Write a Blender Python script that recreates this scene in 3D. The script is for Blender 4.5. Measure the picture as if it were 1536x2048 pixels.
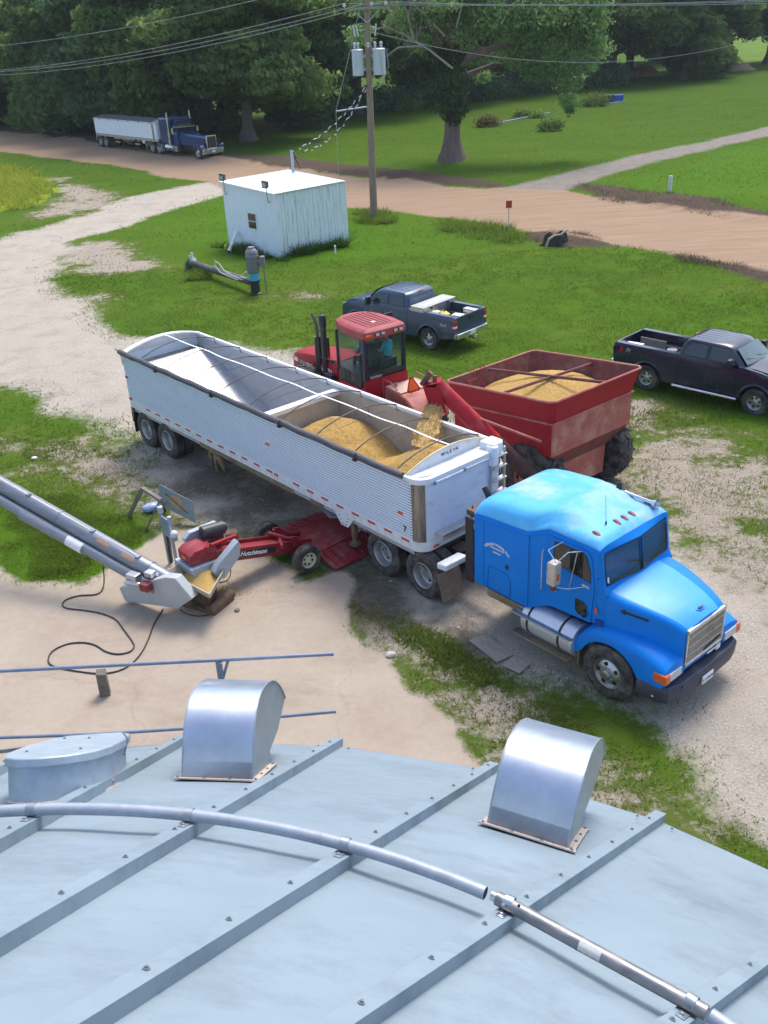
import bpy, bmesh, math, random
import numpy as np
from mathutils import Vector, Matrix, noise as mn
from math import sin, cos, tan, radians, pi, hypot, atan2, sqrt
C = bpy.context.scene.collection
random.seed(7); RNG = np.random.default_rng(7)
for o in list(bpy.data.objects): bpy.data.objects.remove(o)
# ---------------------------------------------------------------- camera
F, PITCH, ROLL, H = 1888.06, radians(27.886), radians(3.0), 11.402
cd = bpy.data.cameras.new('camera'); cam = bpy.data.objects.new('camera', cd); C.objects.link(cam)
_f = Vector((0, cos(PITCH), -sin(PITCH))); _r = Vector((1, 0, 0)); _u = Vector((0, sin(PITCH), cos(PITCH)))
# image u axis (right) and v axis (up) of the tilted camera
cxr = _r*cos(ROLL) - _u*sin(ROLL); cyu = _r*sin(ROLL) + _u*cos(ROLL)
cam.matrix_world = Matrix(((cxr.x, cyu.x, -_f.x, 0), (cxr.y, cyu.y, -_f.y, 0), (cxr.z, cyu.z, -_f.z, H), (0, 0, 0, 1)))
cd.sensor_fit = 'VERTICAL'; cd.sensor_height = 24; cd.lens = F/2048*24; cd.clip_start = .05; cd.clip_end = 3000
bpy.context.scene.camera = cam
# ---------------------------------------------------------------- light
SUN_AZ, SUN_EL = radians(24), radians(60)
w = bpy.data.worlds.new('World'); bpy.context.scene.world = w; w.use_nodes = True
nt = w.node_tree; bg = nt.nodes['Background']; sky = nt.nodes.new('ShaderNodeTexSky'); sky.sky_type = 'NISHITA'
sky.sun_disc = False; sky.sun_elevation = SUN_EL; sky.sun_rotation = SUN_AZ; sky.dust_density = 2.5; sky.air_density = 1.0; sky.ozone_density = 1.5
nt.links.new(sky.outputs[0], bg.inputs[0]); bg.inputs[1].default_value = .15
sd = bpy.data.lights.new('sun', 'SUN'); sd.energy = 1.45; sd.angle = radians(20); sd.color = (1, .95, .87)
so = bpy.data.objects.new('sun', sd); C.objects.link(so)
sdir = Vector((sin(SUN_AZ)*cos(SUN_EL), cos(SUN_AZ)*cos(SUN_EL), sin(SUN_EL)))
so.rotation_euler = sdir.to_track_quat('Z', 'Y').to_euler(); so.location = (0, 0, 40)
vs = bpy.context.scene.view_settings; vs.view_transform = 'Standard'; vs.look = 'None'; vs.gamma = 1; vs.exposure = .98
bpy.context.scene.cycles.max_bounces = 8; bpy.context.scene.cycles.transparent_max_bounces = 12
# ---------------------------------------------------------------- surveying helpers: where a sight line meets a level, a wall plane or the roof
def ray(px, py):
    a, b = px-768, 1024-py
    return (_f*F + cxr*a + cyu*b).normalized()
def G(px, py, z=0.0):
    d = ray(px, py); return Vector((0, 0, H)) + d*((z-H)/d.z)
def GY(px, py, y):
    d = ray(px, py); return Vector((0, 0, H)) + d*(y/d.y)
# ---------------------------------------------------------------- materials
def srgb(r, g, b):
    return tuple(((c/255/12.92) if c/255 <= .04045 else ((c/255+.055)/1.055)**2.4) for c in (r, g, b))
MATS = {}
def M(name, col, rough=.6, metal=0, var=.12, scale=6, bump=0, bscale=60, dirt=None, damt=.0, dscale=2.5, coat=0, spec=.5, stretch=None, detail=5):
    if name in MATS: return MATS[name]
    m = bpy.data.materials.new(name); m.use_nodes = True; t = m.node_tree; N = t.nodes; L = t.links; b = N['Principled BSDF']
    tc = N.new('ShaderNodeTexCoord'); mp = N.new('ShaderNodeMapping'); L.new(tc.outputs['Object'], mp.inputs[0])
    if stretch: mp.inputs['Scale'].default_value = stretch
    n1 = N.new('ShaderNodeTexNoise'); n1.inputs['Scale'].default_value = scale; n1.inputs['Detail'].default_value = detail; n1.inputs['Roughness'].default_value = .65; L.new(mp.outputs[0], n1.inputs[0])
    r1 = N.new('ShaderNodeValToRGB'); r1.color_ramp.elements[0].position = .3; r1.color_ramp.elements[1].position = .7
    r1.color_ramp.elements[0].color = (*[max(0, c*(1-var)) for c in col], 1); r1.color_ramp.elements[1].color = (*[min(1, c*(1+var)) for c in col], 1)
    L.new(n1.outputs[0], r1.inputs[0]); out = r1.outputs[0]
    if dirt is not None and damt > 0:
        n2 = N.new('ShaderNodeTexNoise'); n2.inputs['Scale'].default_value = dscale; n2.inputs['Detail'].default_value = 8; n2.inputs['Roughness'].default_value = .7; L.new(mp.outputs[0], n2.inputs[0])
        mr = N.new('ShaderNodeMapRange'); mr.inputs[1].default_value = .62-.3*damt; mr.inputs[2].default_value = .8-.25*damt; mr.inputs[4].default_value = min(1, .35+damt); L.new(n2.outputs[0], mr.inputs[0])
        mx = N.new('ShaderNodeMix'); mx.data_type = 'RGBA'; L.new(mr.outputs[0], mx.inputs[0]); L.new(out, mx.inputs[6]); mx.inputs[7].default_value = (*dirt, 1); out = mx.outputs[2]
        ma = N.new('ShaderNodeMath'); ma.operation = 'MULTIPLY_ADD'; L.new(mr.outputs[0], ma.inputs[0]); ma.inputs[1].default_value = .35; ma.inputs[2].default_value = rough; L.new(ma.outputs[0], b.inputs['Roughness'])
    else: b.inputs['Roughness'].default_value = rough
    L.new(out, b.inputs['Base Color']); b.inputs['Metallic'].default_value = metal
    b.inputs['Specular IOR Level'].default_value = spec
    if coat: b.inputs['Coat Weight'].default_value = coat; b.inputs['Coat Roughness'].default_value = .08
    if bump:
        n3 = N.new('ShaderNodeTexNoise'); n3.inputs['Scale'].default_value = bscale; n3.inputs['Detail'].default_value = 4; L.new(mp.outputs[0], n3.inputs[0])
        bp = N.new('ShaderNodeBump'); bp.inputs['Strength'].default_value = bump; bp.inputs['Distance'].default_value = .02; L.new(n3.outputs[0], bp.inputs['Height']); L.new(bp.outputs[0], b.inputs['Normal'])
    MATS[name] = m; return m
def MG(name, col, rough=.05, alpha=.55):
    if name in MATS: return MATS[name]
    m = bpy.data.materials.new(name); m.use_nodes = True; b = m.node_tree.nodes['Principled BSDF']
    b.inputs['Base Color'].default_value = (*col, 1); b.inputs['Roughness'].default_value = rough; b.inputs['Alpha'].default_value = alpha; b.inputs['Specular IOR Level'].default_value = .7
    MATS[name] = m; return m
dust = (.30, .24, .17)
BLUE = M('blue paint', (.0, .21, .70), .45, 0, .06, 3, 0, dirt=(.0, .28, .74), damt=.2, dscale=1.3, spec=.22)
BLUEROOF = M('faded sky-lit blue paint', (.09, .44, .80), .45, 0, .10, 2.5, dirt=(.50, .52, .54), damt=.42, dscale=.9, spec=.3)
BLACKR = M('black rubber', (.022, .021, .021), .75, 0, .2, 9, .3, 80, dirt=(.16, .135, .115), damt=.7, dscale=4)
BLACKP = M('black plastic', (.02, .02, .024), .45, 0, .2, 8, dirt=(.09, .08, .07), damt=.25)
CHROME = M('bright metal', (.62, .63, .65), .22, 1, .1, 8, dirt=(.35, .32, .28), damt=.3)
ALU = M('aluminium', (.56, .57, .59), .38, 1, .12, 5, dirt=(.33, .29, .24), damt=.3)
ALUD = M('dirty aluminium', (.42, .37, .30), .42, .9, .25, 5, dirt=(.26, .19, .12), damt=.6)
TRWHITE = M('white trailer panel', (.70, .755, .83), .4, .0, .06, 2, 0, dirt=(.42, .43, .44), damt=.28, stretch=(.4, 1, 2))
WHITEP = M('white paint', (.78, .79, .80), .45, 0, .06, 3, dirt=(.5, .48, .42), damt=.15)
HOODTOP = M('faded sky-lit hood paint', (.05, .35, .74), .42, 0, .08, 2.0, dirt=(.16, .46, .78), damt=.2, dscale=1.4, spec=.4)
DKSTEEL = M('dark chassis steel', (.035, .033, .033), .6, .3, .3, 6, dirt=(.13, .10, .075), damt=.5)
GRAIN = M('golden grain', (.47, .30, .10), .9, 0, .33, 16, 1, 45, dirt=(.30, .18, .05), damt=.2, dscale=9, detail=10, spec=.1)
REDP = M('red machine paint', (.36, .012, .022), .45, 0, .12, 3, dirt=(.30, .04, .04), damt=.22, dscale=1.6, spec=.22)
REDD = M('dusty faded and lit red paint', (.42, .11, .085), .6, 0, .15, 3, dirt=(.52, .30, .20), damt=.5, dscale=1.5)
REDI = M('dull red inside', (.17, .045, .045), .7, 0, .25, 4, dirt=(.25, .14, .11), damt=.5, dscale=2)
STRM = M('falling grain', (.60, .41, .17), .9, 0, .22, 30, .5, 60, spec=.05)
GALV = M('galvanised steel', (.40, .47, .535), .5, .35, .12, 7, .08, 20, dirt=(.42, .44, .45), damt=.25, dscale=1.4)
GALVD = M('weathered grey tube', (.30, .335, .37), .42, .6, .15, 5, dirt=(.30, .29, .27), damt=.3)
ORANGE = M('orange lens', (.75, .13, .02), .25, 0, .1, 20)
REDL = M('red lens', (.5, .02, .02), .25, 0, .1, 20)
YELLOW = M('yellow plastic', (.75, .6, .05), .5, 0, .1, 5)
RUST = M('rusty steel', (.16, .10, .065), .8, .2, .35, 8, .3, 30)
WOODG = M('weathered wood', (.20, .175, .15), .85, 0, .35, 6, .5, 30, stretch=(1, 1, 8))
GLASS = MG('vehicle glass', (.07, .10, .095), .04, .5)
GLASSG = MG('green tinted glass', (.03, .09, .075), .05, .34)
DARK = M('dark interior', (.012, .012, .014), .8)
# ---------------------------------------------------------------- mesh kit
class MB:
    def __init__(s): s.v = []; s.f = []; s.m = []; s.k = 0; s.T = None
    def add(s, vs_, fs, k=None):
        n = len(s.v)
        if s.T is not None: vs_ = [tuple(s.T @ Vector(p)) for p in vs_]
        s.v += [tuple(p) for p in vs_]; s.f += [tuple(i+n for i in f) for f in fs]; s.m += [s.k if k is None else k]*len(fs); return s
    def box(s, x0, x1, y0, y1, z0, z1, k=None):
        return s.add([(x, y, z) for z in (z0, z1) for y in (y0, y1) for x in (x0, x1)], [(0, 2, 3, 1), (4, 5, 7, 6), (0, 1, 5, 4), (2, 6, 7, 3), (0, 4, 6, 2), (1, 3, 7, 5)], k)
    def beam(s, a, b, wd, ht, k=None, up=(0, 0, 1)):
        a = Vector(a); b = Vector(b); d = (b-a).normalized(); x = d.cross(Vector(up))
        if x.length < 1e-4: x = Vector((1, 0, 0))
        x = x.normalized()*wd/2; y = x.cross(d).normalized()*ht/2
        P = [a-x-y, a+x-y, a+x+y, a-x+y, b-x-y, b+x-y, b+x+y, b-x+y]
        return s.add(P, [(0, 1, 2, 3), (7, 6, 5, 4), (0, 4, 5, 1), (1, 5, 6, 2), (2, 6, 7, 3), (3, 7, 4, 0)], k)
    def prism(s, pts, ax, a, b, k=None):
        n = len(pts)
        g = {'y': lambda p, t: (p[0], t, p[1]), 'x': lambda p, t: (t, p[0], p[1]), 'z': lambda p, t: (p[0], p[1], t)}[ax]
        P = [g(p, a) for p in pts]+[g(p, b) for p in pts]
        return s.add(P, [tuple(range(n))[::-1], tuple(range(n, 2*n))]+[(i, (i+1) % n, n+(i+1) % n, n+i) for i in range(n)], k)
    def loft(s, secs, closed=True, cap=True, k=None):
        n = len(secs[0]); V = [p for q in secs for p in q]; f = []
        for j in range(len(secs)-1):
            for i in range(n if closed else n-1):
                i2 = (i+1) % n; f.append((j*n+i, j*n+i2, (j+1)*n+i2, (j+1)*n+i))
        if cap: f += [tuple(range(n))[::-1], tuple((len(secs)-1)*n+i for i in range(n))]
        return s.add(V, f, k)
    def tube(s, path, r, n=10, k=None, cap=True):
        P = [Vector(p) for p in path]; R = r if isinstance(r, (list, tuple)) else [r]*len(P); secs = []; u = None
        for i, p in enumerate(P):
            d = ((P[min(i+1, len(P)-1)]-p).normalized()+(p-P[max(i-1, 0)]).normalized())
            if d.length < 1e-6: d = Vector((0, 0, 1))
            d.normalize()
            if u is None:
                u = d.cross(Vector((0, 0, 1)));
                if u.length < .1: u = d.cross(Vector((1, 0, 0)))
            u = (u-d*u.dot(d)).normalized(); w_ = d.cross(u)
            secs.append([p+(u*cos(2*pi*j/n)+w_*sin(2*pi*j/n))*R[i] for j in range(n)])
        return s.loft(secs, True, cap, k)
    def lathe(s, prof, o=(0, 0, 0), ax=(0, 0, 1), n=24, k=None, cap=False):
        ax = Vector(ax).normalized(); u = ax.cross(Vector((0, 0, 1)))
        if u.length < .1: u = Vector((1, 0, 0))
        u.normalize(); w_ = ax.cross(u); o = Vector(o)
        secs = [[o+ax*h+(u*cos(2*pi*j/n)+w_*sin(2*pi*j/n))*r for j in range(n)] for r, h in prof]
        return s.loft(secs, True, cap, k)
    def ball(s, c, r, k=None, n=10, sc=(1, 1, 1)):
        secs = [[(c[0]+r*sc[0]*sin(pi*(i+.02)/(n+.04))*cos(2*pi*j/(n+2)), c[1]+r*sc[1]*sin(pi*(i+.02)/(n+.04))*sin(2*pi*j/(n+2)), c[2]+r*sc[2]*cos(pi*(i+.02)/(n+.04))) for j in range(n+2)] for i in range(n+1)]
        return s.loft(secs, True, True, k)
    def build(s, name, mats, parent=None, bevel=0, seg=2, ang=38, flat=False, sub=0):
        me = bpy.data.meshes.new(name); me.from_pydata([tuple(p) for p in s.v], [], s.f)
        ml = mats if isinstance(mats, (list, tuple)) else [mats]
        for m in ml: me.materials.append(m)
        if len(ml) > 1: me.polygons.foreach_set('material_index', s.m)
        bm = bmesh.new(); bm.from_mesh(me); bmesh.ops.recalc_face_normals(bm, faces=bm.faces); bm.to_mesh(me); bm.free()
        if not flat:
            me.polygons.foreach_set('use_smooth', [True]*len(me.polygons)); me.set_sharp_from_angle(angle=radians(ang))
        o = bpy.data.objects.new(name, me); C.objects.link(o)
        if parent: o.parent = parent
        if bevel:
            b = o.modifiers.new('bevel', 'BEVEL'); b.width = bevel; b.segments = seg; b.limit_method = 'ANGLE'; b.angle_limit = radians(35); b.harden_normals = False
        if sub:
            q = o.modifiers.new('sub', 'SUBSURF'); q.levels = q.render_levels = sub
        return o
def tag(o, label=None, cat=None, group=None, kind=None):
    if label: o['label'] = label
    if cat: o['category'] = cat
    if group: o['group'] = group
    if kind: o['kind'] = kind
    return o
def thing(name, label, cat, loc=(0, 0, 0), yaw=0, group=None):
    o = bpy.data.objects.new(name, None); C.objects.link(o); o.location = loc; o.rotation_euler = (0, 0, radians(yaw)); o.empty_display_size = .2
    return tag(o, label, cat, group)
def copy_tree(o, parent=None):
    c = o.copy(); C.objects.link(c); c.parent = parent
    for ch in [x for x in bpy.data.objects if x.parent == o]: copy_tree(ch, c)
    return c
def text(name, s, size, mat, parent, loc, xdir, ydir, depth=.004, align='LEFT', arc=0, bold=0, shear=0):
    """lettering as a thin solid; xdir and ydir are the reading and the up direction"""
    cu = bpy.data.curves.new(name, 'FONT'); cu.body = s; cu.size = size; cu.extrude = depth/2; cu.align_x = align; cu.offset = bold; cu.shear = shear
    to = bpy.data.objects.new(name+'_curve', cu); C.objects.link(to); bpy.context.view_layer.update()
    me = bpy.data.meshes.new_from_object(to.evaluated_get(bpy.context.evaluated_depsgraph_get())); bpy.data.objects.remove(to); bpy.data.curves.remove(cu)
    if arc:
        for v in me.vertices:
            a = v.co.x/arc; v.co.x = sin(a)*(arc+v.co.y); v.co.y = cos(a)*(arc+v.co.y)-arc
    me.materials.clear(); me.materials.append(mat); me.name = name
    o = bpy.data.objects.new(name, me); C.objects.link(o); o.parent = parent
    x = Vector(xdir).normalized(); y = Vector(ydir).normalized(); z = x.cross(y)
    o.matrix_local = Matrix(((x.x, y.x, z.x, loc[0]), (x.y, y.y, z.y, loc[1]), (x.z, y.z, z.z, loc[2]), (0, 0, 0, 1)))
    return o
WHC = {}
def wheel(parent, x, y, z, side, R=.55, wd=.28, rr=.305, style='dish', lugs=0, yaw=0, rimmat=None, name='wheel'):
    """side = +1/-1: which way (y) the outer face looks"""
    key = (R, wd, rr, style, side, lugs, rimmat.name if rimmat else '')
    if key not in WHC:
        m = MB(); h = wd/2; ax = (0, side, 0)
        m.lathe([(rr, -h*.85), (R*.8, -h), (R*.95, -h*.93), (R, -h*.75), (R, -h*.3), (R*.985, -h*.28), (R*.985, -h*.2), (R, -h*.18), (R, h*.18), (R*.985, h*.2), (R*.985, h*.28), (R, h*.3), (R, h*.75), (R*.95, h*.93), (R*.8, h), (rr, h*.85)], ax=ax, n=40)
        if lugs:
            for i in range(lugs):
                for sd_ in (-1, 1):
                    a0 = 2*pi*(i+.25*sd_)/lugs; pts = []
                    for t in (0, 1):
                        a = a0+t*.22; y0 = sd_*h*(.04+.98*t)
                        pts.append((a, y0))
                    V = []
                    for (a, yy) in pts:
                        for da in (-.045, .045):
                            for q in (R*.955, R*1.045-(.03 if abs(yy) > h*.9 else 0)):
                                V.append((sin(a+da)*q, side*yy, cos(a+da)*q))
                    m.add(V, [(0, 1, 3, 2), (4, 6, 7, 5), (0, 4, 5, 1), (2, 3, 7, 6), (1, 5, 7, 3), (0, 2, 6, 4)])
        else:
            for i in range(36):
                a = 2*pi*i/36
                for yy in (-h*.62, h*.62):
                    V = [(sin(a+d)*q, side*(yy+e), cos(a+d)*q) for e in (-h*.16, h*.16) for d in (-.05, .05) for q in (R*.99, R*1.006)]
                    m.add(V, [(0, 1, 3, 2), (4, 6, 7, 5), (0, 4, 5, 1), (2, 3, 7, 6), (1, 5, 7, 3), (0, 2, 6, 4)])
        t = m.build('tyre', BLACKR); tm = t.data; bpy.data.objects.remove(t)
        r = MB()
        if style == 'dish':
            r.lathe([(rr*1.02, h*.9), (rr*1.0, h*.96), (rr*.93, h*.9), (rr*.86, h*.3), (rr*.84, -h*.25), (rr*.72, -h*.36), (rr*.42, -h*.30), (rr*.36, h*.0), (rr*.30, h*.25), (rr*.02, h*.28)], ax=ax, n=32)
            nh, hr, hd, lr = 5, rr*.13, rr*.58, rr*.40; yh = -h*.335
        elif style == 'convex':
            r.lathe([(rr*1.02, h*.8), (rr*1.0, h*.95), (rr*.92, h*.9), (rr*.86, h*.62), (rr*.74, h*.82), (rr*.50, h*1.0), (rr*.46, h*.98), (rr*.30, h*.98), (rr*.27, h*1.35), (rr*.2, h*1.42), (rr*.02, h*1.42)], ax=ax, n=32)
            nh, hr, hd, lr = 5, rr*.14, rr*.66, rr*.38; yh = h*.93
        else:
            r.lathe([(rr*1.02, h*.8), (rr*1.0, h*.93), (rr*.9, h*.85), (rr*.84, h*.35), (rr*.6, h*.5), (rr*.35, h*.55), (rr*.22, h*.8), (rr*.02, h*.85)], ax=ax, n=32)
            nh, hr, hd, lr = 6, rr*.15, rr*.62, rr*.3; yh = h*.53
        for i in range(nh):
            a = 2*pi*(i+.3)/nh; c = (sin(a)*hd, side*(yh-.01), cos(a)*hd)
            r.lathe([(hr, 0), (hr, .016), (.002, .017)], o=c, ax=ax, n=12, k=1)
        for i in range(10 if style != 'car' else 6):
            a = 2*pi*i/(10 if style != 'car' else 6); yl = {'dish': -h*.3, 'convex': h*.97, 'car': h*.5}[style]
            r.lathe([(rr*.045, 0), (rr*.045, .03), (.001, .032)], o=(sin(a)*lr, side*yl, cos(a)*lr), ax=ax, n=6)
        ro = r.build('rim', [rimmat or ALU, DARK], ang=30); rm = ro.data; bpy.data.objects.remove(ro)
        WHC[key] = (tm, rm)
    tm, rm = WHC[key]
    o = bpy.data.objects.new(name, tm); C.objects.link(o); o.parent = parent; o.location = (x, y, z); o.rotation_euler = (0, random.uniform(0, 1), radians(yaw))
    q = bpy.data.objects.new('rim', rm); C.objects.link(q); q.parent = o
    return o
def quad(pts, t=.004):
    """thin solid from a polygon"""
    m = MB(); P = [Vector(p) for p in pts]; n = (P[1]-P[0]).cross(P[2]-P[0]).normalized()*t; k = len(P)
    m.add([p+n*.5 for p in P]+[p-n*.5 for p in P], [tuple(range(k)), tuple(range(k, 2*k))[::-1]]+[(i, (i+1) % k, k+(i+1) % k, k+i) for i in range(k)]); return m
def wnoise(x, y, z=0): return mn.noise(Vector((x, y, z)))
# ================================================================ GROUND
def dist_poly(X, Y, pts):
    """signed distance, positive inside"""
    n = len(pts); d = np.full(X.shape, 1e9); ins = np.zeros(X.shape, bool)
    for i in range(n):
        x0, y0 = pts[i]; x1, y1 = pts[(i+1) % n]; ex, ey = x1-x0, y1-y0
        t = np.clip(((X-x0)*ex+(Y-y0)*ey)/(ex*ex+ey*ey+1e-9), 0, 1)
        d = np.minimum(d, (X-x0-t*ex)**2+(Y-y0-t*ey)**2)
        c = ((y0 > Y) != (y1 > Y)); ins ^= c & (X < (x1-x0)*(Y-y0)/((y1-y0) if abs(y1-y0) > 1e-9 else 1e-9)+x0)
    return np.where(ins, 1, -1)*np.sqrt(d)
def PX(*l): return [tuple(G(a, b)[:2]) if b < 5000 else None for a, b in l]
road = [(-190, 285)]+PX((0, 263), (100, 273), (200, 285), (450, 318), (560, 336), (690, 352), (800, 360), (900, 373), (1010, 378), (1130, 380), (1200, 394), (1300, 411), (1400, 424), (1536, 440))+[(75, -2), (68, -8)]+PX((1536, 548), (1420, 522), (1330, 506), (1250, 492), (1170, 480), (1080, 466), (1000, 456), (940, 440), (850, 430), (740, 420), (560, 395), (470, 385), (420, 368), (395, 362), (330, 353), (250, 335), (120, 318), (0, 303))+[(-190, 262)]
gravel1 = PX((420, 362), (395, 364), (340, 378), (260, 395), (200, 425), (140, 440), (60, 462), (0, 478))+[(-40, 62), (-30, 25)]+PX((0, 775), (60, 790), (120, 828), (200, 860), (262, 905), (330, 955), (420, 1005), (480, 1050), (560, 1080), (640, 1110), (700, 1150), (730, 1190), (830, 1240), (930, 1290), (1040, 1370), (1120, 1400), (1250, 1440), (1340, 1500), (1430, 1600), (1536, 1690))+[(9, 9), (12, 13)]+PX((1536, 1265), (1440, 1200), (1380, 1090), (1200, 950), (1000, 870), (640, 720), (400, 690), (235, 660), (205, 640), (160, 600), (118, 560), (108, 520), (150, 482), (250, 450), (335, 422), (450, 388), (480, 380), (470, 362))
patch = PX((1230, 950), (1330, 985), (1536, 1040), (1640, 1100), (1640, 1500), (1500, 1280), (1400, 1180), (1300, 1060), (1180, 980))
conc = PX((-200, 1100), (0, 1133), (60, 1158), (160, 1168), (235, 1128), (345, 1068), (430, 1060), (520, 1100), (610, 1165), (690, 1130), (715, 1160), (700, 1215), (735, 1290), (790, 1335), (850, 1400), (915, 1450), (950, 1500), (985, 1560), (1100, 1640), (1250, 1800))+[(4, 2), (-16, 2), (-16, 18)]
drive = PX((985, 378), (1050, 366), (1200, 327), (1300, 304), (1400, 284), (1536, 254))+[(74, 108), (74, 101)]+PX((1536, 272), (1400, 303), (1300, 326), (1200, 355), (1130, 382), (1100, 400), (1000, 396))
crop = [(-60, 100)]+PX((0, 333), (60, 345), (105, 368), (112, 388), (80, 408), (45, 420), (0, 424))+[(-60, 72)]
field = [(70, 190)]+PX((1300, 150), (1370, 118), (1410, 85), (1440, 40), (1536, 30))+[(400, 400), (400, 160)]+PX((1536, 135), (1440, 140))
far_dirt = PX((1395, 58), (1470, 48), (1480, 72), (1400, 82))
dryp = [PX((90, 350), (180, 365), (240, 385), (200, 415), (60, 440), (40, 425), (110, 400)),
        PX((130, 455), (330, 500), (330, 540), (200, 560), (110, 545)), PX((0, 890), (160, 870), (300, 930), (420, 980), (380, 1010), (250, 960), (100, 985), (0, 960)),
        PX((690, 1190), (800, 1230), (1000, 1360), (1200, 1500), (1330, 1700), (1200, 1620), (980, 1480), (820, 1330), (700, 1260)),
        PX((1260, 830), (1536, 930), (1600, 1260), (1500, 1220), (1350, 1080), (1180, 960)), PX((450, 520), (640, 560), (720, 590), (640, 620), (480, 600)),
        PX((1060, 508), (1180, 495), (1210, 520), (1100, 535)), PX((1020, 575), (1240, 560), (1300, 640), (1120, 640)), PX((110, 560), (260, 600), (400, 660), (250, 680), (160, 620))]
verge = [PX((380, 306), (560, 312), (700, 330), (850, 345), (1020, 368), (1010, 380), (800, 362), (560, 338), (380, 314)), PX((1130, 372), (1190, 368), (1320, 385), (1430, 398), (1536, 422), (1600, 440), (1600, 455), (1400, 428), (1200, 398)),
         PX((1060, 468), (1110, 462), (1200, 478), (1240, 496), (1150, 492), (1060, 480)), PX((1340, 508), (1420, 516), (1536, 540), (1640, 560), (1640, 590), (1536, 562), (1360, 524)), PX((0, 240), (200, 262), (200, 285), (0, 264))]
lush = [PX((1130, 385), (1300, 345), (1536, 285), (1700, 270), (1700, 440), (1536, 410), (1350, 385)), PX((0, 985), (200, 1000), (240, 1110), (160, 1165), (40, 1140)), PX((1270, 620), (1640, 640), (1640, 860), (1330, 860)), PX((420, 380), (700, 430), (900, 480), (700, 520), (400, 480), (330, 430))]
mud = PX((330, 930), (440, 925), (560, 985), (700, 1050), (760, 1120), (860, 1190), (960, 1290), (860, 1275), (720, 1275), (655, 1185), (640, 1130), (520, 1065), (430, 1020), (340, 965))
def spaced(a, b, st0, lo, hi, g):
    out = [a]; x = a; st = st0
    while x < b:
        if x > hi: st *= g
        x += st; out.append(x)
    return np.array(out)
ys = spaced(-12, 900, .30, -12, 46, 1.018)
xr = spaced(0, 500, .30, 0, 20, 1.03); xs = np.concatenate([-xr[::-1][:-1], xr])
Xg, Yg = np.meshgrid(xs, ys)
def nz(X, Y, s, seed=0):
    """smooth value noise, vectorised"""
    x = X*s+seed*17.3; y = Y*s+seed*9.1; xi = np.floor(x).astype(int); yi = np.floor(y).astype(int); fx = x-xi; fy = y-yi
    fx = fx*fx*(3-2*fx); fy = fy*fy*(3-2*fy)
    def h(a, b):
        n = (a*374761393+b*668265263+seed*144665) & 0xffffffff; n = ((n ^ (n >> 13))*1274126177) & 0xffffffff; return ((n ^ (n >> 16)) & 0xffff)/65535.
    return (h(xi, yi)*(1-fx)+h(xi+1, yi)*fx)*(1-fy)+(h(xi, yi+1)*(1-fx)+h(xi+1, yi+1)*fx)*fy
def masks(X, Y):
    jit = (nz(X, Y, 1.1, 1)-.5)*.9+(nz(X, Y, .35, 2)-.5)*1.6+(nz(X, Y, 3.1, 3)-.5)*.35
    far = np.clip(Y/60, .6, 2.2)
    D = {}
    D['road'] = dist_poly(X, Y, road)+jit*.35*far
    D['gravel'] = np.maximum(dist_poly(X, Y, gravel1)+jit*.9, dist_poly(X, Y, patch)*.5+jit*1.6-.75)
    D['conc'] = dist_poly(X, Y, conc)+jit*.3
    D['drive'] = dist_poly(X, Y, drive)+jit*.3*far
    D['crop'] = dist_poly(X, Y, crop)+jit
    D['field'] = dist_poly(X, Y, field)+jit*3
    D['fard'] = dist_poly(X, Y, far_dirt)
    D['dry'] = np.maximum.reduce([dist_poly(X, Y, p)+jit*1.8+{1: -.9, 5: -1.8, 6: -2.5, 7: -4.0, 8: -1.6, 3: .9, 4: .8}.get(i, 0) for i, p in enumerate(dryp)])
    D['verge'] = np.maximum.reduce([dist_poly(X, Y, p) for p in verge])+jit*.8
    D['lush'] = np.maximum.reduce([dist_poly(X, Y, p) for p in lush])+jit*1.8
    return D
DM = masks(Xg, Yg)
Zg = (nz(Xg, Yg, .25, 5)-.5)*.05+(nz(Xg, Yg, .9, 6)-.5)*.02
Zg += np.clip(DM['verge'], 0, 1)*.18+np.clip(DM['crop'], 0, .8)*.25
Zg -= np.clip(DM['road']*.4+.1, 0, 1)*.02
Zg = Zg*np.clip(Yg/25, .2, 1)
near = np.clip(1-DM['conc'], 0, 1); Zg *= near
def sm(d, w_): return np.clip(d/w_*.5+.5, 0, 1)
A1 = np.stack([sm(DM['road'], 1.0), sm(DM['gravel'], .9), sm(DM['conc'], .35), sm(DM['drive'], .9)], -1)
A2 = np.stack([sm(DM['dry'], 1.8), sm(DM['verge'], .8), np.maximum(sm(DM['crop'], .7), 0), sm(DM['lush'], 3.0)], -1)
A3 = np.stack([sm(DM['field'], 6), sm(DM['fard'], 4), np.clip((Yg-60)/60, 0, 1), sm(dist_poly(Xg, Yg, mud)+(nz(Xg, Yg, 1.1, 41)-.5)*1.6, 1.2)], -1)
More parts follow.
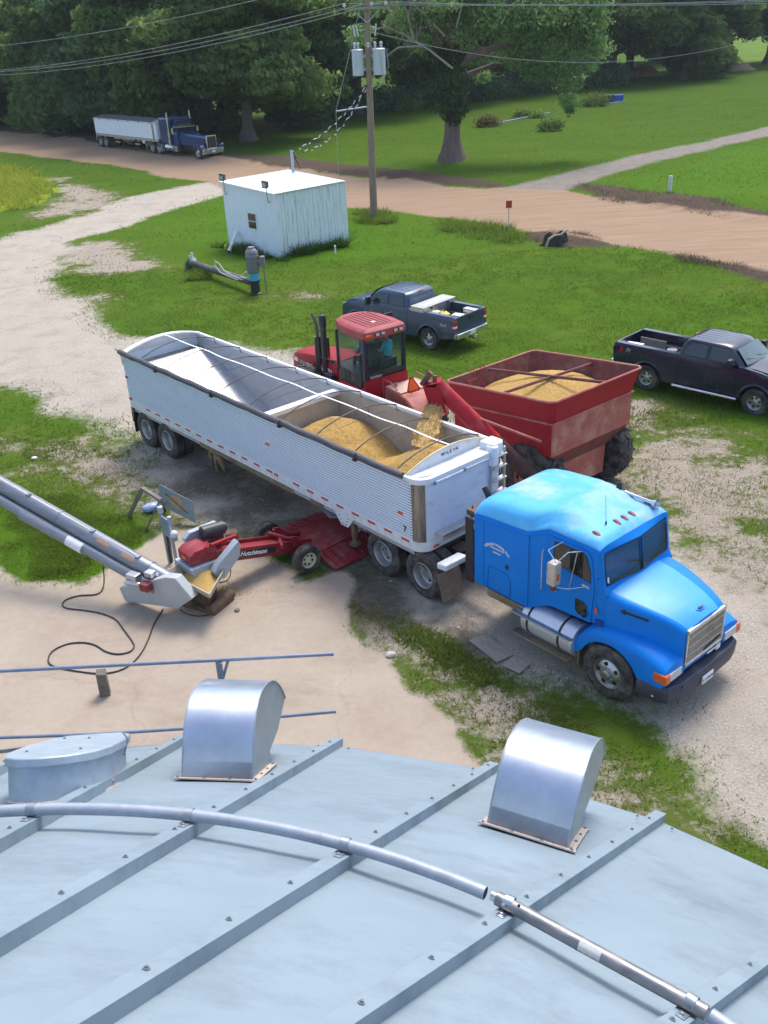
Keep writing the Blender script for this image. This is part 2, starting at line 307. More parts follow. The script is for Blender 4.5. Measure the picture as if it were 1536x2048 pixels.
# ---- one shared ground shader; masks say what lies where, noise breaks their edges
gm = bpy.data.materials.new('ground mix'); gm.use_nodes = True; t = gm.node_tree; N = t.nodes; Lk = t.links; pb = N['Principled BSDF']
geo = N.new('ShaderNodeNewGeometry')
def noise(scale, det=6, rough=.65, stretch=None, rot=0):
    n = N.new('ShaderNodeTexNoise'); n.inputs['Scale'].default_value = scale; n.inputs['Detail'].default_value = det; n.inputs['Roughness'].default_value = rough
    if stretch:
        mp = N.new('ShaderNodeMapping'); mp.inputs['Scale'].default_value = stretch; mp.inputs['Rotation'].default_value = (0, 0, rot); Lk.new(geo.outputs['Position'], mp.inputs[0]); Lk.new(mp.outputs[0], n.inputs[0])
    else: Lk.new(geo.outputs['Position'], n.inputs[0])
    return n.outputs[0]
def ramp(v, stops):
    r = N.new('ShaderNodeValToRGB'); e = r.color_ramp.elements
    while len(e) < len(stops): e.new(.5)
    for i, (p, c) in enumerate(stops): e[i].position = p; e[i].color = (*c, 1)
    Lk.new(v, r.inputs[0]); return r.outputs[0]
def mix(f, a, b):
    m = N.new('ShaderNodeMix'); m.data_type = 'RGBA'
    if isinstance(f, float): m.inputs[0].default_value = f
    else: Lk.new(f, m.inputs[0])
    for i, x in ((6, a), (7, b)):
        if isinstance(x, tuple): m.inputs[i].default_value = (*x, 1)
        else: Lk.new(x, m.inputs[i])
    return m.outputs[2]
def math_(op, a, b=None, c=None):
    m = N.new('ShaderNodeMath'); m.operation = op
    for i, x in enumerate((a, b, c)):
        if x is None: continue
        if isinstance(x, (int, float)): m.inputs[i].default_value = x
        else: Lk.new(x, m.inputs[i])
    return m.outputs[0]
def edge(mask, nscale, k, sharp=.12):
    """break a soft mask with noise"""
    v = math_('MULTIPLY_ADD', math_('SUBTRACT', noise(nscale, 8, .75), .5), k, mask)
    r = N.new('ShaderNodeMapRange'); r.inputs[1].default_value = .5-sharp; r.inputs[2].default_value = .5+sharp; Lk.new(v, r.inputs[0]); return r.outputs[0]
def attr(nm):
    a = N.new('ShaderNodeAttribute'); a.attribute_name = nm; s_ = N.new('ShaderNodeSeparateColor'); Lk.new(a.outputs['Color'], s_.inputs[0]); return s_.outputs[0], s_.outputs[1], s_.outputs[2], a.outputs['Alpha']
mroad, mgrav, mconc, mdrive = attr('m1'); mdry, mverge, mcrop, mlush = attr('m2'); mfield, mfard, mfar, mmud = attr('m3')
g1 = ramp(noise(1.6, 8, .7), [(.25, (.055, .105, .010)), (.5, (.090, .162, .015)), (.75, (.130, .215, .024))])
g2 = ramp(noise(14, 8, .75), [(.3, (.048, .088, .011)), (.6, (.092, .155, .018)), (.8, (.145, .21, .03))])
grass = mix(.5, g1, g2)
olive = ramp(noise(.11, 9, .72, (1, 2.0, 1), .7), [(.36, (.045, .112, .005)), (.5, (.072, .150, .007)), (.62, (.13, .18, .022))]); grass = mix(.38, grass, olive)
lushc = ramp(noise(2.2, 8, .7), [(.3, (.050, .140, .006)), (.7, (.105, .240, .012))])
grass = mix(math_('MULTIPLY', mfar, .5), grass, ramp(noise(.5, 8, .75), [(.3, (.030, .070, .008)), (.7, (.070, .120, .014))])); grass = mix(math_('MULTIPLY', mlush, .55), grass, lushc)
dryc = ramp(noise(5, 8, .75), [(.3, (.10, .09, .035)), (.55, (.21, .175, .09)), (.75, (.36, .30, .19))])
grass = mix(math_('MULTIPLY', edge(mdry, 1.3, 1.5, .3), .55), grass, dryc)
bare = edge(math_('MULTIPLY', mdry, .78), 1.8, 1.8, .10); grass = mix(bare, grass, ramp(noise(16, 6, .8), [(.35, (.26, .21, .155)), (.65, (.50, .44, .36))]))
spots = N.new('ShaderNodeMapRange'); spots.inputs[1].default_value = .66; spots.inputs[2].default_value = .78; spots.inputs[4].default_value = .3; Lk.new(noise(.28, 7, .7), spots.inputs[0]); grass = mix(spots.outputs[0], grass, dryc)
gr1 = ramp(noise(21, 6, .85), [(.34, (.16, .135, .115)), (.5, (.42, .37, .32)), (.64, (.78, .72, .65))])
gr2 = ramp(noise(.8, 8, .7), [(.3, (.27, .23, .19)), (.5, (.48, .415, .33)), (.7, (.58, .515, .42))])
gravel = mix(.5, gr1, gr2)
rd = ramp(noise(.9, 8, .7, (.25, 2.2, 1), radians(-47.5)), [(.3, (.24, .155, .095)), (.5, (.32, .22, .145)), (.7, (.39, .285, .195))])
rd2 = ramp(noise(24, 6, .75), [(.3, (.23, .155, .10)), (.7, (.41, .305, .21))]); roadc = mix(.35, rd, rd2)
rut = N.new('ShaderNodeMapRange'); rut.inputs[1].default_value = .52; rut.inputs[2].default_value = .64; rut.inputs[4].default_value = .5; Lk.new(noise(1.6, 8, .8, (.12, 3.5, 1), radians(-47.5)), rut.inputs[0]); roadc = mix(rut.outputs[0], roadc, (.23, .15, .10))
c1 = ramp(noise(.32, 9, .68), [(.33, (.33, .225, .175)), (.45, (.37, .295, .225)), (.6, (.42, .35, .27)), (.75, (.50, .44, .36))])
c2 = ramp(noise(7, 8, .75), [(.3, (.30, .25, .20)), (.7, (.50, .44, .37))]); concc = mix(.25, c1, c2); concc = mix(math_('MULTIPLY', edge(mconc, .5, 2.6, .35), .0), concc, concc)
spk = ramp(noise(55, 2, .6), [(.40, (.22, .18, .14)), (.52, (.45, .38, .31))]); concc = mix(.16, concc, spk)
crk = N.new('ShaderNodeTexVoronoi'); crk.feature = 'DISTANCE_TO_EDGE'; crk.inputs['Scale'].default_value = .16; wp = N.new('ShaderNodeVectorMath'); wp.operation = 'MULTIPLY_ADD'; nn_ = N.new('ShaderNodeTexNoise'); nn_.inputs['Scale'].default_value = 1.4; nn_.inputs['Detail'].default_value = 8; Lk.new(geo.outputs['Position'], nn_.inputs[0]); Lk.new(nn_.outputs['Color'], wp.inputs[0]); wp.inputs[1].default_value = (1.1, 1.1, 0); Lk.new(geo.outputs['Position'], wp.inputs[2]); Lk.new(wp.outputs[0], crk.inputs[0])
ck = N.new('ShaderNodeMapRange'); ck.inputs[1].default_value = .004; ck.inputs[2].default_value = .001; ck.inputs[4].default_value = .16; Lk.new(crk.outputs['Distance'], ck.inputs[0]); concc = mix(ck.outputs[0], concc, (.16, .115, .075))
stain = N.new('ShaderNodeMapRange'); stain.inputs[1].default_value = .52; stain.inputs[2].default_value = .72; stain.inputs[4].default_value = .7; Lk.new(noise(.55, 9, .7, (.6, 1.3, 1), .6), stain.inputs[0]); concc = mix(stain.outputs[0], concc, (.24, .19, .15))
dv = mix(.75, gr1, ramp(noise(1.2, 7, .7), [(.3, (.13, .12, .095)), (.5, (.20, .175, .15)), (.7, (.27, .235, .20))]))
vg = ramp(noise(9, 8, .8), [(.3, (.050, .034, .025)), (.55, (.115, .085, .062)), (.75, (.20, .155, .11))])
cropc = ramp(noise(3.5, 8, .75), [(.3, (.12, .20, .02)), (.55, (.25, .33, .03)), (.75, (.46, .44, .05))])
fieldc = ramp(noise(.25, 8, .7), [(.3, (.07, .13, .02)), (.7, (.17, .26, .04))])
col = mix(mfield, grass, fieldc); col = mix(mfard, col, (.26, .20, .14)); col = mix(edge(mcrop, 2, .5), col, cropc); col = mix(edge(mverge, 2.5, 1.0, .2), col, vg)
col = mix(edge(mdrive, 2.5, .8, .2), col, dv)
dg = edge(mgrav, 3.0, 1.5, .22); col = mix(dg, col, gravel)
drt = N.new('ShaderNodeMapRange'); drt.inputs[1].default_value = .47; drt.inputs[2].default_value = .62; Lk.new(noise(.45, 8, .7), drt.inputs[0]); col = mix(math_('MULTIPLY', math_('MULTIPLY', dg, drt.outputs[0]), .55), col, (.50, .43, .34))
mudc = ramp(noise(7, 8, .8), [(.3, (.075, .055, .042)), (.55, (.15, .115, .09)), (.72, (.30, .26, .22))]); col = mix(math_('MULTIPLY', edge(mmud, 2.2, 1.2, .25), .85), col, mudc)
col = mix(edge(mroad, 2, .55, .15), col, roadc); mc = edge(mconc, 4, .55, .12); col = mix(mc, col, concc)
Lk.new(col, pb.inputs['Base Color']); pb.inputs['Roughness'].default_value = .95; pb.inputs['Specular IOR Level'].default_value = .04
bmp = N.new('ShaderNodeBump'); bmp.inputs['Distance'].default_value = .05
hard = math_('MAXIMUM', mc, edge(mroad, 2, .55, .15)); Lk.new(math_('MULTIPLY_ADD', hard, -.62, .8), bmp.inputs['Strength']); Lk.new(math_('ADD', math_('MULTIPLY', noise(38, 5, .8), 1.0), math_('MULTIPLY', noise(6, 5, .7), 1.4)), bmp.inputs['Height']); Lk.new(bmp.outputs[0], pb.inputs['Normal'])
# ---- split the one terrain sheet into the surfaces it carries
cls = np.zeros(Xg.shape, int)
for i, k in ((4, 'drive'), (2, 'gravel'), (1, 'road'), (3, 'conc')): cls[DM[k] > 0] = i
fc = cls[:-1, :-1]; ny, nx = Xg.shape; idx = np.arange(nx*ny).reshape(ny, nx)
quads = np.stack([idx[:-1, :-1], idx[:-1, 1:], idx[1:, 1:], idx[1:, :-1]], -1).reshape(-1, 4); fcf = fc.reshape(-1)
PV = np.stack([Xg, Yg, Zg], -1).reshape(-1, 3); AA = [a.reshape(-1, 4) for a in (A1, A2, A3)]
def npmesh(name, V, Q, mat, attrs=(), smooth=True, k=4):
    me = bpy.data.meshes.new(name); me.vertices.add(len(V)); me.vertices.foreach_set('co', V.astype(np.float32).ravel()); me.loops.add(len(Q)*k); me.loops.foreach_set('vertex_index', Q.astype(np.int32).ravel())
    me.polygons.add(len(Q)); me.polygons.foreach_set('loop_start', np.arange(0, len(Q)*k, k, dtype=np.int32)); me.update(calc_edges=True)
    if smooth: me.polygons.foreach_set('use_smooth', np.ones(len(Q), bool))
    for nm, a in attrs:
        at = me.color_attributes.new(nm, 'FLOAT_COLOR', 'POINT'); at.data.foreach_set('color', a.astype(np.float32).ravel())
    me.materials.append(mat); o = bpy.data.objects.new(name, me); C.objects.link(o); return o
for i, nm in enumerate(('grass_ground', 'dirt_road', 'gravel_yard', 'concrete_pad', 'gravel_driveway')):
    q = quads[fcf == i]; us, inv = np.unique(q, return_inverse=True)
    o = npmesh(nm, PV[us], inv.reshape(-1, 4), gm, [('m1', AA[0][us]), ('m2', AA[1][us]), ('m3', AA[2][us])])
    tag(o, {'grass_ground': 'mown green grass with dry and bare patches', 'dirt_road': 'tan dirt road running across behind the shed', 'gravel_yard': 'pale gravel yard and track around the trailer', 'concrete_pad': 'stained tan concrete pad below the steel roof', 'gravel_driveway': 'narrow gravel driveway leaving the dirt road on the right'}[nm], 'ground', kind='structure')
def gz(x, y):
    return 0.0
# ---- grass blades
def leafmat(name, c0, c1, trans=.35, rough=.6):
    m = bpy.data.materials.new(name); m.use_nodes = True; T = m.node_tree; n = T.nodes; l = T.links; b = n['Principled BSDF']; b.inputs['Roughness'].default_value = rough; b.inputs['Specular IOR Level'].default_value = .12
    a = n.new('ShaderNodeAttribute'); a.attribute_name = 'tint'; s_ = n.new('ShaderNodeSeparateColor'); l.new(a.outputs['Color'], s_.inputs[0])
    mx = n.new('ShaderNodeMix'); mx.data_type = 'RGBA'; l.new(s_.outputs[0], mx.inputs[0]); mx.inputs[6].default_value = (*c0, 1); mx.inputs[7].default_value = (*c1, 1)
    m2 = n.new('ShaderNodeMix'); m2.data_type = 'RGBA'; l.new(s_.outputs[1], m2.inputs[0]); l.new(mx.outputs[2], m2.inputs[6]); m2.inputs[7].default_value = (.24, .19, .075, 1)
    l.new(m2.outputs[2], b.inputs['Base Color']); tr = n.new('ShaderNodeBsdfTranslucent'); l.new(m2.outputs[2], tr.inputs[0]); ms = n.new('ShaderNodeMixShader'); ms.inputs[0].default_value = trans
    l.new(b.outputs[0], ms.inputs[1]); l.new(tr.outputs[0], ms.inputs[2]); l.new(ms.outputs[0], n['Material Output'].inputs[0]); return m
GM = leafmat('grass blade', (.084, .150, .015), (.17, .26, .030), .5)
def blades(name, X, Y, Hh, Wd, dry, tint, mat, z0=None):
    n = len(X); a = RNG.uniform(0, 2*pi, n); lean = RNG.normal(0, .95, (n, 2))*Hh[:, None]
    dx = np.cos(a)*Wd/2; dy = np.sin(a)*Wd/2; z0 = np.zeros(n) if z0 is None else z0
    V = np.empty((n, 3, 3)); V[:, 0] = np.stack([X-dx, Y-dy, z0-.01], -1); V[:, 1] = np.stack([X+dx, Y+dy, z0-.01], -1); V[:, 2] = np.stack([X+lean[:, 0], Y+lean[:, 1], z0+Hh], -1)
    T = np.stack([tint, dry, np.zeros(n), np.ones(n)], -1).repeat(3, 0)
    return npmesh(name, V.reshape(-1, 3), np.arange(3*n).reshape(-1, 3), mat, [('tint', T)], smooth=False, k=3)
def scatter(n, y0, y1, hb, wb, thr=.5):
    Y = y0+(y1-y0)*RNG.random(n)**.85; X = (RNG.random(n)*2-1)*(Y*.47+3)
    D = masks(X, Y); den = 1-np.maximum.reduce([sm(D['road'], .8)*1.2, sm(D['gravel'], 1.6)*1.08, sm(D['conc'], .4)*1.2, sm(D['drive'], .6)*1.2])
    bare_ = sm(D['dry'], 1.5)*nz(X, Y, 1.3, 11); clump = nz(X, Y, 1.4, 12)*.6+nz(X, Y, 4.5, 13)*.5
    ok = (RNG.random(n) < den*1.15-bare_*.9) & (clump > .36+.1*RNG.random(n)); X, Y = X[ok], Y[ok]; lushd = D['lush'][ok]; dry_ = np.clip(sm(D['dry'][ok], 2)*RNG.random(len(X))*.9+(RNG.random(len(X)) < .06)*.6, 0, 1)
    Hh = hb*(.5+RNG.random(len(X)))*(.7+.7*clump[ok])*(1+.5*sm(lushd, 2)); return X, Y, Hh, np.full(len(X), wb)*(.6+.8*RNG.random(len(X))), dry_, np.clip(nz(X, Y, .5, 14)*.7+RNG.random(len(X))*.4-.1+.3*sm(lushd, 2), 0, 1)
parts = [scatter(150000, 10, 28, .05, .022), scatter(140000, 26, 50, .065, .035), scatter(90000, 48, 125, .06, .06)]
cat_ = [np.concatenate([p[i] for p in parts]) for i in range(6)]
tag(blades('grass_blades', *cat_, GM), 'short tufts of green and straw grass in the yard', 'grass', kind='stuff')
def patch_blades(name, label, cat, poly, n, h, wd, dry, mat, soft=.9):
    P = np.array(poly); X = RNG.uniform(P[:, 0].min(), P[:, 0].max(), n*3); Y = RNG.uniform(P[:, 1].min(), P[:, 1].max(), n*3); d = dist_poly(X, Y, poly)+(nz(X, Y, 1.5, 21)-.5)*1.0+(nz(X, Y, .6, 23)-.5)*1.0; ok = d > RNG.random(len(X))**2*soft; X, Y, d = X[ok][:n], Y[ok][:n], d[ok][:n]
    k = len(X); Hh = h*(.5+.8*RNG.random(k))*np.clip(.45+d*1.2, .45, 1)*(.6+.8*nz(X, Y, 1.2, 22))
    return tag(blades(name, X, Y, Hh, np.full(k, wd), np.clip(RNG.random(k)*dry, 0, 1), np.clip(RNG.random(k)*.7+.35, 0, 1), mat), label, cat, kind='stuff')
CM = leafmat('crop leaf', (.13, .22, .02), (.42, .44, .05), .4)
patch_blades('crop_field', 'yellow green crop standing at the left edge beyond the track', 'crop', [p for p in crop], 26000, .75, .10, .15, CM)
DB = leafmat('dead brush', (.06, .042, .03), (.20, .15, .105), .1)
for i, p in enumerate(verge[:4]):
    patch_blades('dead_brush', ['brown dead brush along the far edge of the dirt road left of the driveway', 'grey brown dead brush bank right of the driveway mouth', 'dead brush around the stump on the near road edge', 'dead brown brush on the near road edge at the right'][i], 'brush', p, [2200, 5000, 2200, 3500][i], .24, .04, .2, DB, soft=1.6)
WM = leafmat('weed blade', (.025, .070, .010), (.08, .17, .02), .35)
sh = [tuple(p) for p in ((-5.5, 50.6), (-4.4, 50.2), (-.9, 53.6), (-.5, 54.6), (-1.2, 55.0), (-4.9, 51.9), (-8.3, 55.2), (-9.0, 54.8))]
patch_blades('weeds', 'tall green weeds growing along the foot of the white shed', 'weeds', sh, 9000, .6, .05, .03, WM, soft=.5)
patch_blades('weeds', 'tall weeds around the left end of the pump pipe', 'weeds', PX((362, 540), (375, 525), (400, 530), (420, 560), (385, 562)), 1300, .45, .05, .1, GM)
patch_blades('weeds', 'tufts of weeds around the foot of the utility pole', 'weeds', PX((700, 425), (745, 418), (790, 430), (800, 448), (740, 450), (700, 445)), 1500, .4, .06, .1, GM)
patch_blades('weeds', 'tall weeds on the near road edge beside the red marker', 'weeds', PX((880, 440), (1000, 452), (1060, 470), (1040, 492), (960, 480), (870, 460)), 2400, .38, .06, .2, GM, soft=2.5)
patch_blades('weeds', 'clumps of weeds left of the blue truck mudflap', 'weeds', PX((700, 1200), (780, 1225), (900, 1285), (1000, 1370), (900, 1345), (760, 1270), (700, 1235)), 4500, .12, .03, .4, GM)
patch_blades('weeds', 'thick green grass beside the concrete pad near the auger', 'weeds', PX((0, 985), (150, 1000), (260, 1060), (300, 1085), (235, 1125), (160, 1162), (40, 1142), (0, 1100)), 16000, .11, .025, .1, GM)
patch_blades('weeds', 'green grass strip beside the gravel below the blue truck', 'weeds', PX((1000, 1370), (1120, 1400), (1260, 1460), (1380, 1580), (1536, 1700), (1536, 1760), (1330, 1660), (1160, 1500)), 6000, .08, .022, .5, GM)

# ---- loose stones lying on the gravel
n = 26000; Y = 9+24*RNG.random(n)**.9; X = (RNG.random(n)*2-1)*(Y*.47+2); D_ = masks(X, Y); ok = (np.maximum(D_['gravel'], -1) > .1) & (D_['conc'] < 0) & (nz(X, Y, .9, 31) > .38); X, Y = X[ok], Y[ok]; n = len(X)
s_ = (.008+.022*RNG.random(n)**3)[:, None]; base = np.array([(1, 0, 0), (-.4, .8, 0), (-.5, -.8, 0), (0, 0, 1.1)]); a = RNG.uniform(0, 6.28, n); ca_, sa_ = np.cos(a), np.sin(a)
V = np.empty((n, 4, 3))
for k in range(4): V[:, k] = np.stack([X+(base[k, 0]*ca_-base[k, 1]*sa_)*s_[:, 0], Y+(base[k, 0]*sa_+base[k, 1]*ca_)*s_[:, 0], np.full(n, .004)+base[k, 2]*s_[:, 0]*.8], -1)
Q = (np.arange(n)[:, None, None]*4+np.array([(0, 1, 3), (1, 2, 3), (2, 0, 3)])[None]).reshape(-1, 3); Tt = RNG.random(n); tint = np.stack([Tt, np.zeros(n), np.zeros(n), np.ones(n)], -1).repeat(4, 0)
sm_m = leafmat('loose stone', (.20, .165, .14), (.70, .65, .58), 0); tag(npmesh('loose_stones', V.reshape(-1, 3), Q, sm_m, [('tint', tint)], smooth=False, k=3), 'small loose pale stones scattered over the gravel', 'gravel', kind='stuff')

# ---- thin summer haze over the whole place
hz = MB(); hz.box(-620, 620, -40, 960, -1.5, 60); ho = hz.build('haze', [bpy.data.materials.new('haze air')], flat=True); tag(ho, 'thin pale summer haze filling the air', 'haze', kind='stuff')
hm = ho.data.materials[0]; hm.use_nodes = True; hn = hm.node_tree; hn.nodes.clear(); ho_ = hn.nodes.new('ShaderNodeOutputMaterial'); pv_ = hn.nodes.new('ShaderNodeVolumePrincipled'); pv_.inputs['Density'].default_value = .00022; pv_.inputs['Color'].default_value = (.86, .92, 1, 1); hn.links.new(pv_.outputs[0], ho_.inputs['Volume'])
# ================================================================ GRAIN BIN (the steel roof in the foreground)
AX, AY, AZ, SL, RE, TH0, DT = -2.5608, -1.1367, H-.7895, .6775, 9.3436, .0219, .18480
ROOF = M('painted roof steel', (.245, .31, .355), .5, .0, .07, .9, .05, 12, dirt=(.17, .215, .25), damt=.5, dscale=1.0, spec=.4, stretch=(1, 1.6, 1))
SEAL = M('dried tan sealant', (.50, .42, .36), .8, 0, .2, 20)
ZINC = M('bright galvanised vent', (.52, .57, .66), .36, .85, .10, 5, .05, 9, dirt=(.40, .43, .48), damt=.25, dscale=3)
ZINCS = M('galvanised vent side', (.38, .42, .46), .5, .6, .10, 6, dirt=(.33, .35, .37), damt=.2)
TUBE = M('painted ring tube', (.34, .38, .44), .5, .25, .12, 9, dirt=(.27, .25, .25), damt=.2, dscale=5)
TUBED = M('bare weathered tube', (.25, .25, .26), .4, .7, .3, 7, dirt=(.30, .28, .26), damt=.4, dscale=7)
RAIL = M('rail tube', (.22, .25, .32), .45, .4, .15, 8)
BOLT = M('bolt head', (.22, .27, .30), .5, .5, .2, 20)
binr = thing('grain_bin', 'pale grey ribbed conical steel roof with two curved vents in the foreground', 'grain bin', (AX, AY, 0))
def cp(th, r, h=0):
    """point on the roof, in the bin's own frame: h is the height above the sheet"""
    n = 1/sqrt(1+SL*SL); return Vector(((r+h*SL*n)*sin(th), (r+h*SL*n)*cos(th), AZ-SL*r+h*n))
def th(k): return TH0+k*DT
def proj(P):
    v = Vector(P)-Vector((0, 0, H)); d = v.dot(_f); return 768+F*v.dot(cxr)/d, 1024-F*v.dot(cyu)/d
def seen(P):
    x, y = proj(P); return -20 < x < 1556 and y < 2060 and (Vector(P)-Vector((0, 0, H))).dot(_f) > 0
_b = MB(); _b.lathe([(.017, 0), (.016, .004), (.009, .0045), (.009, .013), (.002, .014)], n=8); _o = _b.build('bolt', BOLT); BOLTM = _o.data; bpy.data.objects.remove(_o)
def small(name, me, parent, loc, up):
    o = bpy.data.objects.new(name, me); C.objects.link(o); o.parent = parent; o.location = loc; o.rotation_euler = Vector(up).to_track_quat('Z', 'Y').to_euler(); return o
roofm = MB()
for k in range(34):
    sec = [[cp(th(k+f), r, -.045) for r in (.45, 2, 4, 6, 7.8, RE)] for f in (0, .25, .5, .75, 1)]
    # flat panel between two ribs
    a = [cp(th(k), r, 0) for r in (.45, 9.40/2, RE)]; b = [cp(th(k+1), r, 0) for r in (.45, 9.40/2, RE)]
    rows = []
    for f in np.linspace(0, 1, 9).tolist(): rows.append([cp(th(k), r).lerp(cp(th(k+1), r), f)+Vector((0, 0, .012*wnoise(r*1.1+k*3, f*2.2, k)*(1 if 0 < f < 1 else 0))) for r in np.linspace(.45, RE, 22).tolist()])
    roofm.loft(rows, closed=False, cap=False)
    roofm.add([cp(th(k), RE), cp(th(k+1), RE), cp(th(k+1), RE, -.09), cp(th(k), RE, -.09)], [(0, 1, 2, 3)])
roofm.build('roof_sheet', ROOF, binr, ang=12)
wl = MB(); wl.lathe([(9.2, .0), (9.2, AZ-SL*9.2-.03)], n=68)
for i in range(11): wl.lathe([(9.205, .3+i*.38), (9.225, .34+i*.38), (9.205, .38+i*.38)], n=68)
wl.build('wall', GALV, binr)
for k in range(-4, 9):
    m = MB(); t0 = th(k); nn = Vector((cos(t0), -sin(t0), 0)); hw = .055; hh = .085
    secs = []
    for r in (.5, RE+.02):
        p0 = cp(t0, r, -.02); up = cp(t0, r, 1)-cp(t0, r, 0)
        secs.append([p0-nn*hw, p0-nn*hw+up*(hh+.02), p0+nn*hw*.92+up*(hh+.02), p0+nn*hw*.92])
    m.loft(secs)
    # the turned flange lying on the neighbouring sheet
    f = []
    for r in (.5, RE):
        p0 = cp(t0, r, .004); up = cp(t0, r, 1)-cp(t0, r, 0); f.append([p0-nn*(hw+.05), p0-nn*(hw+.05)+up*.004, p0-nn*hw+up*.012, p0-nn*hw])
    m.loft(f)
    rb = m.build('roof_rib', ROOF, binr, bevel=.006)
    r = 1.4+.1*(k % 3)
    while r < RE:
        up = (cp(t0, r, 1)-cp(t0, r, 0)); c = cp(t0, r, hh+.002)-nn*.012
        if seen(c+Vector((AX, AY, 0))): small('bolt', BOLTM, rb, c, up)
        r += .58
# eave bolts
for k in range(-3, 8):
    for f in (.09, -.09):
        c = cp(th(k+f*1.1), RE-.18, .012)
        if seen(c+Vector((AX, AY, 0))): small('eave_bolt', BOLTM, binr, c, cp(th(k), 1, 1)-cp(th(k), 1, 0))
# ring tube in clamps; one length runs from the left to the gap, another past it
RT = 5.7251; ht = .085+.05
def ringpt(k, h=ht): return cp(th(k), RT, h)
def ring(k0, k1, n, rad, name, mat, bend=True):
    P = []
    for i in range(n+1):
        P.append(ringpt(k0+(k1-k0)*i/n))
    m = MB(); m.tube(P, rad, 16, cap=False)
    # hollow end
    ins = MB()
    m.tube([P[-1], P[-1]+(P[-2]-P[-1]).normalized()*.12], rad*.86, 16, cap=True, k=1)
    m.loft([[P[-1]+(q-P[-1])*s_ for q in ringsec(P[-1], P[-2], rad)] for s_ in (1, .86)], cap=False)
    return m.build(name, [mat, DARK], binr)
def ringsec(a, b, rad):
    d = (a-b).normalized(); u = d.cross(Vector((0, 0, 1))).normalized(); w_ = d.cross(u); return [a+(u*cos(2*pi*j/16)+w_*sin(2*pi*j/16))*rad for j in range(16)]
ring(-2.3, 2.86, 40, .040, 'ring_tube', TUBE)
P = [ringpt(3-.06), ringpt(3+.04)]
m = MB(); pa, pb = ringpt(2.93), ringpt(4.08); m.tube([pa, pa.lerp(pb, .33), pa.lerp(pb, .66), pb], .041, 16, k=0)
d_ = (pb-pa).normalized(); m.tube([pa-d_*.035, pa+d_*.01], .029, 14, k=1); m.lathe([(.043, 0), (.043, .006)], o=pa.lerp(pb, .42), ax=d_, n=16, k=0)
m.ball(pa.lerp(pb, .115)+Vector((0, -.005, .0405)), .009, k=3)
# patch of torn label on the tube
u_ = d_.cross(Vector((0, 0, 1))).normalized(); w_ = u_.cross(d_)
lp = []
for i, t_ in enumerate(np.linspace(.43, .535, 8)):
    c = pa.lerp(pb, float(t_)); lp.append([c+(u_*cos(a)+w_*sin(a))*.0418 for a in np.linspace(-.1+.12*(i % 2), 1.25, 5).tolist()])
m.loft(lp, closed=False, cap=False, k=2)
m.build('ring_tube', [TUBED, CHROME, M('torn label', (.62, .62, .57), .7), DARK], binr)
m = MB(); pc = ringpt(4.10); pd = ringpt(6.6); m.tube([ringpt(4.10+i*.25) for i in range(11)], .040, 14); m.build('ring_tube', TUBE, binr)
for k in range(-2, 6):
    m = MB(); c = ringpt(k); d = (ringpt(k+.02)-ringpt(k-.02)).normalized(); up = (cp(th(k), RT, 1)-cp(th(k), RT, 0)); out = d.cross(up)
    if out.dot(Vector((sin(th(k)), cos(th(k)), 0))) > 0: out = -out
    S = []
    for e in (-.028, .028):
        S.append([c+d*e+(out*cos(a)+up*sin(a))*.047 for a in np.linspace(-pi*.62, pi*1.15, 14).tolist()]+[c+d*e+(out*cos(a)+up*sin(a))*.041 for a in np.linspace(pi*1.15, -pi*.62, 14).tolist()])
    m.loft(S)
    b0 = c-up*.046; m.beam(b0+out*.0, b0+out*.13-up*.0, .05, .006, up=up); m.lathe([(.013, 0), (.013, .014), (.002, .015)], o=b0+out*.10+up*.004, ax=up, n=6); m.lathe([(.02, 0), (.02, .003), (.002, .004)], o=b0+out*.10+up*.003, ax=up, n=12)
    m.build('tube_clamp', GALVD if k != 3 else CHROME, binr, bevel=.002)
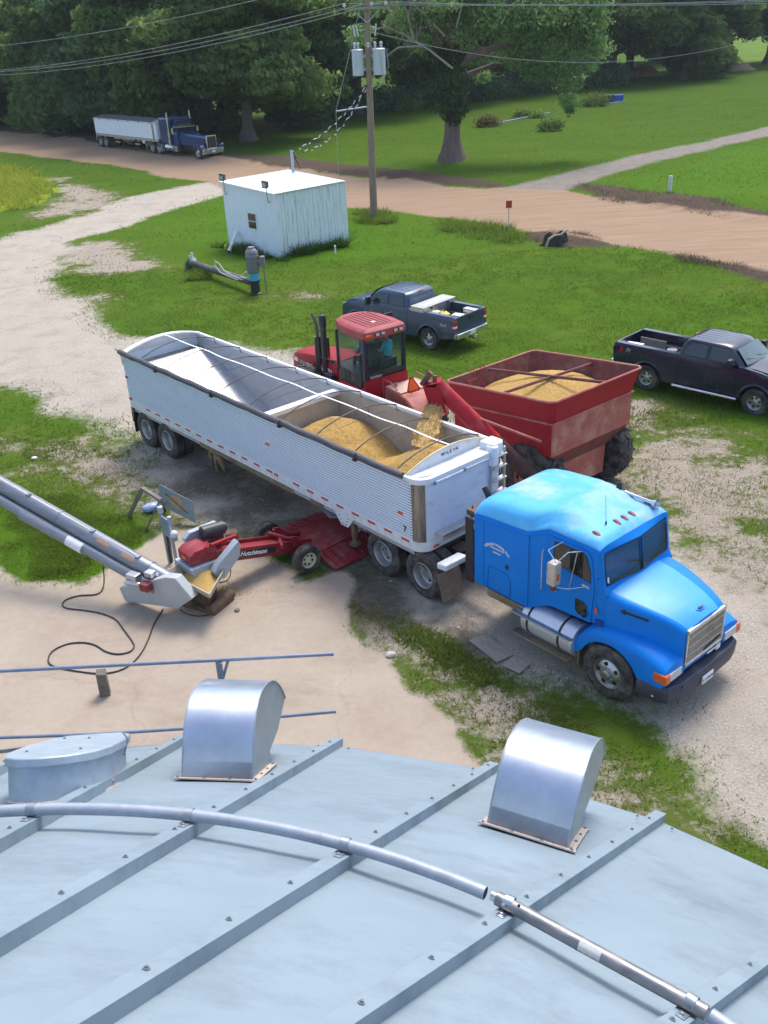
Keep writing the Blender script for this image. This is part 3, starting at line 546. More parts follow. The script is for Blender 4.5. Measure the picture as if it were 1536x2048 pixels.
# curved vents, throat on the sheet and mouth looking down the slope
def vent(pfl, pfr, length, label, k0):
    """pfl, pfr: upslope corners (world)"""
    B = Vector((AX, AY, 0)); a = Vector(pfl)-B; b = Vector(pfr)-B; x = (b-a).normalized(); mid = (a+b)/2; t_ = atan2(mid.x, mid.y)
    dn = Vector((sin(t_), cos(t_), -SL)).normalized(); dn = (dn-x*dn.dot(x)).normalized(); up = x.cross(dn)
    if up.z < 0: up = -up
    wd = (b-a).length
    def W_(s, y, z): return a+x*s+dn*y+up*z
    Z = Vector((0, 0, 1)); hd = Vector((dn.x, dn.y, 0)).normalized()
    Q = W_
    sl = dn.z/sqrt(1-dn.z**2)                 # fall per metre
    prof = [(0, 0), (-.025, .16), (-.03, .32), (-.01, .46), (.04, .58), (.13, .675), (.25, .735), (.40, .775), (.56, .795), (.74, .80), (.92, .785), (1.10, .75), (1.28, .70), (1.46, .63), (1.60, .56)]
    back = [(.80, -.01), (.84, .14), (1.22, .28), (1.57, .49)]
    poly = prof+back[::-1][1:]
    m = MB(); m.loft([[Q(0, *p) for p in prof], [Q(wd, *p) for p in prof]], closed=False, cap=False, k=0)
    m.loft([[Q(.004, p[0]*.99, p[1]*.99) for p in prof], [Q(wd-.004, p[0]*.99, p[1]*.99) for p in prof]], closed=False, cap=False, k=0)
    for s in (0, wd):
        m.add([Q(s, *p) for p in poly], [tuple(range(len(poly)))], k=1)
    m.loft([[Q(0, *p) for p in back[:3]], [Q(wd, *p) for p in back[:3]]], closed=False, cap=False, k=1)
    m.add([Q(.01, *back[2]), Q(wd-.01, *back[2]), Q(wd-.01, *back[3]), Q(.01, *back[3])], [(0, 1, 2, 3)], k=2)
    # folded seam lips
    for s in (-.006, wd+.006):
        m.tube([Q(s, *p) for p in prof], .007, 6, k=1)
    v = m.build('roof_vent', [ZINC, ZINCS, DARK], binr, ang=50); v['label'] = label
    f = MB()
    L_ = .82
    f.T = None
    for (s0, s1, y0, y1) in ((-.07, wd+.07, -.055, .0), (wd, wd+.06, 0, L_+.04), (-.06, 0, 0, L_+.04), (-.07, wd+.07, L_, L_+.05)):
        P_ = [W_(s0, y0, .004), W_(s1, y0, .004), W_(s1, y1, .004), W_(s0, y1, .004)]
        f.add(P_+[p+up*.012 for p in P_], [(0, 1, 2, 3), (4, 5, 6, 7), (0, 1, 5, 4), (1, 2, 6, 5), (2, 3, 7, 6), (3, 0, 4, 7)])
    for s in np.linspace(-.04, wd+.04, 4).tolist(): small('bolt', BOLTM, v, W_(s, -.03, .014), up)
    for y in np.linspace(.0, L_, 4).tolist(): small('bolt', BOLTM, v, W_(wd+.03, y, .014), up)
    f.build('base_flange', [SEAL, BOLT], v)
    pl = MB(); pp = [Q(wd*.40, -.004, .14), Q(wd*.66, -.004, .14), Q(wd*.66, -.004, .20), Q(wd*.40, -.004, .20)]; pl.add(pp, [(0, 1, 2, 3)]); pl.build('maker_plate', GALVD, v, flat=True)
def cone_hit(px, py, off=0):
    d = ray(px, py); t = .3
    while t < 40:
        P = Vector((0, 0, H))+d*t; r = hypot(P.x-AX, P.y-AY)
        if P.z < AZ-SL*r+off: return P
        t += .002
vent(cone_hit(976, 1649), cone_hit(1134, 1699), .86, 'bright curved vent nearest the blue truck', 2)
vent(cone_hit(366, 1557), cone_hit(504, 1562), .86, 'bright curved vent beside the roof hatch', 0)
# roof hatch: flat lidded box, rounded towards the peak
def hatch():
    k = -.26; t_ = th(k); B = Vector((AX, AY, 0)); x = Vector((cos(t_), -sin(t_), 0)); dn = Vector((sin(t_), cos(t_), -SL)).normalized(); up = x.cross(dn)
    if up.z < 0: up = -up
    o = cp(t_, 6.55)
    W_ = lambda s, y, z: o+x*s+dn*y+up*z
    out = [(-.22, 1.42), (.22, 1.42), (.33, 1.25), (.38, .9), (.38, .45), (.32, .2), (.17, .05), (0, 0), (-.17, .04), (-.32, .18), (-.40, .45), (-.40, .9), (-.34, 1.25)]
    m = MB(); m.loft([[W_(s, y, -.03) for s, y in out], [W_(s, y, .30) for s, y in out]]); h = m.build('roof_hatch', GALV, binr, bevel=.01)
    l = MB(); o2 = [(s*1.08+.01, (y-.7)*1.05+.7) for s, y in out]; l.loft([[W_(s, y, .27) for s, y in o2], [W_(s, y, .345) for s, y in o2]]); l2 = l.build('hatch_lid', GALV, h, bevel=.012)
    q = MB()
    for s, y in ((-.25, .4), (.2, .35), (.05, 1.1), (-.2, 1.2)): small('bolt', BOLTM, l2, W_(s, y, .345), up)
    q.tube([W_(.39, .95, .2), W_(.43, .95, .33), W_(.38, .95, .40)], .009, 6); q.build('hatch_latch', GALVD, h); q = MB(); q.beam(W_(.39, .55, .04), W_(.39, .62, .14), .03, .02); q.build('hatch_latch', GALVD, h)
    r_ = MB(); r_.tube([W_(s*1.01, y, -.005) for s, y in out+[out[0]]], .016, 6); r_.build('hatch_seal', SEAL, h)
hatch()
Bv = Vector((AX, AY, 0))
def railp(px, py, y=8.3): return GY(px, py, y)-Bv
for pts, nm in ((((-60, 1346), (0, 1342), (200, 1332), (437, 1320), (665, 1308)), 'guard_rail'), (((-60, 1476), (0, 1475), (200, 1468), (370, 1457), (560, 1433), (670, 1423)), 'guard_rail')):
    m = MB(); m.tube([railp(*p) for p in pts], .021, 12); m.tube([railp(*pts[-1])-Vector((.03, 0, 0)), railp(*pts[-1])+Vector((.012, 0, 0))], .0225, 12); m.build(nm, RAIL, binr)
for px in (437, 130):
    m = MB()
    a = railp(px, 1322 if px == 437 else 1472); bz = AZ-SL*9.2
    m.beam((a.x, a.y, a.z+.0), (a.x, a.y-.02, bz), .07, .012); m.beam((a.x+.03, a.y-.03, a.z), (a.x+.03, a.y-.05, bz), .012, .06)
    m.beam((a.x+.10, a.y, a.z-.01), (a.x+.0, a.y-.02, a.z-.28), .012, .03)
    m.build('rail_post', RAIL, binr)
m = MB(); a, b = railp(-70, 1512, 8.2), railp(57, 1496, 8.2); m.beam(a, b, .012, .05); a, b = railp(-70, 1540, 8.2), railp(12, 1528, 8.2); m.beam(a, b, .012, .04); m.build('ladder_bracket', GALVD, binr, bevel=.003)
# ================================================================ HOPPER TRAILER  (u forward, v left, z up; origin rear centre on the ground)
TXY, TYAW, TL, TW = (-6.554, 28.001), -49.714, 12.86, 1.293
def make_trailer(loc, yaw, label, main=True):
    t = thing('hopper_trailer', label, 'trailer', (loc[0], loc[1], 0), yaw)
    side = M('trailer side', (.76, .83, .93), .4, .0, .04, 2, 0, dirt=(.60, .66, .74), damt=.12, stretch=(.3, 1, 2.5)) if main else M('far trailer side', (.86, .90, .95), .4, 0, .04, 2)
    zt, zb, z0, L = 2.80, 1.13, 1.36, TL
    # corrugated side sheets (horizontal slats are real ridges)
    def sheet(v0, sgn, name):
        n = 22 if main else 1; hh = (zt-z0)/n; pts = []
        for i in range(n):
            z = z0+i*hh
            pts += [(v0, z+hh*.07), (v0+sgn*.012, z+hh*.16), (v0+sgn*.012, z+hh*.84), (v0, z+hh*.93)] if main else [(v0, z), (v0, z+hh)]
        pts += [(v0-sgn*.04, zt), (v0-sgn*.04, z0)]
        m = MB(); m.prism(pts, 'x', .02, L-.28)
        if main:
            for i, f in enumerate(m.f):
                if len(f) == 4:
                    a_, b_ = sorted(set(j % len(pts) for j in f)); m.m[i] = 1 if (b_-a_ == 1 and a_ % 4 == 3 and b_ < 4*n) or (b_-a_ == 1 and a_ % 4 in (0, 2) and b_ < 4*n) else 0
        return m.build(name, [side, M('darker slat groove', (.42, .48, .57), .6, 0, .1, 4)], t, ang=20)  # groove faces get the darker slat colour
    s1 = sheet(-TW, -1, 'side_wall'); sheet(TW, 1, 'side_wall')
    INS = M('inner wall sheet', (.46, .47, .49), .5, .25, .10, 3, dirt=(.42, .36, .28), damt=.35, stretch=(.5, 1, 1.5)) if main else side
    # front wall with rounded corners, rear wall
    def ring(zz, d=0):
        r = .30; P = []
        for a in np.linspace(-pi/2, 0, 7).tolist(): P.append((L-r+cos(a)*(r-d), -TW+r+sin(a)*(r-d), zz))
        for a in np.linspace(0, pi/2, 7).tolist(): P.append((L-r+cos(a)*(r-d), TW-r+sin(a)*(r-d), zz))
        return P
    m = MB(); m.loft([ring(z0-.02), ring(zt), ring(zt, .04), ring(z0-.02, .04)], closed=False, cap=False); fw = m.build('front_wall', TRWHITE if main else side, t)
    m = MB(); m.box(0, .04, -TW+.0, TW-.0, .95, zt); m.build('rear_wall', TRWHITE, t)
    # bottom rail band
    m = MB()
    for s in (-1, 1): m.prism([(s*(TW+.004), zb), (s*(TW+.004), z0), (s*(TW+.016), z0+.012), (s*(TW-.04), z0+.012), (s*(TW-.04), zb)], 'x', 0, L-.25)
    for i in range(46 if main else 0):
        u = .4+i*.268
        for j in range(2): m.ball((u+.03*j, -TW-.007, z0-.12-.05*j), .009, n=4, k=1)
    P0, P1 = ring(zb, -.008), ring(z0, -.008); m.loft([P0, P1, ring(z0, .03), ring(zb, .03)], closed=False, cap=False)
    rail = m.build('bottom_rail', [WHITEP if main else ALU, BLACKP], t, ang=25)
    # top rail
    m = MB()
    for s in (-1, 1): m.box(.0, L-.28, s*TW-.05, s*TW+.05, zt-.02, zt+.07)
    a = ring(zt-.05, -.05); b = ring(zt+.07, -.05); c = ring(zt+.07, .07); d = ring(zt-.05, .07); m.loft([a, b, c, d], closed=False, cap=False)
    m.build('top_rail', WHITEP, t, bevel=.012)
    def arch(u, v, cr=.26): return zt+.07+cr*(1-(v/TW)**2)
    # end caps
    n = 16; vv = [(-1+2*i/n)*(TW-.03) for i in range(n+1)]
    m = MB(); u1 = L-.42; m.loft([[(u1, v, zt-.03) for v in vv], [(u1, v, arch(0, v)) for v in vv], [(u1-.03, v, arch(0, v)) for v in vv], [(u1-.03, v, zt-.03) for v in vv]], closed=False, cap=False)
    m.loft([[(u1, v, zt+.04) for v in vv], [(L-.04-.26*abs(v/TW)**4, v, zt+.06) for v in vv], [(L-.04-.26*abs(v/TW)**4, v, zt-.0) for v in vv]], closed=False, cap=False)
    m.tube([(u1-.015, v, arch(0, v)+.01) for v in vv], .022, 8, k=1)
    cap = m.build('front_cap', [M('cap white', (.66, .68, .70), .45, 0, .08, 4, dirt=(.50, .42, .22), damt=.35), M('cap edge', (.62, .52, .32), .5)], t)
    m = MB(); m.loft([[(.02, v, zt-.02) for v in vv], [(.02, v, arch(0, v, .22)) for v in vv], [(.26, v, arch(0, v, .22)+.01) for v in vv], [(.26, v, arch(0, v, .22)-.03) for v in vv], [(.05, v, zt-.02) for v in vv]], closed=False, cap=False); m.build('rear_cap', WHITEP, t)
    # frame, axles, wheels
    m = MB()
    for s in (-.52, .52): m.box(.1, 2.7, s-.06, s+.06, .72, 1.1); m.box(10.0, L-.1, s-.06, s+.06, .98, 1.12)
    for u in (.35, 2.6): m.box(u-.05, u+.05, -1.15, 1.15, .9, 1.1)
    for du in (.70, 1.94): m.tube([(du, -1.1, .52), (du, 1.1, .52)], .07, 10)
    for u in np.arange(3.2, 12.8, .8).tolist():
        if not (4.7 < u < 6.2 or 9.0 < u < 10.6): m.box(u-.03, u+.03, -1.2, 1.2, 1.04, 1.12)
    m.box(10.6, L-.05, -.5, .5, 1.1, 1.13); m.build('chassis', DKSTEEL, t)
    for u in (.70, 1.94):
        for s in (-1, 1):
            wheel(t, u, s*1.13, .55, s, style='dish'); wheel(t, u, s*.80, .55, s, style='dish')
    for s in (-1, 1):
        m = MB(); m.box(-.02, .0, s*.95-.33, s*.95+.33, .28, 1.1); m.build('mudflap', BLACKP, t)
        m = MB(); m.prism([(.0, .62), (.16, 1.12), (-.02, 1.12), (-.06, .62)], 'y', s*(TW-.03), s*(TW+.0)); m.build('rear_bracket', RUST if main else ALU, t)
    # discharge hoppers under the body
    for uc in (5.5, 9.85):
        m = MB(); m.loft([[(uc-1.6, -.95, 1.12), (uc+1.5, -.95, 1.12), (uc+1.5, .95, 1.12), (uc-1.6, .95, 1.12)], [(uc-.45, -.42, .52), (uc+.45, -.42, .52), (uc+.45, .42, .52), (uc-.45, .42, .52)], [(uc-.42, -.40, .42), (uc+.42, -.40, .42), (uc+.42, .40, .42), (uc-.42, .40, .42)]]); m.build('hopper_chute', ALU, t)
    # landing gear
    for s in (-1, 1):
        m = MB(); m.tube([(10.22, s*1.02, 1.15), (10.22, s*1.02, .42)], .075, 8); m.tube([(10.22, s*1.02, .5), (10.22, s*1.02, .26)], .055, 8); m.lathe([(.14, 0), (.14, .03), (.02, .05)], o=(10.22, s*1.02, .23), n=12)
        m.beam((10.22, s*1.0, .5), (10.7, s*.7, 1.1), .03, .05); m.build('landing_leg', ALUD, t)
        m = MB(); m.prism([(9.85, 1.14), (10.58, 1.14), (10.34, .84), (10.10, .84)], 'y', s*(TW-.02), s*(TW+.004))
        g = m.build('gusset_plate', WHITEP, t)
        q = MB()
        for i in range(3):
            for j in (0, 1): q.ball((10.06+j*.32+(.05*i if j == 0 else -.05*i), s*(TW+.006), 1.08-.09*i), .016, n=5)
        q.build('hole_pattern', BLACKP, g)
    m = MB(); m.box(3.9, 8.2, -TW+.02, -TW+.06, .97, 1.12); m.box(8.9, 9.4, -TW+.02, -TW+.06, .97, 1.12); m.build('side_skirt', ALUD, t)
    if not main:
        m = MB(); n2 = 12
        m.loft([[(u, v, arch(0, v, .22)+.015) for v in vv] for u in np.linspace(.1, L-.45, n2).tolist()]+[], closed=False, cap=False); m.build('tarp_cover', M('grey tarp', (.13, .12, .125), .75, 0, .2, 2), t)
        for u in (1.4, 3.5, 5.6, 7.7, 9.8, 12.1):
            m = MB(); m.box(u-.09, u+.09, -TW-.07, -TW-.045, zt-.02, zt+.06); m.build('tarp_latch', DKSTEEL, t)
        m = MB(); m.prism([(-TW-.014, z0), (-TW-.014, zt), (-TW, zt), (-TW, z0)], 'x', L-.62, L-.30); m.build('corner_post', ALUD, t)
        m = MB()
        for i in range(22): m.box(.3+i*.57, .55+i*.57, -TW-.009, -TW-.004, z0-.06, z0-.02)
        m.build('rivet_strip', DKSTEEL, t)
        for u in (3.4, 7.6): 
            m = MB(); m.box(u, u+1.0, -.9, -.7, .55, .7); m.build('lower_guard', ALU, t)
        return t
    # ---- loading side detail
    INB = M('polished slope sheet', (.66, .67, .69), .24, .9, .06, 2, .03, 6, dirt=(.50, .49, .48), damt=.2)
    def bin_(ua, ub, uc, za, zb_, name, mat):
        m = MB(); zl = .62; hw = TW-.045
        A = [(ua, -hw, za), (ua, hw, za)]; B = [(ub, -hw, zb_), (ub, hw, zb_)]
        ca, cb = uc-.42, uc+.42; k = .42
        sa = min(za, 1.30); 
        m.add([(ua, -hw, za), (ua, hw, za), (ca-.0, k, zl), (ca-.0, -k, zl)], [(0, 1, 2, 3)])
        m.add([(ub, -hw, zb_), (ub, hw, zb_), (cb, k, zl), (cb, -k, zl)], [(3, 2, 1, 0)])
        for s in (-1, 1): m.add([(ua, s*hw, za), (ub, s*hw, zb_), (cb, s*k, zl), (ca, s*k, zl)], [(0, 1, 2, 3)])
        m.add([(ca, -k, zl), (cb, -k, zl), (cb, k, zl), (ca, k, zl)], [(0, 1, 2, 3)])
        return m.build(name, mat, t, flat=True)
    # slope sheets meet the side walls along straight creases
    hw = TW-.042
    m = MB(); m.add([(.42, -hw, 2.46), (.42, hw, 2.46), (5.25, hw, .80), (5.25, -hw, .80)], [(0, 1, 2, 3)]); m.tube([(.42, -hw, 2.46), (.42, hw, 2.46)], .02, 8); m.build('rear_slope_sheet', INB, t, flat=True)
    m = MB(); m.add([(6.98, -hw, 1.75), (6.98, hw, 1.75), (5.25, hw, .80), (5.25, -hw, .80)], [(0, 1, 2, 3)]); m.build('middle_slope_sheet', INS, t, flat=True)
    m = MB(); m.add([(7.12, -hw, 1.75), (7.12, hw, 1.75), (9.6, hw, .80), (9.6, -hw, .80)], [(0, 1, 2, 3)]); m.add([(L-.1, -hw, 2.0), (L-.1, hw, 2.0), (9.6, hw, .80), (9.6, -hw, .80)], [(0, 1, 2, 3)]); m.build('front_slope_sheet', INS, t, flat=True)
    for s in (-1, 1):
        for (ua, ub) in ((.42, 6.98), (7.12, L-.1)):
            m = MB(); m.add([(ua+1.2, s*hw*.998, 1.32), (ub-.6, s*hw*.998, 1.32), (ub-1.6, s*.45, .81), (ua+3.6, s*.45, .81)], [(0, 1, 2, 3)]); m.build('side_slope_sheet', INS, t, flat=True)
        m = MB(); m.box(.06, L-.3, s*hw-.004, s*hw+.001, 1.0, zt-.02); m.build('wall_liner', M('grain dusted liner', (.36, .33, .30), .6, .2, .12, 2.5, dirt=(.42, .34, .25), damt=.4) if False else INS, t, flat=True)
    m = MB(); m.box(.04, .42, -hw, hw, 2.42, 2.46); m.build('rear_ledge', ALUD, t)
    DV = M('dusty divider sheet', (.44, .40, .355), .6, .1, .15, 3, dirt=(.45, .36, .25), damt=.4)
    m = MB(); m.box(7.02, 7.08, -hw, hw, 1.70, 2.62); d = m.build('divider_wall', DV, t)
    m = MB(); m.box(6.92, 7.16, -hw, hw, 2.60, 2.72); m.build('divider_cap', M('divider cap aluminium', (.78, .79, .80), .35, .3, .04, 3), d, bevel=.012)
    m = MB(); m.box(7.085, L-.3, hw-.012, hw-.006, 1.0, zt-.04); m.build('dusty_liner', DV, t, flat=True)
    BOW = M('brown bow tube', (.10, .085, .08), .55, .3, .2, 6)
    for i in range(9):
        u = 1.14+1.368*i; m = MB(); P = []
        for j in range(15):
            v = -TW+.08+(2*TW-.12)*j/14; P.append((u, v, zt+.06+.27*(1-(v/TW)**2)**.9))
        m.tube(P, .016, 8); m.tube([(u, TW-.05, zt+.07), (u+.02, TW-.06, zt-.05), (u+.09, TW-.07, zt-.03)], .009, 6)
        if i in (2, 4, 6, 7): m.tube([(u, -.6, zt+.02), (u, .0, zt+.06), (u, .9, zt+.03)], .006, 5); m.tube([(u, .35, zt+.05), (u, .35, zt+.26)], .006, 5)
        m.build('roof_bow', BOW, t)
    WS = M('white webbing', (.82, .82, .82), .6)
    P = [(u, .03+.02*sin(u*3), zt+.335-.012*abs(sin(u*1.15*2)) if u > .3 else zt+.30) for u in np.linspace(.25, L-.45, 50).tolist()]
    m = MB(); m.loft([[(p[0], p[1]-.022, p[2]), (p[0], p[1]+.022, p[2]), (p[0], p[1]+.022, p[2]+.006), (p[0], p[1]-.022, p[2]+.006)] for p in P]); m.build('ridge_strap', WS, t)
    TARP = M('rolled tarp', (.085, .08, .09), .55, 0, .35, 3, .4, 14, stretch=(1, 4, 4))
    m = MB(); PT = [(u, -TW-.055, zt+.075-.02*sin(u*2.3)**2) for u in np.linspace(.0, L-.48, 60).tolist()]; m.tube(PT, [.074+.012*wnoise(p[0]*1.3, 0)+.004*sin(p[0]*40) for p in PT], 14); tr = m.build('tarp_roll', TARP, t)
    for u in (2.2, 5.1, 8.1, 10.9):
        m = MB(); m.box(u-.05, u+.05, -TW-.15, -TW+.03, zt-.03, zt+.02); m.tube([(u, -TW-.14, zt+.0), (u+.03, -TW-.155, zt+.1), (u+.05, -TW-.10, zt+.16)], .012, 6); m.build('tarp_hook', DKSTEEL, t)
    m = MB(); m.tube([(-.16, -TW+.12, zt+.12), (.02, -TW-.05, zt+.07), (.1, -TW-.06, zt-.3)], .014, 6); m.tube([(-.02, -TW-.06, zt+.07), (-.28, -TW-.03, zt+.10)], .03, 8); m.build('tarp_end_arm', ALUD, t)
    # stainless corner post, rivets
    CP = M('stained stainless post', (.27, .245, .225), .4, .7, .4, 2, dirt=(.13, .10, .075), damt=.5, stretch=(6, 6, .6))
    m = MB(); r = .30; P = [];
    for s in (-1, 1):
        m = MB()
        for zz in (z0+.01, zt-.05): P.append([(L-r+cos(a)*(r+.012), s*(TW-r)+s*sin(a)*(r+.012), zz) for a in np.linspace(pi*.5+.25, pi*.16, 12).tolist()])
        m.loft(P[-2:], closed=False, cap=False); m.build('corner_post', CP, t)
    # clearance lamps
    for (u, v, z) in ((12.22, -TW-.02, 1.92), (7.35, -TW-.02, 2.08), (7.6, -TW-.02, 1.31), (.12, -TW-.02, 1.42), (.1, -TW-.02, 2.1)):
        m = MB(); m.box(u-.07, u+.07, v-.02, v+.02, z-.03, z+.03); m.build('side_marker_lamp', ORANGE if u > 5 else REDL, t, bevel=.01)
    m = MB(); m.box(L-.01, L+.03, -.98, -.82, 1.18, 1.23); m.build('front_marker_lamp', ORANGE, t, bevel=.01)
    for s in (-.9, .9):
        m = MB(); m.box(-.03, 0, s-.08, s+.08, 1.0, 1.1); m.build('tail_lamp', REDL, t, bevel=.01)
    # red and white tape
    RT_ = M('red reflective tape', (.62, .03, .05), .4, 0, .15, 30); WT_ = M('white reflective tape', (.80, .80, .80), .4, 0, .1, 30)
    m = MB(); u = .45; i = 0
    while u < L-.6:
        if random.random() > .05: m.box(u, u+.26, -TW-.012, -TW-.008, z0-.075, z0-.025, k=0)
        m.box(u+.262, u+.52, -TW-.012, -TW-.008, z0-.075, z0-.025, k=1); u += .56; i += 1
    for kk, mm_ in ((0, RT_), (1, WT_)):
        m2 = MB(); m2.v = m.v; m2.f = [f for f, q in zip(m.f, m.m) if q == kk]; m2.m = [0]*len(m2.f); m2.build('reflective_tape', mm_, rail, flat=True)
    
    text('fleet_number', '7', .19, BLACKP, s1, (12.30, -TW-.022, 1.52), (1, 0, 0), (0, 0, 1), bold=.006)
    text('maker_name', 'W I L S O N', .10, BLACKP, cap, (u1+.006, -.02, zt+.17), (0, 1, 0), (0, 0, 1), align='CENTER', bold=.002)
    # front wall: rail rod, walkway, ladder, crank motor cover
    m = MB(); m.tube([(L+.05, -.95, zt-.06), (L+.05, .85, zt-.06)], .022, 8)
    for v in (-.95, -.05, .85): m.box(L-.0, L+.08, v-.03, v+.03, zt-.10, zt-.02)
    m.build('grab_rod', CHROME, t)
    m = MB(); m.box(L, L+.26, -.92, .62, 1.50, 1.54); m.box(L+.25, L+.26, -.92, .62, 1.42, 1.54)
    for i in range(30):
        for j in range(3): m.ball((L+.05+.07*j, -.88+.05*i, 1.545), .013, n=4, k=1)
    m.build('front_walkway', [ALU, M('worn tread', (.72, .70, .64), .5)], t)
    m = MB()
    for v in (.80, 1.22): m.box(L+.02, L+.07, v-.02, v+.02, 1.15, 2.86)
    for z in (1.25, 1.55, 1.85, 2.15, 2.45, 2.72): m.box(L+.0, L+.13, .80, 1.22, z-.025, z+.015)
    m.build('ladder', ALU, t, bevel=.004)
    m = MB(); m.loft([[(L-.12+x_*.20, 1.0+y_*.20, z_) for x_, y_ in ((-1, -1), (.8, -1), (1, -.6), (1, .6), (.6, 1), (-1, 1))] for z_ in (2.72, 3.02)]); m.loft([[(L+.02+x_*.12, .86+y_*.10, z_) for x_, y_ in ((-1, -1), (.8, -1), (1, -.6), (1, .6), (.6, 1), (-1, 1))] for z_ in (2.52, 2.98)]); m.build('tarp_motor_cover', M('bright white plastic', (.86, .87, .88), .4), t, bevel=.03)
    m = MB(); m.tube([(u1, .03, zt+.36), (u1+.02, .03, zt+.28), (u1+.06, .05, zt+.12)], .014, 6); m.build('strap_end', WS, t)
    return t
trailer = make_trailer(TXY, TYAW, 'long white open-top trailer being filled with golden grain, number 7 on side')
# ---- grain inside the trailer and the falling stream
def heap(u, v):
    a = 2.52-.55*hypot((u-8.0)*.95, (v-.25)*.80)
    b = 2.72-.64*hypot((u-11.3)*.95, (v-.50)*.8)
    m_ = max(a, b); m_ = m_+.08*math.log(math.exp((a-m_)/.08)+math.exp((b-m_)/.08))
    return max(m_, 1.25)+.018*wnoise(u*5, v*5)+.05*wnoise(u*1.7, v*1.7, 4)+.01*wnoise(u*13, v*13)
gt = thing('grain_heap', 'two golden heaps of grain in the front half of the white trailer', 'grain', (TXY[0], TXY[1], 0), TYAW)
m = MB(); us = np.linspace(7.09, TL-.34, 160).tolist(); vs_ = np.linspace(-1.245, 1.235, 70).tolist()
m.loft([[(u, v, heap(u, v)) for v in vs_] for u in us], closed=False, cap=False)
m.loft([[(us[0], v, heap(us[0], v)) for v in vs_], [(us[0], v, 1.0) for v in vs_]], closed=False, cap=False)
m.build('grain_surface', GRAIN, gt, ang=60)
def TP(u, v, z): a = radians(TYAW); return Vector((TXY[0]+cos(a)*u-sin(a)*v, TXY[1]+sin(a)*u+cos(a)*v, z))
SP = Vector((0, 0, 0))
def stream(name, label, top, bot, r0, r1, n=2600, seed=3):
    rnd = random.Random(seed); top = Vector(top); bot = Vector(bot); m = MB(); N_ = 26; secs = []
    d = (bot-top); side_ = Vector((-.64, .77, 0)); fr = Vector((.77, .64, 0))
    for i in range(N_+1):
        t_ = i/N_; c = top.lerp(bot, t_)+Vector((.05*wnoise(t_*2.2, 9), .05*wnoise(t_*2.0, 5), 0)); r = r0+(r1-r0)*t_**1.4
        r *= .92; secs.append([c+Vector((cos(a)*r, sin(a)*r*.8, 0))*(1+.45*wnoise(cos(a)*1.3, sin(a)*1.3+7, t_*6)+.2*wnoise(cos(a)*4, sin(a)*4, t_*16)) for a in [2*pi*j/28 for j in range(28)]])
    m.loft(secs)
    for _ in range(n):
        t_ = rnd.random(); c = top.lerp(bot, t_); r = (r0+(r1-r0)*t_**1.4)*abs(rnd.gauss(.95, .22)); a = rnd.uniform(0, 2*pi); p = c+Vector((cos(a)*r, sin(a)*r*.8, rnd.uniform(-.05, .05))); s_ = rnd.uniform(.006, .014)
        m.add([p+Vector((s_, 0, -s_)), p+Vector((-s_, s_, -s_)), p+Vector((-s_, -s_, 0)), p+Vector((0, 0, s_*1.6))], [(0, 1, 2), (0, 1, 3), (1, 2, 3), (2, 0, 3)])
    return tag(m.build(name, STRM, None, ang=60), label, 'grain', kind='stuff')
# ================================================================ BLUE SEMI TRACTOR (origin: middle of the drive axles)
SX, SY, SYAW = 1.287, 18.748, -50.17
semi = thing('semi_tractor', 'bright blue conventional semi tractor with sleeper cab, hitched to the white trailer', 'semi tractor', (SX, SY, 0), SYAW)
def interp(x, pts):
    for (a, b), (c, d) in zip(pts, pts[1:]):
        if x <= c: return b+(d-b)*max(0, (x-a)/(c-a))
    return pts[-1][1]
# cab and sleeper shell
def roofz(u, v):
    zg = interp(u, [(2.15, 2.60), (2.5, 2.65), (3.35, 2.70), (3.6, 2.73), (3.95, 2.87), (5.1, 2.85)])
    w_ = interp(u, [(2.15, 1.20), (3.55, 1.20), (3.9, 1.07), (5.2, 1.03)]); q = min(1, abs(v)/w_)
    edge_ = .19*(1-q**11)**.8 if q < 1 else 0
    # raised fairing: full width over the sleeper, running to a rounded nose above the windscreen
    dome = interp(u, [(2.15, .06), (2.5, .17), (3.5, .21), (4.1, .15), (4.75, .02), (5.2, 0)]); dw = interp(u, [(2.15, .95), (3.5, .95), (4.2, .74), (4.8, .45), (5.2, .3)])
    k = max(0, 1-(abs(v)/(w_*dw))**7); fr = interp(u, [(2.15, 1), (4.7, 1), (4.95, .93), (5.12, .15)])
    return zg-.0+edge_*fr+dome*k**.45, w_, zg
stations = [2.16, 2.22, 2.4, 2.7, 3.0, 3.3, 3.55, 3.65, 3.8, 3.95, 4.2, 4.5, 4.7, 4.85, 4.98, 5.06]
m = MB(); secs = []
for u in stations:
    zz, w_, zg = roofz(u, 0); zb_ = interp(u, [(2.15, 1.03), (3.6, 1.05), (4.06, 1.26), (5.1, 1.32)]); inset = .03 if u == stations[0] else 0
    S = [(u, -w_+.08+inset, zb_), (u, -w_+.01+inset, zb_+.04), (u, -w_+inset, zb_+.2), (u, -w_+inset, zg-.03), (u, -w_+inset+.012, zg)]
    S += [(u, w_*x, roofz(u, w_*x)[0]-(.05 if inset else 0)) for x in (-.985, -.96, -.92, -.86, -.78, -.66, -.5, -.3, 0, .3, .5, .66, .78, .86, .92, .96, .985)]
    S += [(u, w_-inset-.012, zg), (u, w_-inset, zg-.03), (u, w_-inset, zb_+.2), (u, w_-.01-inset, zb_+.04), (u, w_-.08-inset, zb_)]
    secs.append(S)
n_ = len(secs[0])
m.loft(secs, cap=False); m.add(secs[0], [tuple(range(n_))])
# roof faces carry a paler blue: faded paint with sky light painted in
for i, f in enumerate(m.f):
    if len(f) == 4:
        j = min(f) % n_
        if 5 <= j <= 20: m.m[i] = 1
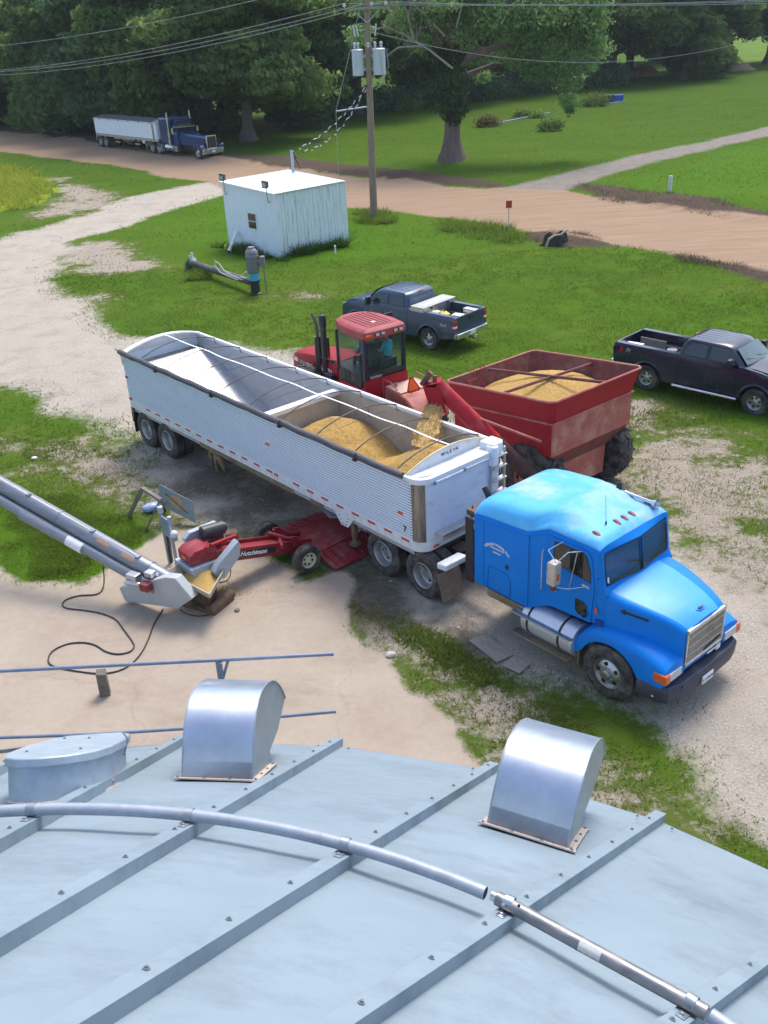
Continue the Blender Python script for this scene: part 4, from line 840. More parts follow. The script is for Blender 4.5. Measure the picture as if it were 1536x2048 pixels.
# front of the cab below and around the windscreen
Fr = secs[-1]
ws_b, ws_t = 2.16, 2.80
m.add([Fr[3], Fr[0], Fr[-1], Fr[-4]][::-1], [(0, 1, 2, 3)])
# windscreen surround: header + pillars, two panes meeting at a forward centre post
cabf = 5.06
def wsp(s, z):   # s -1..1 across
    return (cabf+.10*(1-abs(s))-.0+(ws_t-z)*.16+.02, s*1.0, z)
zt_ = 2.80
m.loft([[Fr[i] for i in range(4, n_-4)], [wsp(-1+2*i/(n_-9), zt_+.02) for i in range(n_-8)]], closed=False, cap=False)
m.loft([[wsp(s, ws_b) for s in (-1, -.5, 0, .5, 1)], [(5.26, s*1.0, 2.02) for s in (-1, -.5, 0, .5, 1)]], closed=False, cap=False)
for s in (-1, 1):
    m.loft([[wsp(s, ws_t+.02), wsp(s*.93, ws_t+.02)], [wsp(s, ws_b), wsp(s*.93, ws_b)]], closed=False, cap=False)
    m.add([wsp(s, ws_t+.02), wsp(s, ws_b), (5.26, s, 2.02), (5.26, s, 1.35), (cabf, s*1.03, 1.35), (cabf, s*1.03, 2.86)], [(0, 1, 2, 3, 4, 5)])
body = m.build('cab_body', [BLUE, BLUEROOF], semi, bevel=0, ang=45)
for s in (-1, 1):
    m = MB(); q = [wsp(s*x, z) for x, z in ((.035, 2.165), (.88, 2.19), (.93, 2.25), (.93, 2.70), (.88, 2.765), (.035, 2.79))]
    m.add(q, [tuple(range(6))]); pane = m.build('windscreen', GLASS, semi, flat=True)
    g_ = MB(); g_.tube(q+[q[0]], .013, 6); g_.build('window_seal', BLACKP, pane)
m = MB(); m.box(3.95, 5.15, -.9, .9, 1.3, 2.1); m.box(4.5, 4.9, -.9, .9, 2.0, 2.14, k=0); m.box(4.1, 4.6, -.75, -.3, 1.4, 2.5, k=1); m.box(4.1, 4.6, .3, .75, 1.4, 2.5, k=1); m.box(3.95, 3.98, -.95, .95, 1.3, 2.8)
m.build('cab_interior', [DARK, M('grey seat', (.05, .05, .055), .9)], semi)
m = MB(); m.tube([(4.72+.19*sin(a)*.4, .5+.21*cos(a), 2.2+.2*sin(a)) for a in [2*pi*i/20 for i in range(21)]], .014, 6); m.build('steering_wheel', BLACKP, semi)
m = MB(); m.box(4.86, 5.06, -.62, -.18, 2.15, 2.20); m.build('dash_papers', WHITEP, semi, bevel=.01)
m = MB(); m.add([wsp(x, z) for x, z in ((-.9, 2.22), (-.86, 2.21), (-.86, 2.33), (-.9, 2.33))], [(0, 1, 2, 3)]); o = m.build('screen_sticker', WHITEP, semi, flat=True); o.location = (.006, 0, 0)
# door and its glass on both sides
for s in (-1, 1):
    Y = lambda u, z, d=0: (u, s*(interp(u, [(3.9, 1.072), (5.2, 1.032)])+.004+d), z)
    dp = [(3.98, 1.30), (4.98, 1.34), (5.02, 2.1), (4.92, 2.70), (4.80, 2.80), (4.05, 2.80), (3.97, 2.72)]
    m = MB(); k = len(dp); m.add([Y(*p) for p in dp]+[Y(*p, .014) for p in dp], [tuple(range(k)), tuple(range(k, 2*k))]+[(i, (i+1) % k, k+(i+1) % k, k+i) for i in range(k)]); door = m.build('door', BLUE, semi, bevel=.008)
    for nm, P in (('door_window', [(4.10, 2.30), (4.93, 2.18), (4.92, 2.42), (4.82, 2.68), (4.74, 2.735), (4.12, 2.735)]), ('peep_window', [(4.63, 1.72), (4.80, 1.73), (4.88, 1.66), (4.88, 1.47), (4.80, 1.42), (4.70, 1.43), (4.64, 1.50)])):
        if nm == 'peep_window' and s > 0: continue
        m = MB(); k = len(P); m.add([Y(*p, .018) for p in P], [tuple(range(k))]); gl = m.build(nm, M('dark door glass', (.012, .016, .018), .06, 0, .1, 3, spec=.8), door, flat=True)
        q = MB(); q.tube([Y(*p, .018) for p in P+[P[0]]], .010, 6); q.build('window_seal', BLACKP, gl)
    m = MB(); m.tube([Y(4.66, 2.23, .03), Y(4.68, 2.73, .03)], .010, 6); m.build('window_post', BLACKP, door)
    m = MB(); m.box(4.10, 4.22, s*1.09, s*1.12, 1.69, 1.82); m.build('door_handle', CHROME, door, bevel=.012)
    m = MB(); m.tube([Y(3.90, 1.62, .05), Y(3.90, 1.66, .10), Y(3.90, 2.46, .10), Y(3.90, 2.50, .05)], .014, 8); m.build('grab_handle', CHROME, semi)
    if s < 0:
        m = MB(); m.ball(Y(4.86, 1.50, .06), .075, n=8, sc=(.8, .6, 1)); m.build('spot_mirror', BLACKP, door)
    # mirrors
    m = MB(); m.box(4.30, 4.48, s*1.42-.10, s*1.42+.10, 2.08, 2.56); mi = m.build('mirror', M('mirror shell', (.60, .52, .44), .4, .3, .1, 5), semi, bevel=.03)
    m = MB(); m.box(4.292, 4.30, s*1.42-.09, s*1.42+.09, 2.1, 2.54); m.build('mirror_glass', CHROME, mi)
    m = MB(); m.ball((4.38, s*1.42, 2.02), .09, n=8, sc=(.8, .8, 1)); m.build('convex_mirror', M('brown mirror back', (.12, .06, .04), .3), mi)
    m = MB(); m.box(4.484, 4.49, s*1.42-.03, s*1.42+.03, 2.2, 2.33); m.build('mirror_marker', ORANGE, mi)
    m = MB(); m.tube([(4.45, s*1.40, 2.58), (4.55, s*1.25, 2.74), (4.72, s*1.07, 2.76)], .012, 6); m.tube([(4.45, s*1.44, 2.56), (4.22, s*1.40, 2.72), (4.30, s*1.07, 2.80)], .011, 6); m.tube([(4.45, s*1.42, 2.04), (4.62, s*1.28, 2.02), (4.86, s*1.07, 2.08)], .012, 6); m.tube([(4.66, s*1.12, 2.76), (4.62, s*1.27, 2.03)], .011, 6); m.box(4.76, 4.92, s*1.06-.012, s*1.06+.012, 2.05, 2.10); m.build('mirror_bracket', CHROME, semi)
# gutter seam
for s in (-1, 1):
    m = MB(); m.tube([(u, s*(roofz(u, 0)[1]+.008), roofz(u, 0)[2]-.03) for u in np.linspace(2.2, 4.95, 24).tolist()], .011, 6); m.build('roof_seam', BLUE, semi)
# sleeper side hatch outline and details
for s in (-1,):
    P = [(2.55, 1.10), (3.10, 1.10), (3.16, 1.18), (3.16, 1.52), (3.06, 1.62), (2.58, 1.62)]
    m = MB(); m.tube([(u, s*1.203, z) for u, z in P+[P[0]]], .006, 5); m.build('locker_outline', M('deep blue gap', (.0, .06, .25), .6), semi)
    m = MB(); m.box(2.78, 2.88, s*1.215, s*1.205, 1.22, 1.24); m.build('locker_latch', CHROME, semi)
    m = MB(); m.ball((3.06, s*1.205, 1.78), .05, n=7, sc=(1, .3, 1)); m.build('sleeper_latch', BLACKP, semi)
    m = MB(); m.tube([(2.45, s*1.203, 1.1), (2.45, s*1.203, 2.55)], .004, 5); m.tube([(3.60, s*1.201, 1.1), (3.60, s*1.201, 2.68)], .005, 5); m.build('panel_seam', M('deep blue gap', (.0, .06, .25), .6), semi)
text('door_lettering', 'GERALD FARMS INC', .075, WHITEP, body, (2.80, -1.207, 2.14), (1, 0, 0), (0, 0, 1), align='CENTER', bold=.003, arc=.42)
text('door_lettering', 'HOME FARM LINE', .045, WHITEP, body, (2.80, -1.207, 2.06), (1, 0, 0), (0, 0, 1), align='CENTER', bold=.002)
text('door_lettering', 'CROWLEY', .045, WHITEP, body, (2.80, -1.207, 1.97), (1, 0, 0), (0, 0, 1), align='CENTER', bold=.002)
# rear wall fairing flap (black extender) behind the sleeper
m = MB(); m.box(1.92, 2.14, -1.19, -1.16, 1.0, 2.48); m.box(1.92, 2.14, 1.16, 1.19, 1.0, 2.48); m.build('side_extender', BLACKP, semi, bevel=.01)
# marker lamps on the cab roof
for v in (-.78, -.22, 0, .22, .78):
    u = 4.78 if abs(v) > .5 else 4.80; z = roofz(u, v)[0]
    m = MB(); m.loft([[(u+a, v+b*w2, z+c) for a, b, c in ((-.11, 0, -.01), (-.05, -1, -.01), (.08, -1, -.015), (.11, 0, -.02), (.08, 1, -.015), (-.05, 1, -.01))] for w2 in (.04,)]+[[(u-.04, v-.02, z+.045), (u-.03, v-.025, z+.045), (u+.03, v-.025, z+.03), (u+.06, v, z+.02), (u+.03, v+.025, z+.03), (u-.03, v+.025, z+.045)]]); m.build('roof_marker_lamp', M('faded amber lamp', (.34, .10, .07), .4), semi)
for (u, v) in ((4.72, -.42), (4.85, .92)):
    m = MB(); z = roofz(u, v)[0]; L_ = .95 if v < 0 else 1.0; m.tube([(u, v, z), (u-.05, v, z+L_*.6)], .0035, 5); m.lathe([(.02, 0), (.012, .05), (.004, .06)], o=(u, v, z), n=8); m.build('antenna', BLACKP, semi)
m = MB(); m.lathe([(.035, 0), (.03, .25), (.045, .60), (.11, .72)], o=(4.25, .78, roofz(4.3, .8)[0]+.06), ax=(1, 0, -.02), n=14); m.box(4.3, 4.34, .76, .80, 2.85, 3.0); m.box(4.75, 4.79, .76, .80, 2.85, 3.0); m.build('air_horn', CHROME, semi)
m = MB(); m.lathe([(.07, 0), (.05, .05), (.04, .14), (.01, .16)], o=(4.1, .8, roofz(4.1, .8)[0]), n=12); m.build('beacon_mount', BLACKP, semi)
# hood
m = MB(); secs = []
def hood_sec(u, w_, zt2, zb2, e=.0):
    S = [(u, -w_-e, zb2)]
    for a in (0, .25, .5, .75, 1): S.append((u+.0, -w_+.12*(1-cos(a*pi/2))-e*(1-a), zt2-.16+.12*sin(a*pi/2)))
    S += [(u, -w_*.6, zt2+.0), (u, -w_*.3, zt2+.028), (u, 0, zt2+.035)]
    return S+[(p[0], -p[1], p[2]) for p in S[::-1][1:]]
for u, w_, zt2, zb2, e in ((5.24, .97, 2.09, 1.25, .03), (5.6, .93, 2.06, 1.2, .02), (6.0, .84, 2.00, 1.15, .0), (6.3, .75, 1.94, 1.05, 0), (6.5, .69, 1.87, .98, 0), (6.60, .66, 1.815, .92, 0), (6.66, .64, 1.77, .90, 0)):
    secs.append(hood_sec(u, w_, zt2, zb2, e))
m.loft(secs, cap=False); m.add(secs[-1], [tuple(range(len(secs[-1])))]); m.add(secs[0], [tuple(range(len(secs[0])))])
nh_ = len(secs[0])
for i, f in enumerate(m.f):
    if len(f) == 4 and 5 <= min(f) % nh_ <= nh_-8: m.m[i] = 1  # top faces paler: fading plus sky brightness painted into the colour
hood = m.build('hood', [BLUE, HOODTOP], semi, ang=50)
m = MB(); m.tube([(5.20, v, 2.10-abs(v)**3*.06) for v in np.linspace(-.95, .95, 9).tolist()], .012, 6); m.build('hood_gap', M('deep blue gap', (.0, .06, .25), .6), semi)
m = MB(); m.prism([(5.95, -.02), (6.50, -.12), (6.55, -.05), (6.55, .08), (6.50, .14)], 'z', 1.98, 1.99); o = m.build('hood_scoop', BLUE, hood, bevel=.01); o.rotation_euler = (0, radians(6.5), 0); o.location = (-.17, 0, .66); 
m = MB(); m.box(6.50, 6.535, -.04, .05, 1.89, 1.925); m.build('hood_latch', BLACKP, hood)
for s in (-1, 1):
    text('hood_badge', '\u2014\u2014\u2014', .15, BLACKP, hood, (5.60, s*.955, 1.80), (1 if s < 0 else -1, .24, 0), (0, 0, 1), bold=.012) if False else None
    m = MB(); a, b = Vector((5.60, s*.955, 1.83)), Vector((6.05, s*.845, 1.80)); m.beam(a, b, .016, .035); m.loft([[a+Vector((-.07, s*.01, 0)), a+Vector((.03, s*.01, .05)), a+Vector((.03, s*.01, -.05))], [a+Vector((-.07, -s*.01, 0)), a+Vector((.03, -s*.01, .05)), a+Vector((.03, -s*.01, -.05))]]); m.build('hood_badge', BLACKP, hood)
# grille
m = MB(); m.box(6.64, 6.70, -.60, .60, 1.00, 1.06, k=0); m.box(6.64, 6.70, -.60, .60, 1.69, 1.76, k=0); m.box(6.64, 6.70, -.60, -.56, 1.0, 1.76, k=0); m.box(6.64, 6.70, .56, .60, 1.0, 1.76, k=0); gr = m.build('grille', CHROME, semi, bevel=.01)
m = MB(); m.box(6.655, 6.665, -.57, .57, 1.04, 1.71); m.build('grille_screen', DARK, gr)
m = MB()
for i in range(28): v = -.55+i*.0407; m.box(6.668, 6.69, v-.0085, v+.0085, 1.05, 1.70)
for z in (1.22, 1.40, 1.58): m.box(6.685, 6.697, -.57, .57, z-.008, z+.008)
m.build('grille_bars', ALU, gr)
m = MB(); m.box(6.667, 6.672, -.57, .0, 1.05, 1.70); m.build('grille_mesh', M('bug screen', (.36, .35, .34), .6, .4, .1, 40), gr)
m = MB(); m.tube([(6.70, -.02, 1.10), (6.70, .5, 1.16)], .012, 6); m.build('grille_strap', BLACKP, gr)
# fenders
for s in (-1, 1):
    arch = [(5.52+.66*cos(a), .52+.66*sin(a)) for a in np.linspace(radians(24), radians(158), 16).tolist()]
    P = [(4.72, .76), (4.70, .86), (4.82, 1.06), (4.98, 1.24), (5.2, 1.36), (5.5, 1.40), (5.85, 1.385), (6.2, 1.34), (6.5, 1.26), (6.66, 1.18), (6.70, 1.05), (6.70, .92), (6.62, .82), (6.2, .80)]+arch[0:]
    P = P[:-1]+[(4.90, .76)]
    m = MB(); secs = []
    n2 = len(P)
    for v, dz in ((.62, .06), (.95, .04), (1.08, .0), (1.155, -.05), (1.18, -.13)):
        secs.append([(u+(0 if z > 1 else 0), s*v, (z+dz if i <= 9 else z)) for i, (u, z) in enumerate(P)])
    m.loft(secs); m.build('fender', BLUE, semi, ang=40)
    m = MB(); m.box(6.50, 6.715, s*.93-.25, s*.93+.24, .93, 1.11); hl = m.build('headlamp', M('clear lamp', (.55, .58, .60), .12, .4), semi, bevel=.02)
    m = MB(); m.box(6.46, 6.722, s*1.05, s*1.192, .925, 1.115); m.build('turn_lamp', ORANGE, hl, bevel=.02)
    wheel(semi, 5.52, s*1.05, .55, s, style='convex')
    for u in (-.66, .66): wheel(semi, u, s*1.10, .55, s, style='dish'); wheel(semi, u, s*.77, .55, s, style='dish')
    m = MB(); m.tube([(3.50, s*.94, .78), (4.74, s*.94, .78)], .335, 28); m.tube([(3.47, s*.94, .78), (3.50, s*.94, .78)], .30, 24); tk = m.build('fuel_tank', M('brushed tank aluminium', (.72, .72, .75), .38, .55, .08, 5, dirt=(.4, .36, .3), damt=.25, stretch=(1, 6, 6)), semi)
    m = MB()
    for u in (3.66, 4.42): m.lathe([(.338, -.025), (.346, -.02), (.346, .02), (.338, .025)], o=(u, s*.94, .78), ax=(1, 0, 0), n=28)
    m.build('tank_strap', BLACKP, tk)
    m = MB(); m.lathe([(.06, 0), (.06, .05), (.03, .06)], o=(4.1, s*.82, 1.06), n=12); m.build('tank_cap', ALU, tk)
    m = MB(); m.box(3.30, 4.74, s*1.24-.09, s*1.24+.07, .92, .95); m.build('upper_step', ALU, semi, bevel=.006)
    m = MB(); m.box(3.28, 4.72, s*1.20-.10, s*1.20+.08, .42, .45); m.build('lower_step', ALUD, semi, bevel=.006)
    m = MB(); m.box(4.80, 4.84, s*1.0-.14, s*1.0+.14, .30, .8); m.build('fender_flap', ALUD, semi)
    m = MB(); m.box(1.36, 1.38, s*.95-.33, s*.95+.30, .18, .82); f_ = m.build('mudflap', M('muddy flap', (.22, .17, .125), .8, 0, .3, 4), semi); f_.rotation_euler = (0, radians(-14), 0); f_.location = (.05, 0, -.32)
    m = MB(); m.box(1.18, 1.46, s*.95-.34, s*.95+.31, .84, .98); o = m.build('flap_hanger', WHITEP, semi, bevel=.03); o.rotation_euler = (0, radians(-8), 0); o.location = (.13, 0, -.02)
    m = MB(); m.box(5.06, 5.12, s*1.06, s*1.075, 1.60, 1.72); m.build('side_lamp', ORANGE, semi, bevel=.01)
    m = MB(); m.box(5.08, 5.24, s*1.03, s*1.06, 1.24, 1.48); m.build('air_intake', M('deep blue gap', (.0, .06, .25), .6), semi, bevel=.01)
    m = MB(); m.box(2.5, 3.5, s*1.12-.03, s*1.12+.03, .86, 1.03); m.build('side_fairing', ALUD, semi)
# bumper
BUMP = M('dark blue-grey bumper', (.045, .05, .075), .45, .1, .15, 4, dirt=(.16, .15, .15), damt=.3)
def bsec(z, o=0): return [(6.14, -1.19-o, z), (6.50, -1.19-o, z), (6.72+o, -1.08-o, z), (6.80+o, -.80, z), (6.83+o, 0, z), (6.80+o, .80, z), (6.72+o, 1.08+o, z), (6.50, 1.19+o, z), (6.14, 1.19+o, z), (6.14, 1.12, z), (6.45, 1.1, z), (6.62, .95, z), (6.62, -.95, z), (6.45, -1.1, z), (6.14, -1.12, z)]
m = MB(); m.loft([bsec(.44, -.05), bsec(.50, .01), bsec(.74, .02), bsec(.81, -.02)]); bp_ = m.build('bumper', BUMP, semi, bevel=.012)
m = MB(); m.tube([(6.77, -.86, .46), (6.82, -.80, .79)], .01, 6); m.build('bumper_seam', DARK, bp_)
m = MB(); m.box(6.85, 6.87, -.22, .12, .52, .68); lp_ = m.build('licence_plate', WHITEP, bp_)
text('plate_text', 'F 218604', .085, M('plate ink', (.05, .08, .2), .6), lp_, (6.872, -.05, .565), (0, 1, 0), (0, 0, 1), align='CENTER')
m = MB(); m.box(6.69, 6.70, .42, .56, .86, .97); m.build('permit_sticker', WHITEP, semi)
m = MB(); m.ball((6.5, -1.215, .62), .025, n=6); m.build('bumper_bolt', CHROME, bp_)
# chassis
m = MB()
for s in (-.42, .42): m.box(-1.1, 6.5, s-.05, s+.05, .62, .92)
for u in (-.66, .66, 5.52): m.tube([(u, -.95, .52), (u, .95, .52)], .09, 10)
m.box(-.6, .6, -.45, .45, .92, 1.0); m.lathe([(.5, 0), (.5, .06), (.1, .07)], o=(0, 0, 1.02), n=24); m.box(2.2, 5.0, -.6, .6, .55, 1.2); m.box(5.2, 6.5, -.5, .5, .5, 1.4); m.build('chassis', DKSTEEL, semi)
m = MB(); m.tube([(1.98, -.55, 1.1), (1.98, -.55, 2.55), (1.95, -.55, 2.72), (1.84, -.55, 2.86)], [.07, .07, .065, .062], 12); m.build('exhaust_stack', BLACKP, semi)
m = MB(); m.box(1.84, 2.12, -1.06, -.66, 2.44, 2.56, k=0); m.tube([(1.9, -.9, 2.5), (1.75, -.75, 2.3), (1.9, -.6, 2.0), (1.2, -.1, 1.5), (.9, .0, 1.7)], .014, 6, k=1); m.tube([(1.9, -.95, 2.6), (1.8, -.85, 2.4), (2.0, -.8, 2.2)], .02, 6, k=1); m.build('rear_fittings', [RUST, BLACKP], semi)
for v in (-.45, .42):
    m = MB(); m.tube([(5.18, v, 2.13), (5.10, v-.25, 2.22), (5.06, v-.52, 2.30)], .009, 5); m.beam((5.16, v-.10, 2.17), (5.08, v-.60, 2.33), .008, .02); m.build('wiper', BLACKP, semi)
# ================================================================ GRAIN CART (pulled by the red tractor); body leans forward a little, hitch low
CX, CY, CYAW, CZ, TILT = 4.25, 22.97, -51.3, 3.0, .102
cart = thing('grain_cart', 'red wide-mouthed grain cart with unloading auger swung over the white trailer', 'grain cart', (CX, CY, 0), CYAW)
def rr_(a, b, z, ch=.12, tl=1):
    P = [(-a, -b+ch), (-a+ch, -b), (a-ch, -b), (a, -b+ch), (a, b-ch), (a-ch, b), (-a+ch, b), (-a, b-ch)]
    return [(x, y, z+x*TILT*tl) for x, y in P]
m = MB(); m.loft([rr_(1.835, 1.705, 3.0), rr_(1.70, 1.53, 2.38, .10)], cap=False, k=0); m.loft([rr_(1.67, 1.50, 2.40, .10), rr_(1.80, 1.67, 2.99)], cap=False, k=2)
for i, f in enumerate(m.f):
    pass
m.build('flared_top', [REDP, REDD, REDI], cart, ang=15)
m = MB(); m.tube([p for p in rr_(1.835, 1.705, 3.0)]+[rr_(1.835, 1.705, 3.0)[0]], .032, 6); m.build('rim_tube', REDD, cart)
m = MB(); S0, S1 = rr_(1.70, 1.53, 2.38, .03), rr_(1.70, 1.53, 1.52, .03); m.loft([S0, S1], cap=False, k=0)
# rear-facing sheets get the paler dusty red to paint in sunlight
b_ = m.build('hopper_box', [REDP, REDD], cart, ang=15)
for p in b_.data.polygons:
    if p.center.x > 1.6: p.material_index = 1
LB = lambda z, t=0: [(x+.55, y, z+x*TILT) for x, y in ((-.93+t, -.84+t), (.93-t, -.84+t), (.93-t, .84-t), (-.93+t, .84-t))]
m = MB(); m.loft([[(x, y, 1.52+x*TILT) for x, y in ((-1.70, -1.53), (1.70, -1.53), (1.70, 1.53), (-1.70, 1.53))], LB(1.14)], cap=False); m.build('hopper_slope', M('muddy red paint', (.20, .035, .03), .7, 0, .3, 3, dirt=(.16, .10, .07), damt=.5), cart, ang=15)
m = MB(); m.loft([LB(1.14), LB(.36, .02)], cap=True); lb = m.build('lower_box', REDD, cart, ang=15)
m = MB(); m.tube([(1.71, -1.54, 2.38+.173), (1.71, 1.54, 2.38+.173)], .03, 6); m.tube([(-1.71, -1.54, 2.38-.173), (1.71, -1.54, 2.38+.173)], .03, 6); m.build('seam_rail', REDD, cart)
Bc = REDI
m = MB(); m.tube([(-1.68, -.25, 2.80), (1.66, .48, 3.06)], .04, 6); m.tube([(0, -1.62, 2.90), (.25, 1.64, 2.92)], .04, 6); m.build('cross_brace', Bc, cart)
m = MB()
for a in (-1.15, -.72): m.tube([(-1.62, a, 2.76), (-1.15, a+.1, 2.05)], .02, 6)
for i in range(3): m.tube([(-1.60+.16*i, -1.14+.03*i, 2.70-.24*i), (-1.60+.16*i, -.71+.03*i, 2.70-.24*i)], .015, 6)
m.build('inside_ladder', REDP, cart)
for v in (-.75, -.35):
    m = MB(); m.tube([(-1.86, v, 2.80), (-1.84, v, 2.96), (-1.78, v, 2.98), (-1.72, v, 2.80)], .018, 6); m.build('rim_hook', REDD, cart)
m = MB(); m.tube([(.95, -1.2, .9), (.95, 1.2, .9)], .10, 10); m.box(-2.6, .6, -.12, .12, .55, .75); m.box(-.9, .9, -.7, .7, .62, .8); m.beam((-3.6, .0, .5), (-2.3, 0, .65), .18, .14); m.build('axle_frame', REDP, cart)
for s in (-1, 1): wheel(cart, .95, s*1.32, .90, s, R=.90, wd=.60, rr=.40, style='convex', lugs=20, rimmat=REDD)
TC0 = Vector((4.148, 22.42, 0)); ca, sa = cos(radians(CYAW)), sin(radians(CYAW))
def CW(u, v, z): return (Vector((TC0.x+ca*u-sa*v, TC0.y+sa*u+ca*v, z)))
def CL(u, v, z):
    P = CW(u, v, z)-Vector((CX, CY, 0)); return Vector((ca*P.x+sa*P.y, -sa*P.x+ca*P.y, z))
A_, B_ = CL(-.66, -3.02, 3.58), CL(.44, -2.17, 2.20); ax_ = (B_-A_).normalized()
AUG = M('glossy red tube', (.40, .012, .02), .38, 0, .08, 3, dirt=(.38, .12, .10), damt=.3, spec=.3)
m = MB(); m.tube([A_, B_], .20, 24); m.lathe([(.215, 0), (.215, .05)], o=A_+ax_*.05, ax=ax_, n=24); m.lathe([(.215, 0), (.215, .05)], o=A_.lerp(B_, .45), ax=ax_, n=24); au = m.build('unload_auger', AUG, cart)
m = MB(); m.tube([B_, B_+ax_*1.6], .19, 20); m.build('auger_lower_tube', M('muddy dark tube', (.07, .03, .025), .8, 0, .4, 4), cart)
m = MB(); m.tube([CL(1.42, -1.60, 2.30), A_.lerp(B_, .50)], .035, 8); m.tube([CL(-1.2, -1.55, 2.0), A_.lerp(B_, .35)], .025, 8); m.build('auger_brace', REDD, cart)
d_ = Vector((-ax_.x, -ax_.y, 0)).normalized(); sd2 = Vector((-d_.y, d_.x, 0))
hd_ = A_-ax_*.02
m = MB()
o_ = hd_; dn_ = Vector((0, 0, -1))
for s, w2 in ((1, .25), (-1, .25)):
    P = [o_+sd2*s*.20+d_*.26, o_+sd2*s*.20-d_*.14, o_+sd2*s*.24-d_*.30+dn_*.62, o_+sd2*s*.24+d_*.10+dn_*.50]
    m.add(P+[p+sd2*s*.012 for p in P], [(0, 1, 2, 3), (4, 5, 6, 7), (0, 1, 5, 4), (1, 2, 6, 5), (2, 3, 7, 6), (3, 0, 4, 7)])
m.add([o_+sd2*.20+d_*.26, o_-sd2*.20+d_*.26, o_-sd2*.24+d_*.12+dn_*.42, o_+sd2*.24+d_*.12+dn_*.42], [(0, 1, 2, 3)]); m.add([o_+sd2*.20+d_*.26, o_-sd2*.20+d_*.26, o_-sd2*.20-d_*.14+Vector((0, 0, .12)), o_+sd2*.20-d_*.14+Vector((0, 0, .12))], [(0, 1, 2, 3)])
m.build('spout', REDP, au)
m = MB(); m.tube([o_+d_*.10+Vector((0, 0, .30)), o_+d_*.32+Vector((0, 0, -.02))], .07, 10); m.box(*[q for ax__ in range(3) for q in ((o_+d_*.15)[ax__]-.06, (o_+d_*.15)[ax__]+.06)]); m.tube([o_+d_*.0+Vector((0, 0, .22)), o_+d_*.02+Vector((0, 0, .02))], .05, 8); m.build('auger_gearbox', REDI, au)
def CWl(P): return Vector((CX+ca*P.x-sa*P.y, CY+sa*P.x+ca*P.y, P.z))
st = CWl(o_+dn_*.35-d_*.02)
_tr = G(848, 885, 2.60)
stream('falling_grain', 'stream of golden grain pouring from the red auger spout into the trailer', st, _tr, .16, .32, 3200)
# grain in the cart
cg = thing('grain_load', 'golden grain piled inside the red grain cart', 'grain', (CX, CY, 0), CYAW)
m = MB(); us = np.linspace(-1.65, 1.65, 60).tolist(); vs_ = np.linspace(-1.49, 1.49, 54).tolist()
def ch_(u, v):
    z = 2.93-.25*hypot(u+.15, (v-.35)*.9)-.10*max(0, hypot(u, v)-.9)**2+u*.06+.012*wnoise(u*5, v*5, 3)+.03*wnoise(u*1.7, v*1.7, 8)
    return z
m.loft([[(u, v, ch_(u, v)) for v in vs_ if True] for u in us], closed=False, cap=False)
m.build('grain_surface', GRAIN, cg, ang=60)
# ================================================================ RED ARTICULATED TRACTOR
tx = thing('farm_tractor', 'red articulated farm tractor with glass cab between trailer and blue pickup', 'tractor', (-.15, 27.18, 0), 124)
m = MB()
def rfs(z, k, e=0): return [(x*k+e, y*k, z) for x, y in ((-.86, -.62), (-.80, -.74), (-.2, -.80), (.5, -.74), (1.0, -.55), (1.17, -.25), (1.2, 0), (1.17, .25), (1.0, .55), (.5, .74), (-.2, .80), (-.80, .74), (-.86, .62))]
m.loft([rfs(3.12, .96), rfs(3.20, 1.0), rfs(3.34, .98), rfs(3.40, .90), rfs(3.42, .8)]); rf_ = m.build('cab_roof', M('pink faded roof paint', (.36, .065, .07), .5, 0, .08, 3, dirt=(.42, .16, .14), damt=.3, spec=.25), tx, ang=30)
m = MB()
for v in np.linspace(-.42, .42, 7).tolist():
    h_ = .72-.5*v*v; m.tube([(-h_+.12, v, 3.425), (h_+.10, v, 3.425)], .012, 5)
m.tube([(-.62, v, 3.424) for v in (-.5, 0, .5)], .008, 5); m.build('roof_grooves', M('groove shadow paint', (.12, .015, .02), .6), rf_)
m = MB(); m.box(-.30, -.16, -.05, .06, 3.424, 3.430); m.build('roof_decal', WHITEP, rf_)
for v in (-.52, -.33, .12, .31):
    m = MB(); m.box(-.885, -.84, v-.08, v+.08, 3.20, 3.30); l_ = m.build('work_lamp', BLACKP, rf_, bevel=.01)
    m = MB(); m.box(-.892, -.884, v-.062, v+.062, 3.215, 3.285); m.build('lamp_glass', M('lamp glass', (.55, .55, .52), .15), l_)
m = MB(); m.box(-.87, -.83, .50, .70, 3.20, 3.28); m.build('rear_flasher', ORANGE, rf_, bevel=.01)
# cab frame and glass
m = MB()
def cbs(z, k=1): return [(-.74, -.70*k, z), (-.60, -.74*k, z), (.75, -.70*k, z), (.95, -.45*k, z), (.95, .45*k, z), (.75, .70*k, z), (-.60, .74*k, z), (-.74, .70*k, z)]
m.loft([cbs(1.55), cbs(1.95), cbs(2.02)], cap=True); m.box(-.76, -.70, -.70, .70, 1.95, 2.10); m.build('cab_base', BLACKP, tx)
for u, v in ((-.70, .70), (-.70, -.70), (.72, .70), (.72, -.70)):
    m = MB(); m.beam((u, v, 1.9), (u+(.0 if u > 0 else .0), v, 3.14), .13 if u < 0 else .07, .09); m.build('cab_pillar', BLACKP, tx, bevel=.01)
gl = MB(); gl.add([(-.74, -.62, 2.10), (-.74, .62, 2.10), (-.74, .62, 3.12), (-.74, -.62, 3.12)], [(0, 1, 2, 3)]); gl.build('rear_glass', GLASSG, tx, flat=True)
